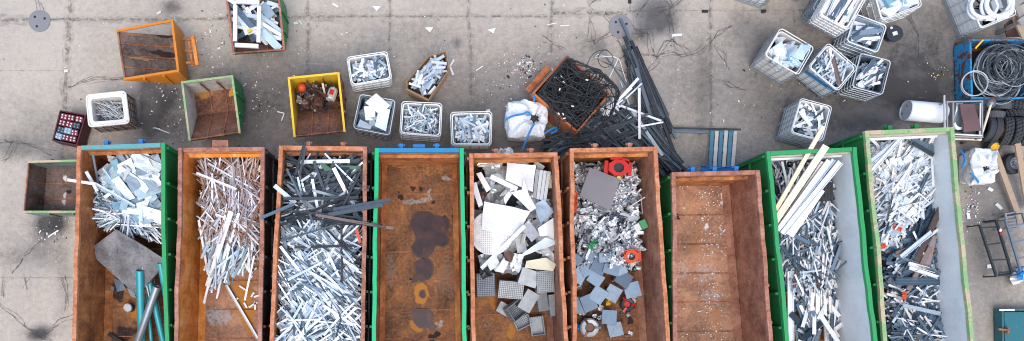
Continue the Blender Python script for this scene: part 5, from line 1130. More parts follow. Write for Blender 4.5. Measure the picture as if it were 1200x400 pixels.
for qd, zz, mt, lb in (([(594, 190), (628, 194), (624.5, 225), (592.5, 211)], 1.55, 'board_white', 'white square board at the top of the boards container'), ([(567.5, 236), (622, 247), (606, 278), (564, 269)], 1.53, 'board_white', 'largest white board covering half of the round disc'),
                       ([(576, 205), (583, 204), (607, 224), (600, 229)], 1.5, 'rod_grey', 'narrow grey board slanting left of the white square board'), ([(611, 224), (614, 210), (624, 243), (621, 246)], 1.6, 'board_white', 'thin white wedge standing below the white square board'),
                       ([(590, 232), (600, 220), (603, 223), (592, 240)], 1.58, 'board_white', 'short white strip board left of the white wedge'), ([(598, 226), (616, 221), (628, 244), (622, 248)], 1.55, 'board_white', 'white triangular board right of the white wedge'),
                       ([(625, 240), (637, 234), (649, 249), (634, 262)], 1.45, 'steel_blue', 'steel blue square plate at the right of the white boards'), ([(630, 268), (652, 253), (657, 284), (638, 292)], 1.3, 'plate_blue', 'pale blue plate by the right wall of the boards container'),
                       ([(604, 303), (640, 278), (656, 284), (620, 298)], 1.33, 'plate_blue', 'long pale blue sheet below the steel blue plate'), ([(610, 268), (620, 258), (632, 275), (622, 284)], 1.55, 'foil', 'crumpled pale sheet right of the largest white board'),
                       ([(590, 298), (596, 293), (603, 298), (599, 308), (592, 305)], 1.5, 'drum_brown', 'small dark brown plate on the end of the white boards'), ([(580, 318), (592, 300), (598, 304), (590, 320)], 1.3, 'board_white', 'pale angled plate under the dark brown plate'),
                       ([(570, 305), (582, 300), (586, 310), (574, 318)], 1.25, 'rod_grey', 'grey plate left of the dark brown plate'), ([(552.5, 216), (558, 213), (566, 240), (561, 243)], 1.5, 'board_white', 'white narrow board upright along the left wall of the boards container'),
                       ([(558, 204), (564, 202), (575, 222), (570, 226)], 1.45, 'tub_dirty', 'curved cream board beside the upright narrow board'), ([(617, 306), (640, 302), (652, 310), (648, 318), (615, 314)], 1.2, 'cushion', 'dirty cream pad above the perforated boxes'), ([(630, 325), (645, 322), (646, 332), (634, 336)], 1.0, 'perf', 'bent perforated plate behind the right perforated boxes')):
    n_ = len(qd); sheet('scrap_board' if mt in ('board_white', 'tub_dirty') else 'scrap_plate', qd, [zz + .03 * math.sin(i * 2.1) for i in range(n_)], .03, mt, lb, 'board' if mt in ('board_white', 'tub_dirty') else 'plate')
gb = thing('ribbed_board', 'grey ribbed board beside the white square board', 'board', P(635, 217, 1.4)); 
for k in range(4):
    t0, t1 = k / 4, k / 4 + .22; qa = [Vector((628 + 18 * t, 198.5 + 3 * t, 0)) for t in (t0, t1)]; qb = [Vector((624.5 + 16 * t, 232 + 4 * t, 0)) for t in (t0, t1)]
    pp = [P(qa[0].x, qa[0].y, 1.52), P(qb[0].x, qb[0].y, 1.46), P(qb[1].x, qb[1].y, 1.46), P(qa[1].x, qa[1].y, 1.52)]; mb = MB(); mb.prism(pp, [p - Z * (.06 if k % 2 else .04) for p in pp]); mb.build('board_rib', 'rod_grey', gb)
stick('white_strip', (615, 265), 1.62, (564, 315), 1.3, .10, .03, 'chan', 'white_lit', 'long white strip slanting across the round disc', 'strip')
stick('white_strip', (575, 207), 1.58, (606, 222), 1.58, .12, .03, 'flat', 'white_lit', 'white strip lying against the white square board on its left', 'strip')
for k, (x, y) in enumerate(((572, 190), (585, 187), (598, 185), (607, 187))):
    put('foil_wad', 'crumple%d' % k, 'foil', pose(P(x, y, 1.45), k, 0, 0, (.55, .28, .18)), 'crumpled foil wad against the front wall of the boards container', 'foil', 'crumpled foil wads')
put('cushion', 'crumple2', 'cushion', pose(P(648.5, 209, 1.3), 1.3, 0, 0, (.55, .22, .2)), 'crumpled cream cushion by the right wall of the boards container', 'cushion')
for k, (x, y) in enumerate(((646, 228), (650, 236), (566, 222), (572, 214), (563, 232), (640, 243), (570, 320))):
    put('scrap_wad', 'crumple%d' % (k % 4), 'silver' if k % 2 else 'motor', pose(P(x, y, 1.25), k * 1.1, .2, 0, (.34, .26, .2)), 'crumpled scrap wad in a gap between the boards', 'scrap', 'scrap wads between the boards')
def tray(px, py, z, w_, d_, h_, yaw, tilt, roll, mat, label, up=True):
    """thin-walled perforated box, open on top or turned over"""
    root = thing('perforated_box', label, 'box', P(px, py, z), 'grey perforated boxes'); root.rotation_euler = (roll, tilt, yaw)
    t = .02; s = 1 if up else -1
    def pt(nm, c_, d3):
        mb = MB(); mb.box(Vector(c_) + ORG[root.name], d3); mb.build(nm, mat, root)
    pt('base', (0, 0, -s * h_ / 2 + s * t / 2), (w_, d_, t))
    for sx in (-1, 1): pt('side', (sx * (w_ - t) / 2, 0, s * t / 2), (t, d_, h_ - t))
    for sy in (-1, 1): pt('end', (0, sy * (d_ - t) / 2, s * t / 2), (w_ - 2 * t, t, h_ - t))
    return root
for a in ((567, 334, .75, .52, .62, .30, .05, .30, .05, False, 'perforated box at the left wall, tilted to the right'), (598, 339, .75, .66, .46, .30, -.08, .05, .18, False, 'widest perforated box in the middle, bottom side up'), (619, 325, .95, .50, .44, .26, -.30, .1, .15, False, 'perforated box leaning at the back behind the others'),
          (638, 330, .95, .46, .56, .28, .06, .05, .1, False, 'perforated box at the right nearest the wall, standing highest'), (618, 352, .65, .38, .56, .26, -.5, .2, .1, False, 'perforated box turned aslant right of the widest one'), (634, 354, .6, .30, .5, .24, .15, .25, 0, False, 'narrow perforated box below the highest one'),
          (647, 358, .6, .22, .58, .26, .1, .1, 0, False, 'thin perforated box along the right wall'), (604, 364, .6, .5, .44, .24, .65, .35, .2, True, 'open perforated box lying on its side at the front'), (612, 378, .40, .46, .3, .16, .45, .1, 0, True, 'low perforated tray at the front left'), (629, 382, .42, .38, .52, .18, .15, .05, .05, True, 'open grey tray at the front, its rim upwards'),
          (590, 362, .45, .36, .3, .16, -.5, .15, 0, False, 'small perforated box below the widest one')):
    tray(*a[:9], 'perf', a[10], a[9])

# ------------------------------------------------------------------ sixth container: shredded scrap
heap([(672, 187), (748, 187), (754, 240), (757, 300), (752, 318), (674, 322)], 1.0, .3, 130, 700, [dict(l=(.09, .32), w=(.07, .2), t=(.05, .16), var=['crumple0', 'crumple1', 'crumple2', 'crumple3'], pitch=30, roll=40), dict(p=.35, l=(.2, .5), w=(.03, .09), t=(.01, .03), var=['twist', 'curl', 'bent', 'fold1'], pitch=18, roll=40)],
     'silver', 'metal_shred', 'crumpled silver shred in the container with the square violet panel', 'shred', 'silver shreds', 'heap of shredded silver scrap around the square panel', 81, 'fill', bumps=.2, edge=.3)
sheet('metal_sheet', [(691, 196), (726.5, 210), (715, 246.5), (679, 230)], [1.42, 1.4, 1.36, 1.4], .05, 'panel_violet', 'large smooth grey violet square panel on the shredded scrap', 'panel', None, .02)
def machine(px, py, z, yaw, s, mat, label):
    root = thing('machine_housing', label, 'machine part', P(px, py, z)); root.rotation_euler = (0, 0, yaw); o = ORG[root.name]
    def oc(r1, r2, n=8): return [Vector((r1 * math.cos(2 * PI * i / n + .39), r2 * math.sin(2 * PI * i / n + .39), 0)) + o for i in range(n)]
    n = 8; A, B = oc(.30 * s, .24 * s), oc(.15 * s, .14 * s); mb = MB(); H = Z * .12 * s
    vs = [p + H for p in A] + [p + H for p in B] + [p - H for p in A] + [p - H for p in B]; fs = []
    for i in range(n): j = (i + 1) % n; fs += [(i, j, n + j, n + i), (2 * n + j, 2 * n + i, 3 * n + i, 3 * n + j), (j, i, 2 * n + i, 2 * n + j), (n + i, n + j, 3 * n + j, 3 * n + i)]
    mb.add(vs, fs); rg = mb.build('ring', mat, root)
    mb = MB(); mb.disc(o - Z * .06 * s, .149 * s, .08 * s, 18); mb.build('hub', 'frame_dark', root)
    for sx in (-1, 1):
        mb = MB(); mb.box(o + Vector((sx * .33 * s, 0, -.02)), (.10 * s, .36 * s, .12 * s)); mb.build('foot', mat, root)
    mb = MB(); mb.box(o + Vector((.02, -.27 * s, .06 * s)), (.09 * s, .07 * s, .08 * s)); mb.build('knob', 'yellow_bit', rg)
    mb = MB(); mb.tube([o + Vector((-.25 * s, .22 * s, .12 * s)), o + Vector((0, .26 * s, .16 * s)), o + Vector((.25 * s, .22 * s, .12 * s))], .03 * s, 6); mb.build('guard', mat, rg)
    return root
machine(724, 197.5, 1.3, -.08, .95, 'red', 'dark red machine housing with a black hub at the front wall')
machine(739, 301, 1.05, .05, .72, 'red_orange', 'bright red orange housing with a round hole at the edge of the shreds')
put('red_casting', 'crumple1', 'red_orange', pose(P(671.5, 238, 1.15), 1.5, 0, 0, (.5, .22, .14)), 'red casting half hidden by the left wall of the shred container', 'casting')
put('green_board', 'fold0', 'green_bit', pose(P(750, 265, 1.05), .5, .1, .2, (.34, .24, .03)), 'green and white scrap board at the right edge of the shreds', 'board')
put('green_board', 'flat', 'board_white', pose(P(747, 267, 1.1), .5, .1, .2, (.16, .2, .03)), 'white plate lying on the green scrap board', 'plate')
put('green_scrap', 'crumple3', 'green_bit', pose(P(695, 286, 1.15), .9, 0, 0, (.28, .12, .1)), 'small dark green scrap piece in the middle of the shreds', 'scrap')
stick('thin_rod', (756, 231), 1.35, (737, 243), 1.1, .03, .03, 'rod', 'cream', 'thin pale rod sticking out of the shreds to the right', 'rod')
stick('thin_rod', (751, 228), 1.3, (753, 251), 1.1, .03, .03, 'rod', 'rod_grey', 'thin grey rod standing by the right wall above the shreds', 'rod')
def cover(px, py, z, w_, d_, yaw, tl, lab):
    root = thing('square_cover', lab, 'cover', P(px, py, z), 'blue grey square covers'); root.rotation_euler = (tl[0], tl[1], yaw); o = ORG[root.name]
    mb = MB(); mb.box(o, (w_, d_, .03)); pt_ = mb.build('plate', 'steel_blue', root)
    for sx in (-1, 1): mb = MB(); mb.box(o + Vector((sx * (w_ / 2 - .01), 0, -.0655)), (.02, d_, .10)); mb.build('flange', 'steel_blue', pt_)
for k, (x, y, w_, d_, a) in enumerate(((679, 323, .36, .46, -.5), (702, 312, .42, .40, -.5), (717, 314, .46, .40, -.3), (698, 327, .42, .36, -.6), (731, 327, .44, .44, -.6), (701, 346, .42, .44, -.6), (718, 344, .42, .44, -.5), (741, 340, .44, .44, .25), (690, 355, .42, .48, .4), (678, 358, .36, .5, .05),
                                       (714, 372, .42, .42, -.08), (721, 386.5, .42, .40, .22), (688, 317, .36, .3, .5), (676, 305, .3, .28, -.6), (690, 300, .32, .26, -.5), (728, 316, .3, .3, .4))):
    cover(x, y, .95 - .42 * max(0, (y - 315) / 75) + .03 * (k % 3), w_ * .92, d_ * .92, a, (R.gauss(0, .09), R.gauss(0, .09)), 'blue grey square cover plate below the shredded scrap')
cover(711, 302, 1.12, .40, .24, .06, (.1, 0), 'pale grey oblong cover lying topmost above the blue grey covers')
def wheel_part(px, py, z, r_, lab, m1, m2):  # round machine wheel with ring, hub and arms
    root = thing('pulley', lab, 'machine part', P(px, py, z)); o = ORG[root.name]
    mb = MB(); mb.lathe([(r_, 0), (r_, .10), (r_ * .85, .14), (r_ * .5, .13), (r_ * .45, .02), (r_ * .5, 0)], Matrix.Translation(o), 26, True); mb.build('ring', m1, root, smooth=False)
    mb = MB(); mb.disc(o, r_ * .44, .08, 16); mb.build('hub', m2, root)
    for k in range(3):
        a = k * 2.1; mb = MB(); mb.beam(o + Vector((math.cos(a), math.sin(a), 0)) * r_ * .5 + Z * .16, o + Vector((math.cos(a), math.sin(a), 0)) * r_ * 1.15 + Z * .10, .06, .04); mb.build('arm', m2, root)
wheel_part(690, 384, .30, .26, 'pale grey machine wheel on the dark floor at the lower left of the covers', 'rod_grey', 'motor')
wheel_part(734, 357, .5, .19, 'black and red round part beside the blue grey covers', 'frame_dark', 'red')
for x, y, mt, lb in ((713, 355, 'yellow_bit', 'small yellow part between the covers'), (704, 361, 'board_white', 'small white cap left of the yellow part'), (743, 351, 'board_white', 'small pale nut below the rightmost cover'), (677, 384, 'lug_blue', 'small blue part beside the pale machine wheel'), (681, 366, 'board_white', 'small white tube at the left wall below the covers'), (742, 360, 'red', 'small red part right of the black and red round part')):
    put('small_part', 'crumple%d' % R.randrange(4), mt, pose(P(x, y, .42), R.random() * 3, 0, 0, (.15, .13, .12)), lb, 'part')
sheet('dark_plate', [(699, 377), (710, 374), (713, 386), (703, 389)], .30, .02, 'drum_brown', 'dark red brown plate on the floor beneath the lowest covers', 'plate')
for k in range(40):
    x, y = R.uniform(675, 745), R.uniform(318, 398)
    put('floor_scrap', 'crumple%d' % (k % 4), R.choice(['silver', 'silver', 'motor']), pose(P(x, y, .27), R.random() * 3, 0, 0, (R.uniform(.05, .16), R.uniform(.05, .12), R.uniform(.03, .08))), 'small scrap piece scattered between the blue grey covers', 'scrap', 'scrap scattered between the covers')
# seventh container: paint flecks
mb = MB()
for k in range(300):
    g_ = R.random(); x = R.gauss(829, 6) if g_ < .45 else R.gauss(843, 5) if g_ < .7 else R.uniform(795, 860); y = R.uniform(215, 400); s_ = R.uniform(.006, .022) * (1.6 if R.random() < .08 else 1)
    c = P(x, y, .222); n = 5; a0 = R.random() * 6; q = [c + Vector((math.cos(a0 + 2 * PI * i / n), math.sin(a0 + 2 * PI * i / n), 0)) * s_ * R.uniform(.5, 1.2) for i in range(n)]; mb.prism(q, [p - Z * .008 for p in q])
tag(mb.build('paint_flecks', 'board_white'), 'white paint flecks strewn on the bare floor of the empty brown container', 'flecks', None, 'stuff')

# ------------------------------------------------------------------ green container with planks
heap([(906, 188), (978, 186), (982, 235), (985, 300), (985, 345), (922, 345)], 1.0, .3, 60, 800, [dict(l=(.35, 1.1), w=(.018, .055), t=(.015, .04), var=['flat', 'chan', 'rib', 'angle'], yaw=lambda x, y, r: r.choice([.5, 1.1, -.9, 1.5, 1.6, 1.7]) + r.gauss(0, .22), pitch=8), dict(p=.2, mat='slate_strip', l=(.4, 1.2), w=(.03, .09), t=(.015, .04), var=['rib', 'chan', 'flat'], yaw=lambda x, y, r: r.choice([.6, -.8, 1.5]) + r.gauss(0, .2), name='dark_profile', label='slate profile under the long planks of the green container', cat='profile', group='slate profiles under the planks')],
     'mixed_strip', 'metal_strip', 'white or slate strip under the long planks of the green container', 'strip', 'strips in the green container with the planks', 'heap of white and slate strips in the green container with the planks', 91, 'fill', bumps=.18)
heap([(926, 330), (985, 330), (988, 410), (930, 410)], .6, .22, 16, 60, dict(l=(.35, .9), w=(.05, .11), t=(.015, .04), var=['flat', 'chan', 'rib'], yaw=(95, 30), pitch=6), 'mixed_strip', 'metal_strip',
     'white or slate strip near the orange floor of the green container', 'strip', 'strips near the orange floor', 'loose strips near the orange floor of the green container', 92, None, bumps=.1)
for p0, z0, p1, z1, wd, mt, lb in (((965, 148), 2.12, (909, 246), 1.55, .12, 'yellow_plank', 'narrow yellowish plank reaching furthest out over the green front rim'), ((968, 171), 2.06, (908, 260), 1.5, .20, 'cream', 'wide cream plank just touching the green front rim'), ((971, 188), 1.75, (911, 270), 1.42, .13, 'cream_white', 'off white plank next to the wide cream plank'),
                                   ((977, 187), 1.72, (915, 268), 1.38, .12, 'white_lit', 'white profile between the off white plank and the broad white one'), ((985, 190), 1.7, (917, 274), 1.34, .18, 'white_lit', 'broad white profile, outermost right of the bundle of planks'),
                                   ((962, 222), 1.5, (925, 276), 1.28, .24, 'cream_white', 'short broad white plank at the lower right of the bundle'), ((964, 190), 1.66, (916, 262), 1.3, .10, 'cream_white', 'narrow white plank half under the off white plank')):
    stick('long_plank', p0, z0, p1, z1, wd * .86, .05, 'chan' if mt == 'white_lit' else 'flat', mt, lb, 'plank', 'long planks over the green container')
for p0, z0, p1, z1, wd, mt, lb in (((954, 303), 1.1, (950, 384), .5, .10, 'cream_white', 'cream upright plank in the middle of the lower green container heap'), ((958, 300), 1.1, (958, 382), .55, .10, 'cream_white', 'widest cream upright plank right of the middle'), ((926, 318), 1.0, (927, 404), .4, .16, 'white_lit', 'long white profile along the left wall near the bottom'),
                                   ((947, 318), .9, (944, 372), .5, .09, 'white_lit', 'white upright strip left of the cream planks'), ((971, 318), .95, (975, 404), .4, .08, 'white_lit', 'white upright strip nearest the pale inner wall'), ((966, 340), .8, (968, 402), .4, .08, 'cream_white', 'pale upright strip between the cream planks and the pale wall'),
                                   ((927, 368), .7, (946, 388), .55, .15, 'slate_strip', 'slate ribbed piece, left leg of the dark angle near the bottom'), ((943, 396), .62, (969, 372), .66, .15, 'slate_strip', 'slate ribbed piece, right leg of the dark angle near the bottom'), ((967, 214), 1.25, (967, 236), 1.2, .4, 'dark_strip', 'dark ribbed square board beside the white profile bundle'),
                                   ((916, 288), 1.2, (938, 318), 1.1, .09, 'slate_strip', 'slate profile slanting below the bundle of planks'), ((920, 300), 1.15, (950, 292), 1.12, .08, 'slate_strip', 'slate profile lying level below the bundle of planks')):
    stick('upright_plank' if 'plank' in lb else 'dark_profile' if 'slate' in mt or 'dark' in mt else 'metal_profile', p0, z0, p1, z1, wd, .05, 'rib' if 'ribbed' in lb else 'flat' if 'cream' in mt else 'chan', mt, lb, 'plank' if 'plank' in lb else 'profile')

# ------------------------------------------------------------------ rightmost green container
G9 = 'strips in the rightmost green container'
heap([(1021, 163), (1098, 161), (1106, 225), (1074, 262), (1048, 300), (1034, 290)], 1.15, .35, 50, 700, [dict(p=.2, mat='slate_strip', l=(.4, 1.1), w=(.03, .08), t=(.012, .03), var=['rib', 'chan'], yaw=lambda x, y, r: r.choice([.9, 1.2, -.6]) + r.gauss(0, .25), name='dark_profile', label='slate profile among the white strips of the rightmost container', cat='profile', group='slate profiles among white strips'), dict(l=(.35, 1.2), w=(.02, .065), t=(.012, .03), var=['flat', 'chan', 'fold0', 'bent', 'twist'], yaw=lambda x, y, r: r.choice([.6, .8, 1.2, -.7]) + r.gauss(0, .35), pitch=10), dict(p=.4, l=(.15, .35), w=(.12, .25), t=(.015, .03), var=['flat', 'fold1', 'fold2'], pitch=14, roll=20)],
     'white_lit', 'metal_strip', 'white strip or plate in the upper left of the rightmost container', 'strip', G9, 'heap of white strips in the rightmost green container', 101, 'fill_pale', bumps=.18)
heap([(1098, 165), (1106, 205), (1110, 290), (1108, 322), (1045, 322), (1042, 290), (1078, 250)], 1.05, .35, 60, 320, [dict(l=(.6, 1.5), w=(.05, .12), t=(.02, .04), var=['rib', 'chan', 'flat'], yaw=lambda x, y, r: (1.05 if y > P(0, 285).y else r.choice([.15, .0, .9])) + r.gauss(0, .2), pitch=6), dict(p=.25, mat='white_lit', l=(.4, 1.), w=(.04, .08), t=(.015, .03), var=['flat', 'chan'], yaw=(60, 30), name='metal_strip', label='white strip among the slate profiles of the rightmost container', cat='strip', group='white strips among slate profiles')],
     'slate_strip', 'dark_profile', 'slate profile slanting through the rightmost green container', 'profile', 'slate profiles in the rightmost container', 'heap of slate profiles in the rightmost green container', 102, 'fill', bumps=.15)
heap([(1042, 312), (1106, 312), (1112, 410), (1046, 410)], .95, .3, 40, 600, [dict(l=(.4, 1.2), w=(.02, .06), t=(.015, .03), var=['flat', 'chan', 'rib'], yaw=lambda x, y, r: r.choice([.1, -.4, .9, -.9]) + r.gauss(0, .25), pitch=7), dict(p=.3, mat='slate_strip', l=(.5, 1.4), w=(.04, .12), t=(.015, .04), var=['rib', 'chan'], yaw=lambda x, y, r: r.choice([0, -.7, .8]) + r.gauss(0, .2), name='dark_profile', label='slate profile in the lower part of the rightmost container', cat='profile', group='slate profiles in the lower part')],
     'mixed_strip', 'metal_strip', 'white or slate strip in the lower part of the rightmost container', 'strip', 'strips in the lower part of the rightmost container', 'heap of mixed strips in the lower part of the rightmost container', 103, 'fill', bumps=.15)
for p0, z0, p1, z1, wd, mt, lb in (((1092, 272), 1.35, (1056, 301), 1.25, .12, 'white_lit', 'bright white profile slanting across the slate profiles'), ((1065, 309), 1.2, (1096, 318), 1.15, .10, 'white_lit', 'white profile lying nearly level below the slate profiles, upper one'), ((1066, 314), 1.2, (1099, 325), 1.15, .09, 'white_lit', 'white profile lying nearly level below the slate profiles, lower one'),
                                   ((1068, 166), 1.4, (1104, 179), 1.3, .20, 'slate_strip', 'broad slate board at the back by the inner wall'), ((1070, 168), 1.45, (1094, 182), 1.4, .09, 'dark_strip', 'dark profile lying on the broad slate board'), ((1064, 156), 1.5, (1020, 190), 1.35, .12, 'white_lit', 'long white profile at the back left of the rightmost container'),
                                   ((1056, 162), 1.5, (1022, 200), 1.35, .10, 'white_lit', 'second long white profile at the back left, below the first'), ((1096, 155), 1.6, (1090, 168), 1.4, .09, 'cream_white', 'short cream piece standing against the front wall'), ((1105, 182), 1.5, (1108, 206), 1.3, .09, 'white_lit', 'short white strip upright by the grey inner wall'),
                                   ((1094, 276), 1.2, (1084, 320), 1.1, .16, 'pink_strip', 'broad brown ribbed board among the slate profiles'), ((1090, 290), 1.2, (1064, 340), 1.1, .12, 'pink_strip', 'brown ribbed board left of the broad one'), ((1104, 240), 1.3, (1072, 310), 1.15, .14, 'slate_strip', 'longest slate ribbed profile along the inner wall'),
                                   ((1058, 358), 1.2, (1102, 368), 1.15, .10, 'white_lit', 'white profile near the bottom crossing a slate board'), ((1050, 330), 1.15, (1104, 330), 1.1, .2, 'slate_strip', 'broad slate ribbed board lying level below the white profiles'), ((1090, 300), 1.1, (1108, 385), .9, .08, 'white_lit', 'long white strip upright along the grey inner wall')):
    stick('dark_profile' if mt in ('slate_strip', 'dark_strip') else 'metal_profile', p0, z0, p1, z1, wd, .045, 'rib' if 'ribbed' in lb or 'board' in lb else 'chan', mt, lb, 'profile')
for x, y in ((1034, 289), (1060, 347), (1052, 268)): put('rusty_scrap', 'crumple1', 'red_orange', pose(P(x, y, 1.15), x, 0, 0, (.22, .12, .06)), 'small orange scrap piece among the strips of the rightmost container', 'scrap', 'orange scrap pieces')
# ------------------------------------------------------------------ skip contents
heap([(272, 4), (327, 0), (330, 48), (318, 56), (277, 52)], .75, .25, 20, 20, [dict(l=(.35, .9), w=(.05, .16), t=(.012, .04), var=['flat', 'chan', 'rib'], yaw=lambda x, y, r: r.choice([-.6, -.9, .4]) + r.gauss(0, .25), pitch=8)], 'mixed_strip', 'metal_piece',
     'strip or board scrap under the window frame in the green skip', 'scrap', 'scrap under the window frame', 'heap of mixed scrap in the green skip with the window frame', 111, 'fill', bumps=.1)
wf = thing('window_frame', 'white empty window frame lying on the scrap in the green skip', 'window frame', P(290, 28, .95)); q = [P(276, 2, 1.24), P(304, 3, 1.24), P(303, 54.5, 1.12), P(275.5, 53, 1.12)]
for i in range(4):
    a, b = q[i], q[(i + 1) % 4]; d = (b - a).normalized() * .1; mb = MB(); mb.beam(a + (d if i % 2 else d * 0), b - (d if i % 2 else d * 0), .10, .07); mb.build('frame_bar', 'board_white', wf)
for p0, p1, z_, wd, mt, lb in (((306, 36), (328, 58), .98, .20, 'plate_blue', 'pale blue board leaning over the lip of the green skip'), ((266, -2), (277, 5), 1.12, .10, 'white_lit', 'white strip over the top left rim of the green skip'), ((313, 3), (329, 8), 1.0, .10, 'white_lit', 'white strip along the right wall at the top edge'), ((306, 27), (330, 42), .98, .09, 'white_lit', 'white strip slanting right of the window frame'),
                               ((282, 14), (292, 40), .85, .22, 'plate_blue', 'grey triangle shaped board inside the window frame'), ((278, 44), (296, 35), .82, .12, 'slate_strip', 'slate board seen through the window frame'), ((308, 5), (318, 20), .95, .25, 'plate_blue', 'pale square board right of the window frame'), ((314, 42), (330, 46), .9, .1, 'plate_blue', 'short pale board by the right wall of the green skip')):
    stick('scrap_board', p0, z_, p1, z_ - .03, wd, .03, 'flat', mt, lb, 'board')
stick('yellow_scrap', (291, 35), .9, (293, 38), .9, .1, .05, 'flat', 'yellow_bit', 'small yellow scrap inside the window frame', 'scrap')
# old motors in the yellow skip
heap([(347, 100), (398, 97), (400, 122), (388, 128), (350, 126)], .5, .15, 16, 26, dict(l=(.16, .34), w=(.12, .22), t=(.1, .2), var=['crumple0', 'crumple1', 'crumple2', 'fold1'], pitch=15, roll=25), 'motor', 'motor_part', 'rusty dark motor part in the yellow skip', 'motor part', 'motor parts in the yellow skip', 'heap of rusty motor parts in the yellow skip', 112, 'fill', bumps=.1, edge=.15)
def motor(px, py, z, r_, L, yaw, tilt, mat, cap, label):
    root = thing('electric_motor', label, 'motor', P(px, py, z)); root.rotation_euler = (0, tilt, yaw); o = ORG[root.name]; X = Matrix.Translation(o) @ Matrix.Rotation(PI / 2, 4, 'Y')
    mb = MB(); mb.lathe([(r_ * .2, -L / 2), (r_ * .85, -L / 2), (r_, -L * .38), (r_, L * .38), (r_ * .85, L / 2), (r_ * .2, L / 2)], X, 22, False, lambda i, j: -.012 if j % 2 and i in (2, 3) else 0); cs = mb.build('casing', mat, root)
    mb = MB(); mb.lathe([(.0, L * .5), (r_ * .22, L * .5), (r_ * .2, L * .72), (0, L * .72)], X, 10); mb.build('shaft', 'rod_grey', root)
    mb = MB(); mb.box(o + Vector((0, 0, r_)), (L * .4, r_ * .8, r_ * .4)); mb.build('terminal_box', cap, cs)
motor(373.5, 120, .62, .14, .32, 1.5, .3, 'drum_brown', 'drum_brown', 'round brown motor lying furthest forward in the yellow skip')
motor(361, 117, .6, .11, .30, .7, 0, 'motor', 'motor', 'grey motor left of the round brown motor')
motor(389, 111, .66, .13, .34, 1.3, .2, 'can_grey', 'red', 'grey white can shaped motor with a red mark')
motor(371, 105, .62, .10, .36, 1.9, 0, 'drum_brown', 'board_white', 'brown motor with a white plate at the back of the yellow skip')
motor(396, 122, .45, .07, .26, .2, 0, 'drum_brown', 'drum_brown', 'small brown motor at the right wall of the yellow skip')
c = P(354, 103, .70); mb = MB(); mb.lathe([(0, -.12), (.08, -.09), (.12, 0), (.08, .09), (0, .12)], Matrix.Translation(c), 18); tag(mb.build('red_ball', 'red_orange', smooth=True), 'red ball shaped float at the back left of the yellow skip', 'ball')
stick('pale_rod', (378, 98), .75, (381, 112), .7, .05, .05, 'flat', 'cream', 'pale brown strip upright between the motors', 'strip')
# grid of blocks in the maroon crate
n_ = 0; q = [P(70, 129, .45), P(101, 134.5, .45), P(90, 171, .45), P(61, 165, .45)]
for j in range(4):
    for i in range(3):
        u, v = (i + .5) / 3, (j + .5) / 4; p = q[0].lerp(q[1], .08 + .84 * u).lerp(q[3].lerp(q[2], .08 + .84 * u), .07 + .86 * v); mt = 'block_blue' if (i, j) in ((1, 2), (0, 3)) else 'block_dark' if (i, j) in ((0, 2), (2, 1)) else 'maroon_block'
        cn = {'maroon_block': 'red', 'block_blue': 'pale blue', 'block_dark': 'dark blue'}[mt]
        lb = {'maroon_block': 'dark red block with pale sockets in the maroon crate', 'block_blue': 'pale blue block with sockets in the middle of the maroon crate' if j == 2 else 'pale blue block with sockets at the left corner of the maroon crate', 'block_dark': 'dark blue block with sockets in the maroon crate'}[mt]
        root = thing('socket_block', lb, 'block', p - Z * .10, cn + ' socket blocks'); root.rotation_euler = (R.gauss(0, .06), R.gauss(0, .06), -.22 + R.gauss(0, .12)); o = ORG[root.name]
        mb = MB(); mb.box(o, (.19, .16, .22)); bd = mb.build('body', mt, root)
        for sx in (-.045, .045):
            for sy in (-.035, .035):
                mb = MB(); mb.disc(o + Vector((sx, sy, .111)), .024 if mt != 'block_dark' else .018, .012, 8); mb.build('socket', 'socket' if mt != 'block_dark' else 'block_blue', bd)
# ------------------------------------------------------------------ cables
def wander(r, c, rad, n, step, turn, zlo, zhi, inside_fn):
    p = Vector((c.x + r.uniform(-rad, rad), c.y + r.uniform(-rad, rad), r.uniform(zlo, zhi))); a = r.uniform(0, 2 * PI); w_ = r.gauss(0, turn); pts = []
    for k in range(n):
        pts.append(p.copy()); w_ += r.gauss(0, turn * .35); w_ *= .95; a += w_
        q_ = p + Vector((math.cos(a), math.sin(a), 0)) * step
        t = 0
        while not inside_fn(q_) and t < 12: a += .5; q_ = p + Vector((math.cos(a), math.sin(a), 0)) * step; t += 1
        p = q_; p.z = max(zlo, min(zhi, p.z + r.gauss(0, .012)))
    return pts
poly = [P(*p, 1.0) for p in ((629, 110), (664.5, 71), (709, 110), (677, 150))]; cc = sum(poly, Vector()) / 4
rr_ = random.Random(5); mb = MB()
heap(poly, .85, .3, 0, 10, dict(l=(.3, .5), w=(.03, .05), t=(.02, .03), var=['flat']), 'dark_strip', 'x', '', '', '', 'dark scrap at the bottom of the cable box', 120, 'fill', bumps=.1)
for k in range(110): mb.tube(wander(rr_, cc, .55, 40, .06, .09, .70, 1.08, lambda p: inside(p, poly)), rr_.choice([.007, .010, .014, .018]), 5)
tag(mb.build('cable_tangle', 'black', smooth=True), 'tangle of black cables filling the rusty orange box', 'cables', None, 'stuff')
poly2 = [P(*p, .8) for p in ((632, 108), (662, 72), (700, 88), (724, 112), (712, 142), (690, 172), (655, 165))]
for k in range(40): mb = MB(); mb.tube(wander(rr_, cc + Vector((.2, -.15, 0)), .6, 34, .07, .12, 1.04, 1.22, lambda p: inside(p, poly2)), rr_.choice([.009, .012, .017]), 6); tag(mb.build('black_cable', 'black', smooth=True), 'loose black cable looping on top of the rusty cable box', 'cable', 'black cables on the cable box')
for k in range(9): put('white_tag', 'flat', 'board_white', pose(P(rr_.uniform(645, 700), rr_.uniform(85, 140), 1.2), rr_.random() * 3, .1, 0, (.07, .03, .01)), 'small white tag caught in the black cables', 'tag', 'white tags in the cables')
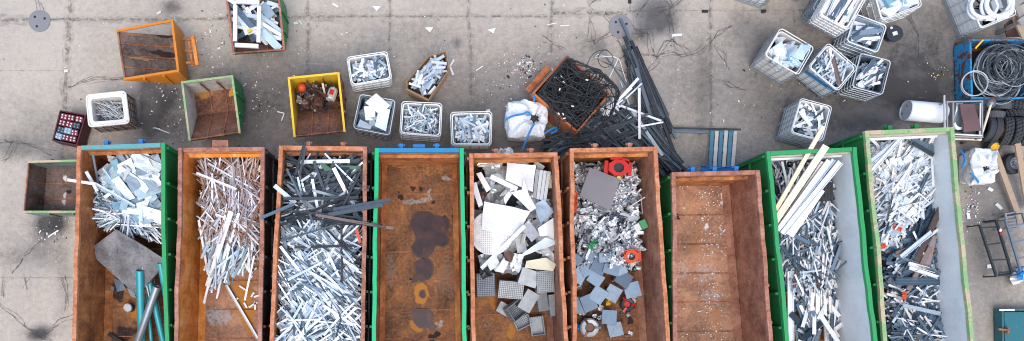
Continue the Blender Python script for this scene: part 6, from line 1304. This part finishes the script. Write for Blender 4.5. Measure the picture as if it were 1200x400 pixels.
# grey cable in the blue box
rr_ = random.Random(9); mb = MB(); c0 = P(1172, 82, .6)
heap([(1141, 50), (1204, 50), (1204, 112), (1142, 112)], .48, .1, 0, 8, dict(l=(.3, .5), w=(.03, .05), t=(.02, .03), var=['flat']), 'dark_strip', 'x', '', '', '', 'dark scrap at the bottom of the blue box', 121, 'fill', bumps=.05)
for k in range(38):
    c = c0 + Vector((rr_.gauss(0, .12), rr_.gauss(0, .12), -.12 + .005 * k)); r_ = rr_.uniform(.25, .72); pts = []
    ph = rr_.random() * 6; ex = rr_.uniform(.85, 1.1)
    for t in range(34): a = 2 * PI * t / 30 + ph; pts.append(c + Vector(((r_ + .02 * t / 30) * math.cos(a) * ex, (r_ + .02 * t / 30) * math.sin(a) / ex, .02 * math.sin(2 * a + ph))))
    mb.tube(pts, rr_.choice([.010, .014, .018]), 6)
tag(mb.build('cable_coil', 'cable_grey', smooth=True), 'big loose coil of grey cable filling the blue steel box', 'cable coil')
for k in range(16):
    c = c0 + Vector((rr_.gauss(0, .15), rr_.gauss(0, .12), .10 + .012 * k)); r_ = rr_.uniform(.25, .62); ph = rr_.random() * 6; mb = MB()
    mb.tube([c + Vector((r_ * math.cos(2 * PI * t / 26 + ph) * 1.05, r_ * math.sin(2 * PI * t / 26 + ph), .03 * math.sin(4 * PI * t / 26 + ph))) for t in range(25)], rr_.choice([.010, .014]), 6)
    tag(mb.build('grey_cable', 'cable_grey', smooth=True), 'single loop of grey cable on top of the coil in the blue box', 'cable', 'cable loops in the blue box')
coil('cable_ring', 1142, 98, .82, .31, .34, 4, .012, 'ring_grey', 'neat pale cable ring hanging over the left edge of the blue box', (.1, .05), jit=.008)
stick('yellow_strip', (1143, 57), .75, (1152, 47), .75, .04, .02, 'flat', 'yellow_bit', 'thin yellow strip in the top left corner of the blue box', 'strip')

# ------------------------------------------------------------------ dark profiles on the ground between the cable box and the pallet
GP = 'dark profiles piled on the ground'
for p0, z0, p1, z1, wd, lb in (((727, 22), .10, (741, 52), .16, .07, 'dark profile whose tip lies alone on the manhole cover'), ((732, 43), .2, (772, 150), .4, .09, 'long dark profile second from the left in the ground bundle'), ((740, 48), .25, (790, 178), .35, .08, 'long dark profile starting at the narrow end of the bundle'), ((738, 62), .15, (764, 140), .25, .12, 'broad dark profile along the left of the bundle'),
                               ((742, 60), .3, (774, 146), .4, .11, 'broad dark profile in the middle of the bundle'), ((752, 72), .15, (783, 140), .2, .08, 'shorter dark profile at the right edge of the bundle'), ((748, 66), .22, (792, 163), .25, .06, 'thin dark profile at the right, ending near the pole'), ((745, 80), .35, (770, 160), .35, .10, 'dark profile overlying the middle of the bundle'),
                               ((738, 70), .4, (736, 92), .3, .07, 'short dark piece at the left side of the narrow end'), ((750, 130), .5, (800, 192), .35, .10, 'long dark profile running down to the brown container corner'), ((735, 128), .5, (796, 200), .3, .10, 'dark profile beneath the one running to the brown container'), ((742, 150), .5, (804, 200), .35, .08, 'lowest right dark profile of the pile'),
                               ((760, 165), .4, (802, 202), .3, .07, 'short dark profile in the lower right corner of the pile')):
    stick('dark_profile', p0, z0, p1, z1, wd, .05, R.choice(['chan', 'flat', 'chand']), 'dark_strip', lb, 'profile', GP)
heap([(640, 166), (655, 155), (700, 130), (735, 120), (770, 150), (800, 205), (770, 210), (640, 185)], .45, .05, 80, 190, dict(l=(.8, 2.0), w=(.025, .075), t=(.02, .05), var=['flat', 'chan', 'chand', 'angle'], yaw=lambda x, y, r: (r.choice([.45, .7, .25, -.6]) if x < P(725, 0).x else r.choice([-.95, -.8, -.7])) + r.gauss(0, .15), pitch=5), 'dark_strip', 'dark_profile',
     'dark profile in the tangled foot of the pile behind the containers', 'profile', GP, 'tangled foot of the dark profile pile behind the containers', 131, 'fill', bumps=.12)
heap([(734, 62), (750, 62), (788, 148), (752, 156)], .24, .05, 30, 40, dict(l=(1.2, 2.6), w=(.04, .09), t=(.03, .05), var=['flat', 'chan', 'chand'], yaw=(-67, 4), pitch=2), 'dark_strip', 'dark_profile', 'slate profile within the long bundle on the ground', 'profile', 'slate profiles of the long bundle', 'lower layer of the long slate bundle', 132, None, bumps=.05)
for p0, z0, p1, z1, wd, v, lb in (((709.5, 66), .2, (743, 112), .4, .05, 'flat', 'thin white strip furthest up beside the cable box'), ((724, 70), .25, (712, 96), .25, .03, 'flat', 'thin white strip leaning across the one furthest up'), ((749, 103), .7, (749.5, 163), .65, .09, 'chan', 'white bar lying lengthwise on the dark pile'), ((727, 124), .6, (775, 142), .6, .07, 'chan', 'white bar slanting right across the dark pile, upper one'),
                                  ((746, 149), .6, (777, 143.5), .6, .05, 'flat', 'white bar meeting the end of the slanting one'), ((748, 92), .65, (712, 132), .6, .09, 'flat', 'broad white strip pointing down to the cable box'), ((740, 103), .6, (706, 135), .6, .08, 'flat', 'second broad white strip beside the first by the cable box'), ((742, 97), .6, (716, 126), .6, .05, 'chan', 'narrow white strip between the two broad ones'),
                                  ((752, 98), .6, (733, 116), .55, .05, 'flat', 'short grey white strip at the right of the broad ones'), ((727, 96), .4, (740, 130), .45, .04, 'flat', 'thin pale strip standing in the dark pile'), ((720, 110), .55, (735, 102), .5, .04, 'flat', 'short pale strip in the fan beside the cables'), ((728, 145), .5, (742, 128), .5, .05, 'flat', 'pale strip rising from the foot of the pile'), ((735, 140), .5, (748, 132), .5, .04, 'flat', 'short pale strip under the slanting white bar')):
    stick('white_strip', p0, z0, p1, z1, wd * .8, .03, v, 'white_strip' if wd < .06 else 'white_lit', lb, 'strip', 'white strips on the dark pile')
mb = MB(); mb.tube([P(710, 66, .05), P(700, 64, .12), P(697, 68, .1), P(704, 67, .2), P(718, 66, .25), P(726, 70, .2), P(729, 80, .1), P(734, 96, .2)], .014, 6); tag(mb.build('white_wire', 'hose_white', smooth=True), 'bent white wire hooked beside the cable box', 'wire')
heap([(702, 128), (722, 112), (732, 120), (716, 140)], .62, .3, 16, 10, dict(l=(.2, .45), w=(.02, .04), t=(.01, .02), var=['flat'], yaw=lambda x, y, r: r.choice([.6, -.9]), pitch=4), 'white_lit', 'white_strip', 'short white strip in the crossed bunch beside the cables', 'strip', 'short crossed white strips', 'bunch of short crossed white strips beside the cables', 133, None)
stick('thin_pole', (757, 149.5), .14, (868, 152), .19, .05, .05, 'rod', 'frame_dark', 'thin dark pole lying from the pile to the pallet', 'pole')
stick('thin_pole', (790, 154), .05, (831, 155.5), .05, .07, .05, 'flat', 'frame_blue', 'flat dark bar under the thin pole by the pallet', 'bar')
sheet('red_scrap', [(706, 160), (708, 159), (711, 170), (709, 171)], .55, .02, 'red', 'small red strip in the foot of the dark pile', 'scrap')
# pallet
pl = thing('wooden_pallet', 'weathered blue and white wooden pallet on the ground by the brown container', 'pallet', P(847, 174, 0)); A = [P(832, 152.5, .14), P(864.5, 154, .14), P(861, 197.5, .14), P(829.5, 196, .14)]
for k, mt in enumerate(('pallet_blue', 'pallet_white', 'pallet_blue', 'pallet_white', 'pallet_blue', 'pallet_white')):
    t = (k + .5) / 6; mb = MB(); a_, b_ = A[0].lerp(A[1], t), A[3].lerp(A[2], t); d_ = (b_ - a_).normalized(); mb.beam(a_ + d_ * R.uniform(-.02, .02), b_ + d_ * R.uniform(-.03, .03), .098, .022); mb.build('slat', mt, pl)
for t in (.06, .5, .94): mb = MB(); mb.beam(A[0].lerp(A[3], t) - Z * .0226, A[1].lerp(A[2], t) - Z * .0226, .10, .022); mb.build('stringer', 'pallet_blue', pl)
for t in (.06, .5, .94):
    for u in (.07, .5, .93): c_ = A[0].lerp(A[3], t).lerp(A[1].lerp(A[2], t), u); mb = MB(); mb.box((c_.x, c_.y, .06), (.1, .1, .088)); mb.build('block', 'pallet_white', pl)
for u in (.07, .5, .93): mb = MB(); mb.beam(A[0].lerp(A[1], u) - Z * .13, A[3].lerp(A[2], u) - Z * .13, .1, .014); mb.build('runner', 'grey_wood', pl)
# blue fittings at the foot of the empty brown container
for p0, p1, lb in (((806, 198), (815, 201), 'left blue fitting'), ((822, 197.5), (836, 199), 'middle blue fitting'), ((838, 200), (858, 198), 'right blue fitting')):
    stick('blue_fitting', p0, 1.2, p1, 1.2, .14, .10, 'chan', 'lug_blue', 'blue steel fitting behind the front rim of the empty brown container, ' + lb.split()[0] + ' one of three', 'fitting')

# ------------------------------------------------------------------ right side: tank, cart, tyres, planks, racks
tk = thing('white_tank', 'white cylinder tank lying on its side behind the rightmost green container', 'tank', P(1084, 131, 0)); a, b = P(1062, 129.5, .27), P(1105, 133, .27); d = b - a; X = Matrix.Translation((a + b) / 2) @ d.to_track_quat('Z', 'Y').to_matrix().to_4x4(); L = d.length; r_ = .27
mb = MB(); mb.lathe([(r_, -L / 2), (r_, L / 2 - .05), (r_ * .97, L / 2 - .015), (r_ * .85, L / 2 + .02), (0, L / 2 + .05)], X, 40); mb.build('shell', 'tank', tk, smooth=True)
mb = MB(); mb.lathe([(r_ * 1.02, -L / 2 + .01), (r_ * 1.02, -L / 2 - .02), (r_ * .94, -L / 2 - .02), (r_ * .9, -L / 2 + .005), (0, -L / 2 + .002)], X, 36); ec = mb.build('end_cap', 'tank_cap', tk)
for k, (x, y) in enumerate(((.4, .2), (-.3, .5), (-.2, -.5))):
    mb = MB(); mb.lathe([(0, -L / 2 - .03), (.03, -L / 2 - .03), (.03, -L / 2)], X @ Matrix.Translation((x * r_, y * r_, 0)), 10); mb.build('fitting', 'rod_grey' if k else 'rim_orange', ec)
mb = MB(); p_ = P(1080, 126, .54); mb.box(p_ + Vector((0, .0, -.028)), (.10, .07, .02), .2); mb.build('dent_patch', 'tank_cap', tk)
ct = thing('steel_cart', 'grey steel frame cart carrying a maroon board beside the white tank', 'cart', P(1130, 140, 0))
def fr(x0, y0, x1, y1, z0, z1=None, w_=.045, m_='frame_grey', nm='frame_tube'):
    mb = MB(); mb.tube([P(x0, y0, z0), P(x1, y1, z0 if z1 is None else z1)], w_ / 2, 8); mb.build(nm, m_, ct)
for z_ in (.75, .22):
    fr(1109, 119.5, 1151, 118.5, z_); fr(1109, 160, 1151, 161, z_); fr(1110, 119, 1110, 161, z_); fr(1151, 118, 1151, 161, z_)
fr(1117, 119, 1117, 150, .76, None, .05); fr(1106.5, 112, 1107, 150, .78, None, .05, 'rod_grey', 'side_tube'); fr(1119, 157.5, 1150, 159, .80, None, .04, 'cream_white', 'pale_tube'); fr(1118, 163, 1150, 164, .5, None, .05, 'cream', 'pale_tube'); fr(1149, 121, 1148, 158, .80, None, .04, 'rod_grey')
for x, y in ((1109.5, 119.5), (1151, 118.5), (1109.5, 160.5), (1151, 161)):
    p_ = P(x, y, .75); mb = MB(); mb.tube([(p_.x, p_.y, .06), (p_.x, p_.y, .76)], .025, 8); mb.build('post', 'frame_grey', ct)
    mb = MB(); mb.lathe([(.02, -.02), (.06, -.02), (.06, .02), (.02, .02)], Matrix.Translation((p_.x, p_.y, .062)) @ Matrix.Rotation(PI / 2, 4, 'X'), 14, True); mb.build('caster', 'tyre', ct)
sheet('maroon_board', [(1126, 121.5), (1143.5, 121), (1146.5, 154), (1129.5, 154.5)], [.84, .84, .82, .82], .04, 'board_maroon', 'speckled maroon board lying on the steel cart', 'board')
sheet('glass_panel', [(1118, 122), (1126, 122), (1128, 148), (1118, 150)], [.62, .66, .60, .56], .02, 'glassy', 'grey glassy panel left of the maroon board in the cart', 'panel')
stick('white_clip', (1118, 145), .72, (1128, 150), .7, .08, .05, 'bent', 'white_lit', 'white bent strip low in the steel cart', 'strip'); stick('dark_piece', (1120, 151), .6, (1130, 154), .6, .12, .06, 'flat', 'frame_dark', 'dark piece under the white bent strip in the cart', 'scrap')
lv_ = thing('hand_trolley', 'thin rusty lever with a small caster wheel leaning on the tyres', 'trolley', P(1156, 142, .3)); mb = MB(); mb.tube([P(1161, 123, .85), P(1156, 140, .8), P(1148, 165, .35)], .028, 8); mb.build('lever', 'cream', lv_)
c = P(1161.5, 121.5, .82); mb = MB(); mb.lathe([(.05, -.03), (.115, -.03), (.125, 0), (.115, .03), (.05, .03)], Matrix.Translation(c) @ Matrix.Rotation(.3, 4, 'X'), 22, True); mb.build('wheel', 'tyre_grey', lv_); mb = MB(); mb.disc(c, .05, .035, 12); mb.build('hub', 'rim_steel', lv_)
def tyre(name, c, axis, ro, wd, ri, label, mat='tyre', rim=None, lugs=True, rim_fill=False, bolts=0):
    root = thing(name, label, 'tyre' if not rim_fill else 'wheel', Vector((c.x, c.y, c.z)), 'old tyres in the heap'); X = Matrix.Translation(c) @ Vector(axis).to_track_quat('Z', 'Y').to_matrix().to_4x4(); h = wd / 2
    prof = [(ri, -h * .75), (ri + .02, -h * .9), (ro * .82, -h), (ro * .95, -h * .92), (ro, -h * .75), (ro, -h * .35), (ro, -h * .28), (ro, h * .28), (ro, h * .35), (ro, h * .75), (ro * .95, h * .92), (ro * .82, h), (ri + .02, h * .9), (ri, h * .75), (ri + .015, 0)]
    def lug(i, j):
        if not lugs: return -.008 if i in (5, 6, 7, 8) and j % 2 else 0
        if i in (3, 4, 5): return -.035 if j % 3 == 0 else 0
        if i in (8, 9, 10): return -.035 if j % 3 == 1 else 0
        if i in (6, 7): return -.03 if j % 3 == 2 else -.006
        return 0
    mb = MB(); mb.lathe(prof, X, 60, True, lug); mb.build('tread', mat, root)
    if rim:
        mb = MB(); pr = [(ri + .004, -h * .8), (ri + .012, -h * .85), (ri + .012, -h * .80), (ri * .9, -h * .5), (ri * .88, h * .5), (ri + .012, h * .80), (ri + .012, h * .85), (ri + .004, h * .8)]
        mb.lathe(pr, X, 40, False); mb.build('rim', rim, root)
        if rim_fill:
            mb = MB(); mb.lathe([(ri * .9, h * .3), (ri * .6, h * .45), (ri * .45, h * .3), (ri * .2, h * .32), (ri * .18, h * .6), (0, h * .6)], X, 32); wd_ = mb.build('wheel_disc', rim, root)
            for k in range(bolts):
                a = 2 * PI * k / bolts; mb = MB(); mb.lathe([(0, h * .45), (.014, h * .45), (.014, h * .3)], X @ Matrix.Translation((ri * .36 * math.cos(a), ri * .36 * math.sin(a), 0)), 8); mb.build('bolt', 'frame_dark', wd_)
    return root
tyre('tyre', P(1156, 152, .34), (1, -.15, .15), .33, .17, .2, 'smaller tyre at the left end of the tyre row, next to the cart', lugs=False)
tyre('tyre', P(1165, 152, .36), (1, -.15, .25), .34, .17, .2, 'narrow tyre second from the left in the tyre row', lugs=False)
tyre('tyre', P(1178, 153.5, .40), (1, -.1, .40), .38, .21, .22, 'large lugged tyre showing an orange rim on its left side', rim='rim_orange')
tyre('tyre', P(1189.5, 154, .40), (1, -.08, .35), .38, .21, .22, 'large lugged tyre right of the one with the orange rim')
tyre('tyre', P(1200, 155, .40), (1, -.08, .35), .38, .21, .22, 'large lugged tyre cut by the right edge of the picture')
tyre('tyre', P(1164, 136, .28), (.1, 1, .1), .26, .22, .15, 'dusty smooth tyre behind the tyre row, near the caster', mat='tyre_grey', lugs=False)
tyre('tyre', P(1188, 134, .30), (.05, 1, .1), .30, .18, .18, 'ribbed tyre standing behind the large lugged tyres')
tyre('tyre', P(1173, 125, .26), (.1, 1, .1), .25, .2, .14, 'grey dusty tyre just below the blue box', mat='tyre_grey', lugs=False)
tyre('tyre', P(1191, 122, .32), (.2, .9, .5), .31, .24, .17, 'dark blue black tyre at the right below the blue box')
tyre('wheel', P(1164.5, 172, .22), (.05, -.45, .85), .21, .12, .11, 'small wheel with a bright yellow rim below the tyre row', rim='rim_yellow', lugs=False, rim_fill=True)
tyre('wheel', P(1187, 192, .13), (.1, .0, 1), .29, .20, .15, 'car wheel with a steel rim lying flat between the planks', rim='rim_steel', lugs=False, rim_fill=True, bolts=5)
stick('old_plank', (1166, 178), .35, (1195, 258), .18, .15, .05, 'flat', 'old_wood', 'long weathered plank left of the car wheel', 'plank'); stick('old_plank', (1192, 168), .5, (1205, 246), .2, .16, .05, 'flat', 'old_wood', 'long weathered plank right of the car wheel', 'plank')
gp = thing('grey_pallet', 'grey weathered wooden frame in the top right corner', 'pallet', P(1196, 10, 0))
for p0, p1, wd in (((1186, 7), (1206, -6), .16), ((1194, 27), (1212, 14), .16), ((1190, 4), (1199, 26), .14), ((1204, -5), (1212, 17), .14)):
    mb = MB(); mb.beam(P(*p0, .9 if wd > .15 else .84), P(*p1, .9 if wd > .15 else .84), wd, .055); mb.build('board', 'grey_wood', gp)
for x, y in ((1188, 7), (1196, 26), (1206, -2), (1212, 14)):
    p_ = P(x, y, .8); mb = MB(); mb.box((p_.x, p_.y, .405), (.10, .10, .80)); mb.build('leg', 'grey_wood', gp)
stick('brown_plank', (1186, 16), .7, (1199, 44), .66, .10, .05, 'flat', 'old_wood', 'brown plank between the grey frame and the blue box', 'plank')
sheet('dark_tarp', [(1174, 30), (1188, 20), (1198, 44), (1178, 44)], [.30, .5, .5, .25], .03, 'drum_brown', 'dark brown sheet behind the blue box at the right', 'sheet')
# racks of bars
def rack(name, label, rails_, rungs, z, mat, rad=.028, legs=True):
    root = thing(name, label, 'rack', P(*rails_[0][0], 0))
    for p0, p1 in rails_: mb = MB(); mb.beam(P(*p0, z), P(*p1, z), rad * 2, rad * 2); mb.build('side_rail', mat, root)
    for p0, p1 in rungs: mb = MB(); mb.beam(P(*p0, z - .004), P(*p1, z - .004), rad * 1.5, rad * 1.5); mb.build('rung', mat, root)
    if legs:
        for p0, p1 in rails_:
            for t in (p0, p1): p_ = P(*t, z); mb = MB(); mb.tube([(p_.x, p_.y, .0), (p_.x, p_.y, z - rad)], rad * .8, 8); mb.build('leg', mat, root)
rack('steel_rack', 'dark steel rack like a ladder beside the rightmost green container', [((1148, 264), (1167.5, 324)), ((1167, 258), (1186, 321))], [((1150, 267), (1171, 266)), ((1156.5, 287), (1177, 284)), ((1162, 305), (1183, 304)), ((1167.5, 323.5), (1195, 322))], .45, 'frame_dark', .026)
rack('ladder_frame', 'blue grey ladder shaped frame at the right edge beside the dark rack', [((1178, 258), (1196, 318)), ((1198, 250), (1216, 312))], [((1181, 266), (1201, 262)), ((1186, 284), (1206, 280)), ((1192, 303), (1211, 299))], .7, 'frame_blue', .024)
rack('small_grille', 'small rusty grille under the end of the plank', [((1178, 250), (1180, 268)), ((1190, 248), (1193, 266))], [((1178, 251), (1190, 249)), ((1178.5, 255), (1191, 253)), ((1179, 259), (1191.5, 257)), ((1179.5, 263), (1192, 261)), ((1180, 267), (1193, 265))], .45, 'frame_grey', .02)
stick('stick_on_ground', (1170, 258), .12, (1186, 254), .12, .05, .05, 'flat', 'old_wood', 'short stick poking out by the small grille', 'stick')
put('crumpled_sack', 'crumple1', 'board_white', pose(P(1193, 325, .2), .4, .1, 0, (.42, .34, .3)), 'white crumpled sack at the right edge above the teal box', 'sack'); put('crumpled_bag', 'crumple3', 'strap', pose(P(1195, 321, .32), 1.4, .1, 0, (.3, .2, .16)), 'blue crumpled bag lying on the white sack', 'bag')
put('red_tag', 'flat', 'red', pose(P(1173.5, 273, .62), 1.2, 0, 0, (.10, .05, .01)), 'small red tag on the dark steel rack', 'tag'); put('white_tag', 'flat', 'board_white', pose(P(1172.5, 270, .625), 1.2, 0, 0, (.08, .06, .01)), 'small white tag on the dark steel rack', 'tag')
# ------------------------------------------------------------------ litter on the ground
for x, y, l_, w_, a, lb in ((441, 10, .24, .15, 0, 'white triangular scrap on the concrete near the top, left one'), (503, 35, .24, .15, .1, 'white triangular scrap on the concrete in the middle, above the cardboard box'), (577, 36.5, .24, .15, .3, 'white triangular scrap on the concrete at the right of the three'), (793.5, 41, .30, .08, .1, 'long white shard on the cracked concrete'), (393, 6, .2, .06, -.5, 'white sliver on the concrete at the top edge'), (346.5, 27, .13, .07, .3, 'small white scrap right of the window frame skip'), (352, 26, .18, .03, -.9, 'thin white sliver beside a small white scrap'), (562, 80, .26, .03, .6, 'thin white sliver right of the cardboard box'), (662, 30, .30, .03, .1, 'thin white sliver above the cable box'), (572, 130, .13, .09, .3, 'small grey scrap beside the low white crate'), (1171, 242, .24, .10, -.7, 'pale scrap on the ground by the bulk bag'), (1161, 222, .16, .10, -.4, 'small white scrap just below the bulk bag'), (1135, 253, .10, .2, .2, 'white scrap strip by the wall of the rightmost container'), (62, 274, .36, .04, .6, 'white stick on the oil stain below the low bin'), (1160, 312, .16, .12, .3, 'white scrap beside the dark rack'), (186, 15, .14, .06, .6, 'white scrap above the orange hopper'), (190, 153, .5, .03, -.35, 'thin white stick below the green tipping skip'), (647, 28, .3, .025, .2, 'thin pale sliver on the slab joint'), (77, 83, .12, .08, .3, 'pink and white scrap on the slab joint'), (895, 13, .14, .10, .2, 'black scrap on the ground by the crates')):
    tri = 'triangular' in lb; p_ = P(x, y, .03); mb = MB(); q = [Vector((-l_ / 2, w_ / 2, 0)), Vector((l_ * .05, -w_ / 2, 0)), Vector((l_ / 2, w_ * .4, 0))] if tri else [Vector((-l_ / 2, -w_ * .4, 0)), Vector((l_ * .4, -w_ / 2, 0)), Vector((l_ / 2, w_ * .3, 0)), Vector((-l_ * .4, w_ / 2, 0))]
    q = [Matrix.Rotation(a, 3, 'Z') @ v + p_ for v in q]; mb.prism(q, [v - Z * .018 for v in q]); tag(mb.build('scrap_shard', 'pit' if 'black' in lb else 'board_white'), lb, 'scrap')
mb = MB(); mb.beam(P(532, 70, .03), P(527.5, 78, .03), .05, .02); mb.beam(P(527.5, 78, .03), P(531, 88, .03), .05, .02); tag(mb.build('bent_strip', 'board_white'), 'bent white strip on the ground right of the cardboard box', 'strip')
mb = MB(); mb.beam(P(325, 131, .03), P(333, 133, .03), .03, .02); mb.beam(P(333, 133, .03), P(330, 142, .03), .03, .02); tag(mb.build('bent_strip', 'board_white'), 'thin bent white strip left of the yellow skip', 'strip')
SPOTS = [(617, 80, 16, 13, 150), (250, 45, 14, 26, 90), (300, 120, 18, 26, 50), (215, 155, 30, 10, 40), (1140, 240, 7, 16, 70), (590, 105, 20, 20, 40), (345, 40, 40, 30, 25), (1105, 85, 12, 8, 14), (940, 110, 80, 30, 40), (800, 110, 60, 50, 25), (640, 55, 60, 40, 35), (500, 60, 120, 40, 40), (60, 60, 60, 50, 18), (60, 272, 16, 14, 40), (690, 165, 40, 8, 30), (190, 105, 30, 20, 60), (240, 140, 40, 20, 40)]
for mt, frac, nm, lb in (('board_white', .72, 'pale_litter', 'small pale chips and shards strewn over the concrete yard'), ('pit', .20, 'dark_litter', 'small dark crumbs strewn over the concrete yard'), ('rim_yellow', .05, 'yellow_litter', 'small yellow leaves and crumbs strewn on the concrete'), ('red_orange', .03, 'red_litter', 'small red crumbs strewn on the concrete')):
    mb = MB()
    for x, y, rx, ry, n in (SPOTS if mt != 'rim_yellow' else [(1103, 85, 12, 8, 180), (760, 60, 100, 50, 60)]):
        for k in range(max(1, int(n * frac))):
            l_ = R.uniform(.015, .055) * (2.2 if R.random() < .10 else 1); c = P(R.gauss(x, rx * .7), R.gauss(y, ry * .7), .022); a = R.random() * 6
            q = [c + Matrix.Rotation(a, 3, 'Z') @ Vector((sx * l_ / 2 * R.uniform(.6, 1), sy * l_ * R.uniform(.08, .32), 0)) for sx, sy in ((-1, -1), (1, -1), (1, 1), (-1, 1))]; mb.prism(q, [v - Z * .012 for v in q])
    tag(mb.build(nm, mt), lb, 'litter', None, 'stuff')
bpy.context.view_layer.update()
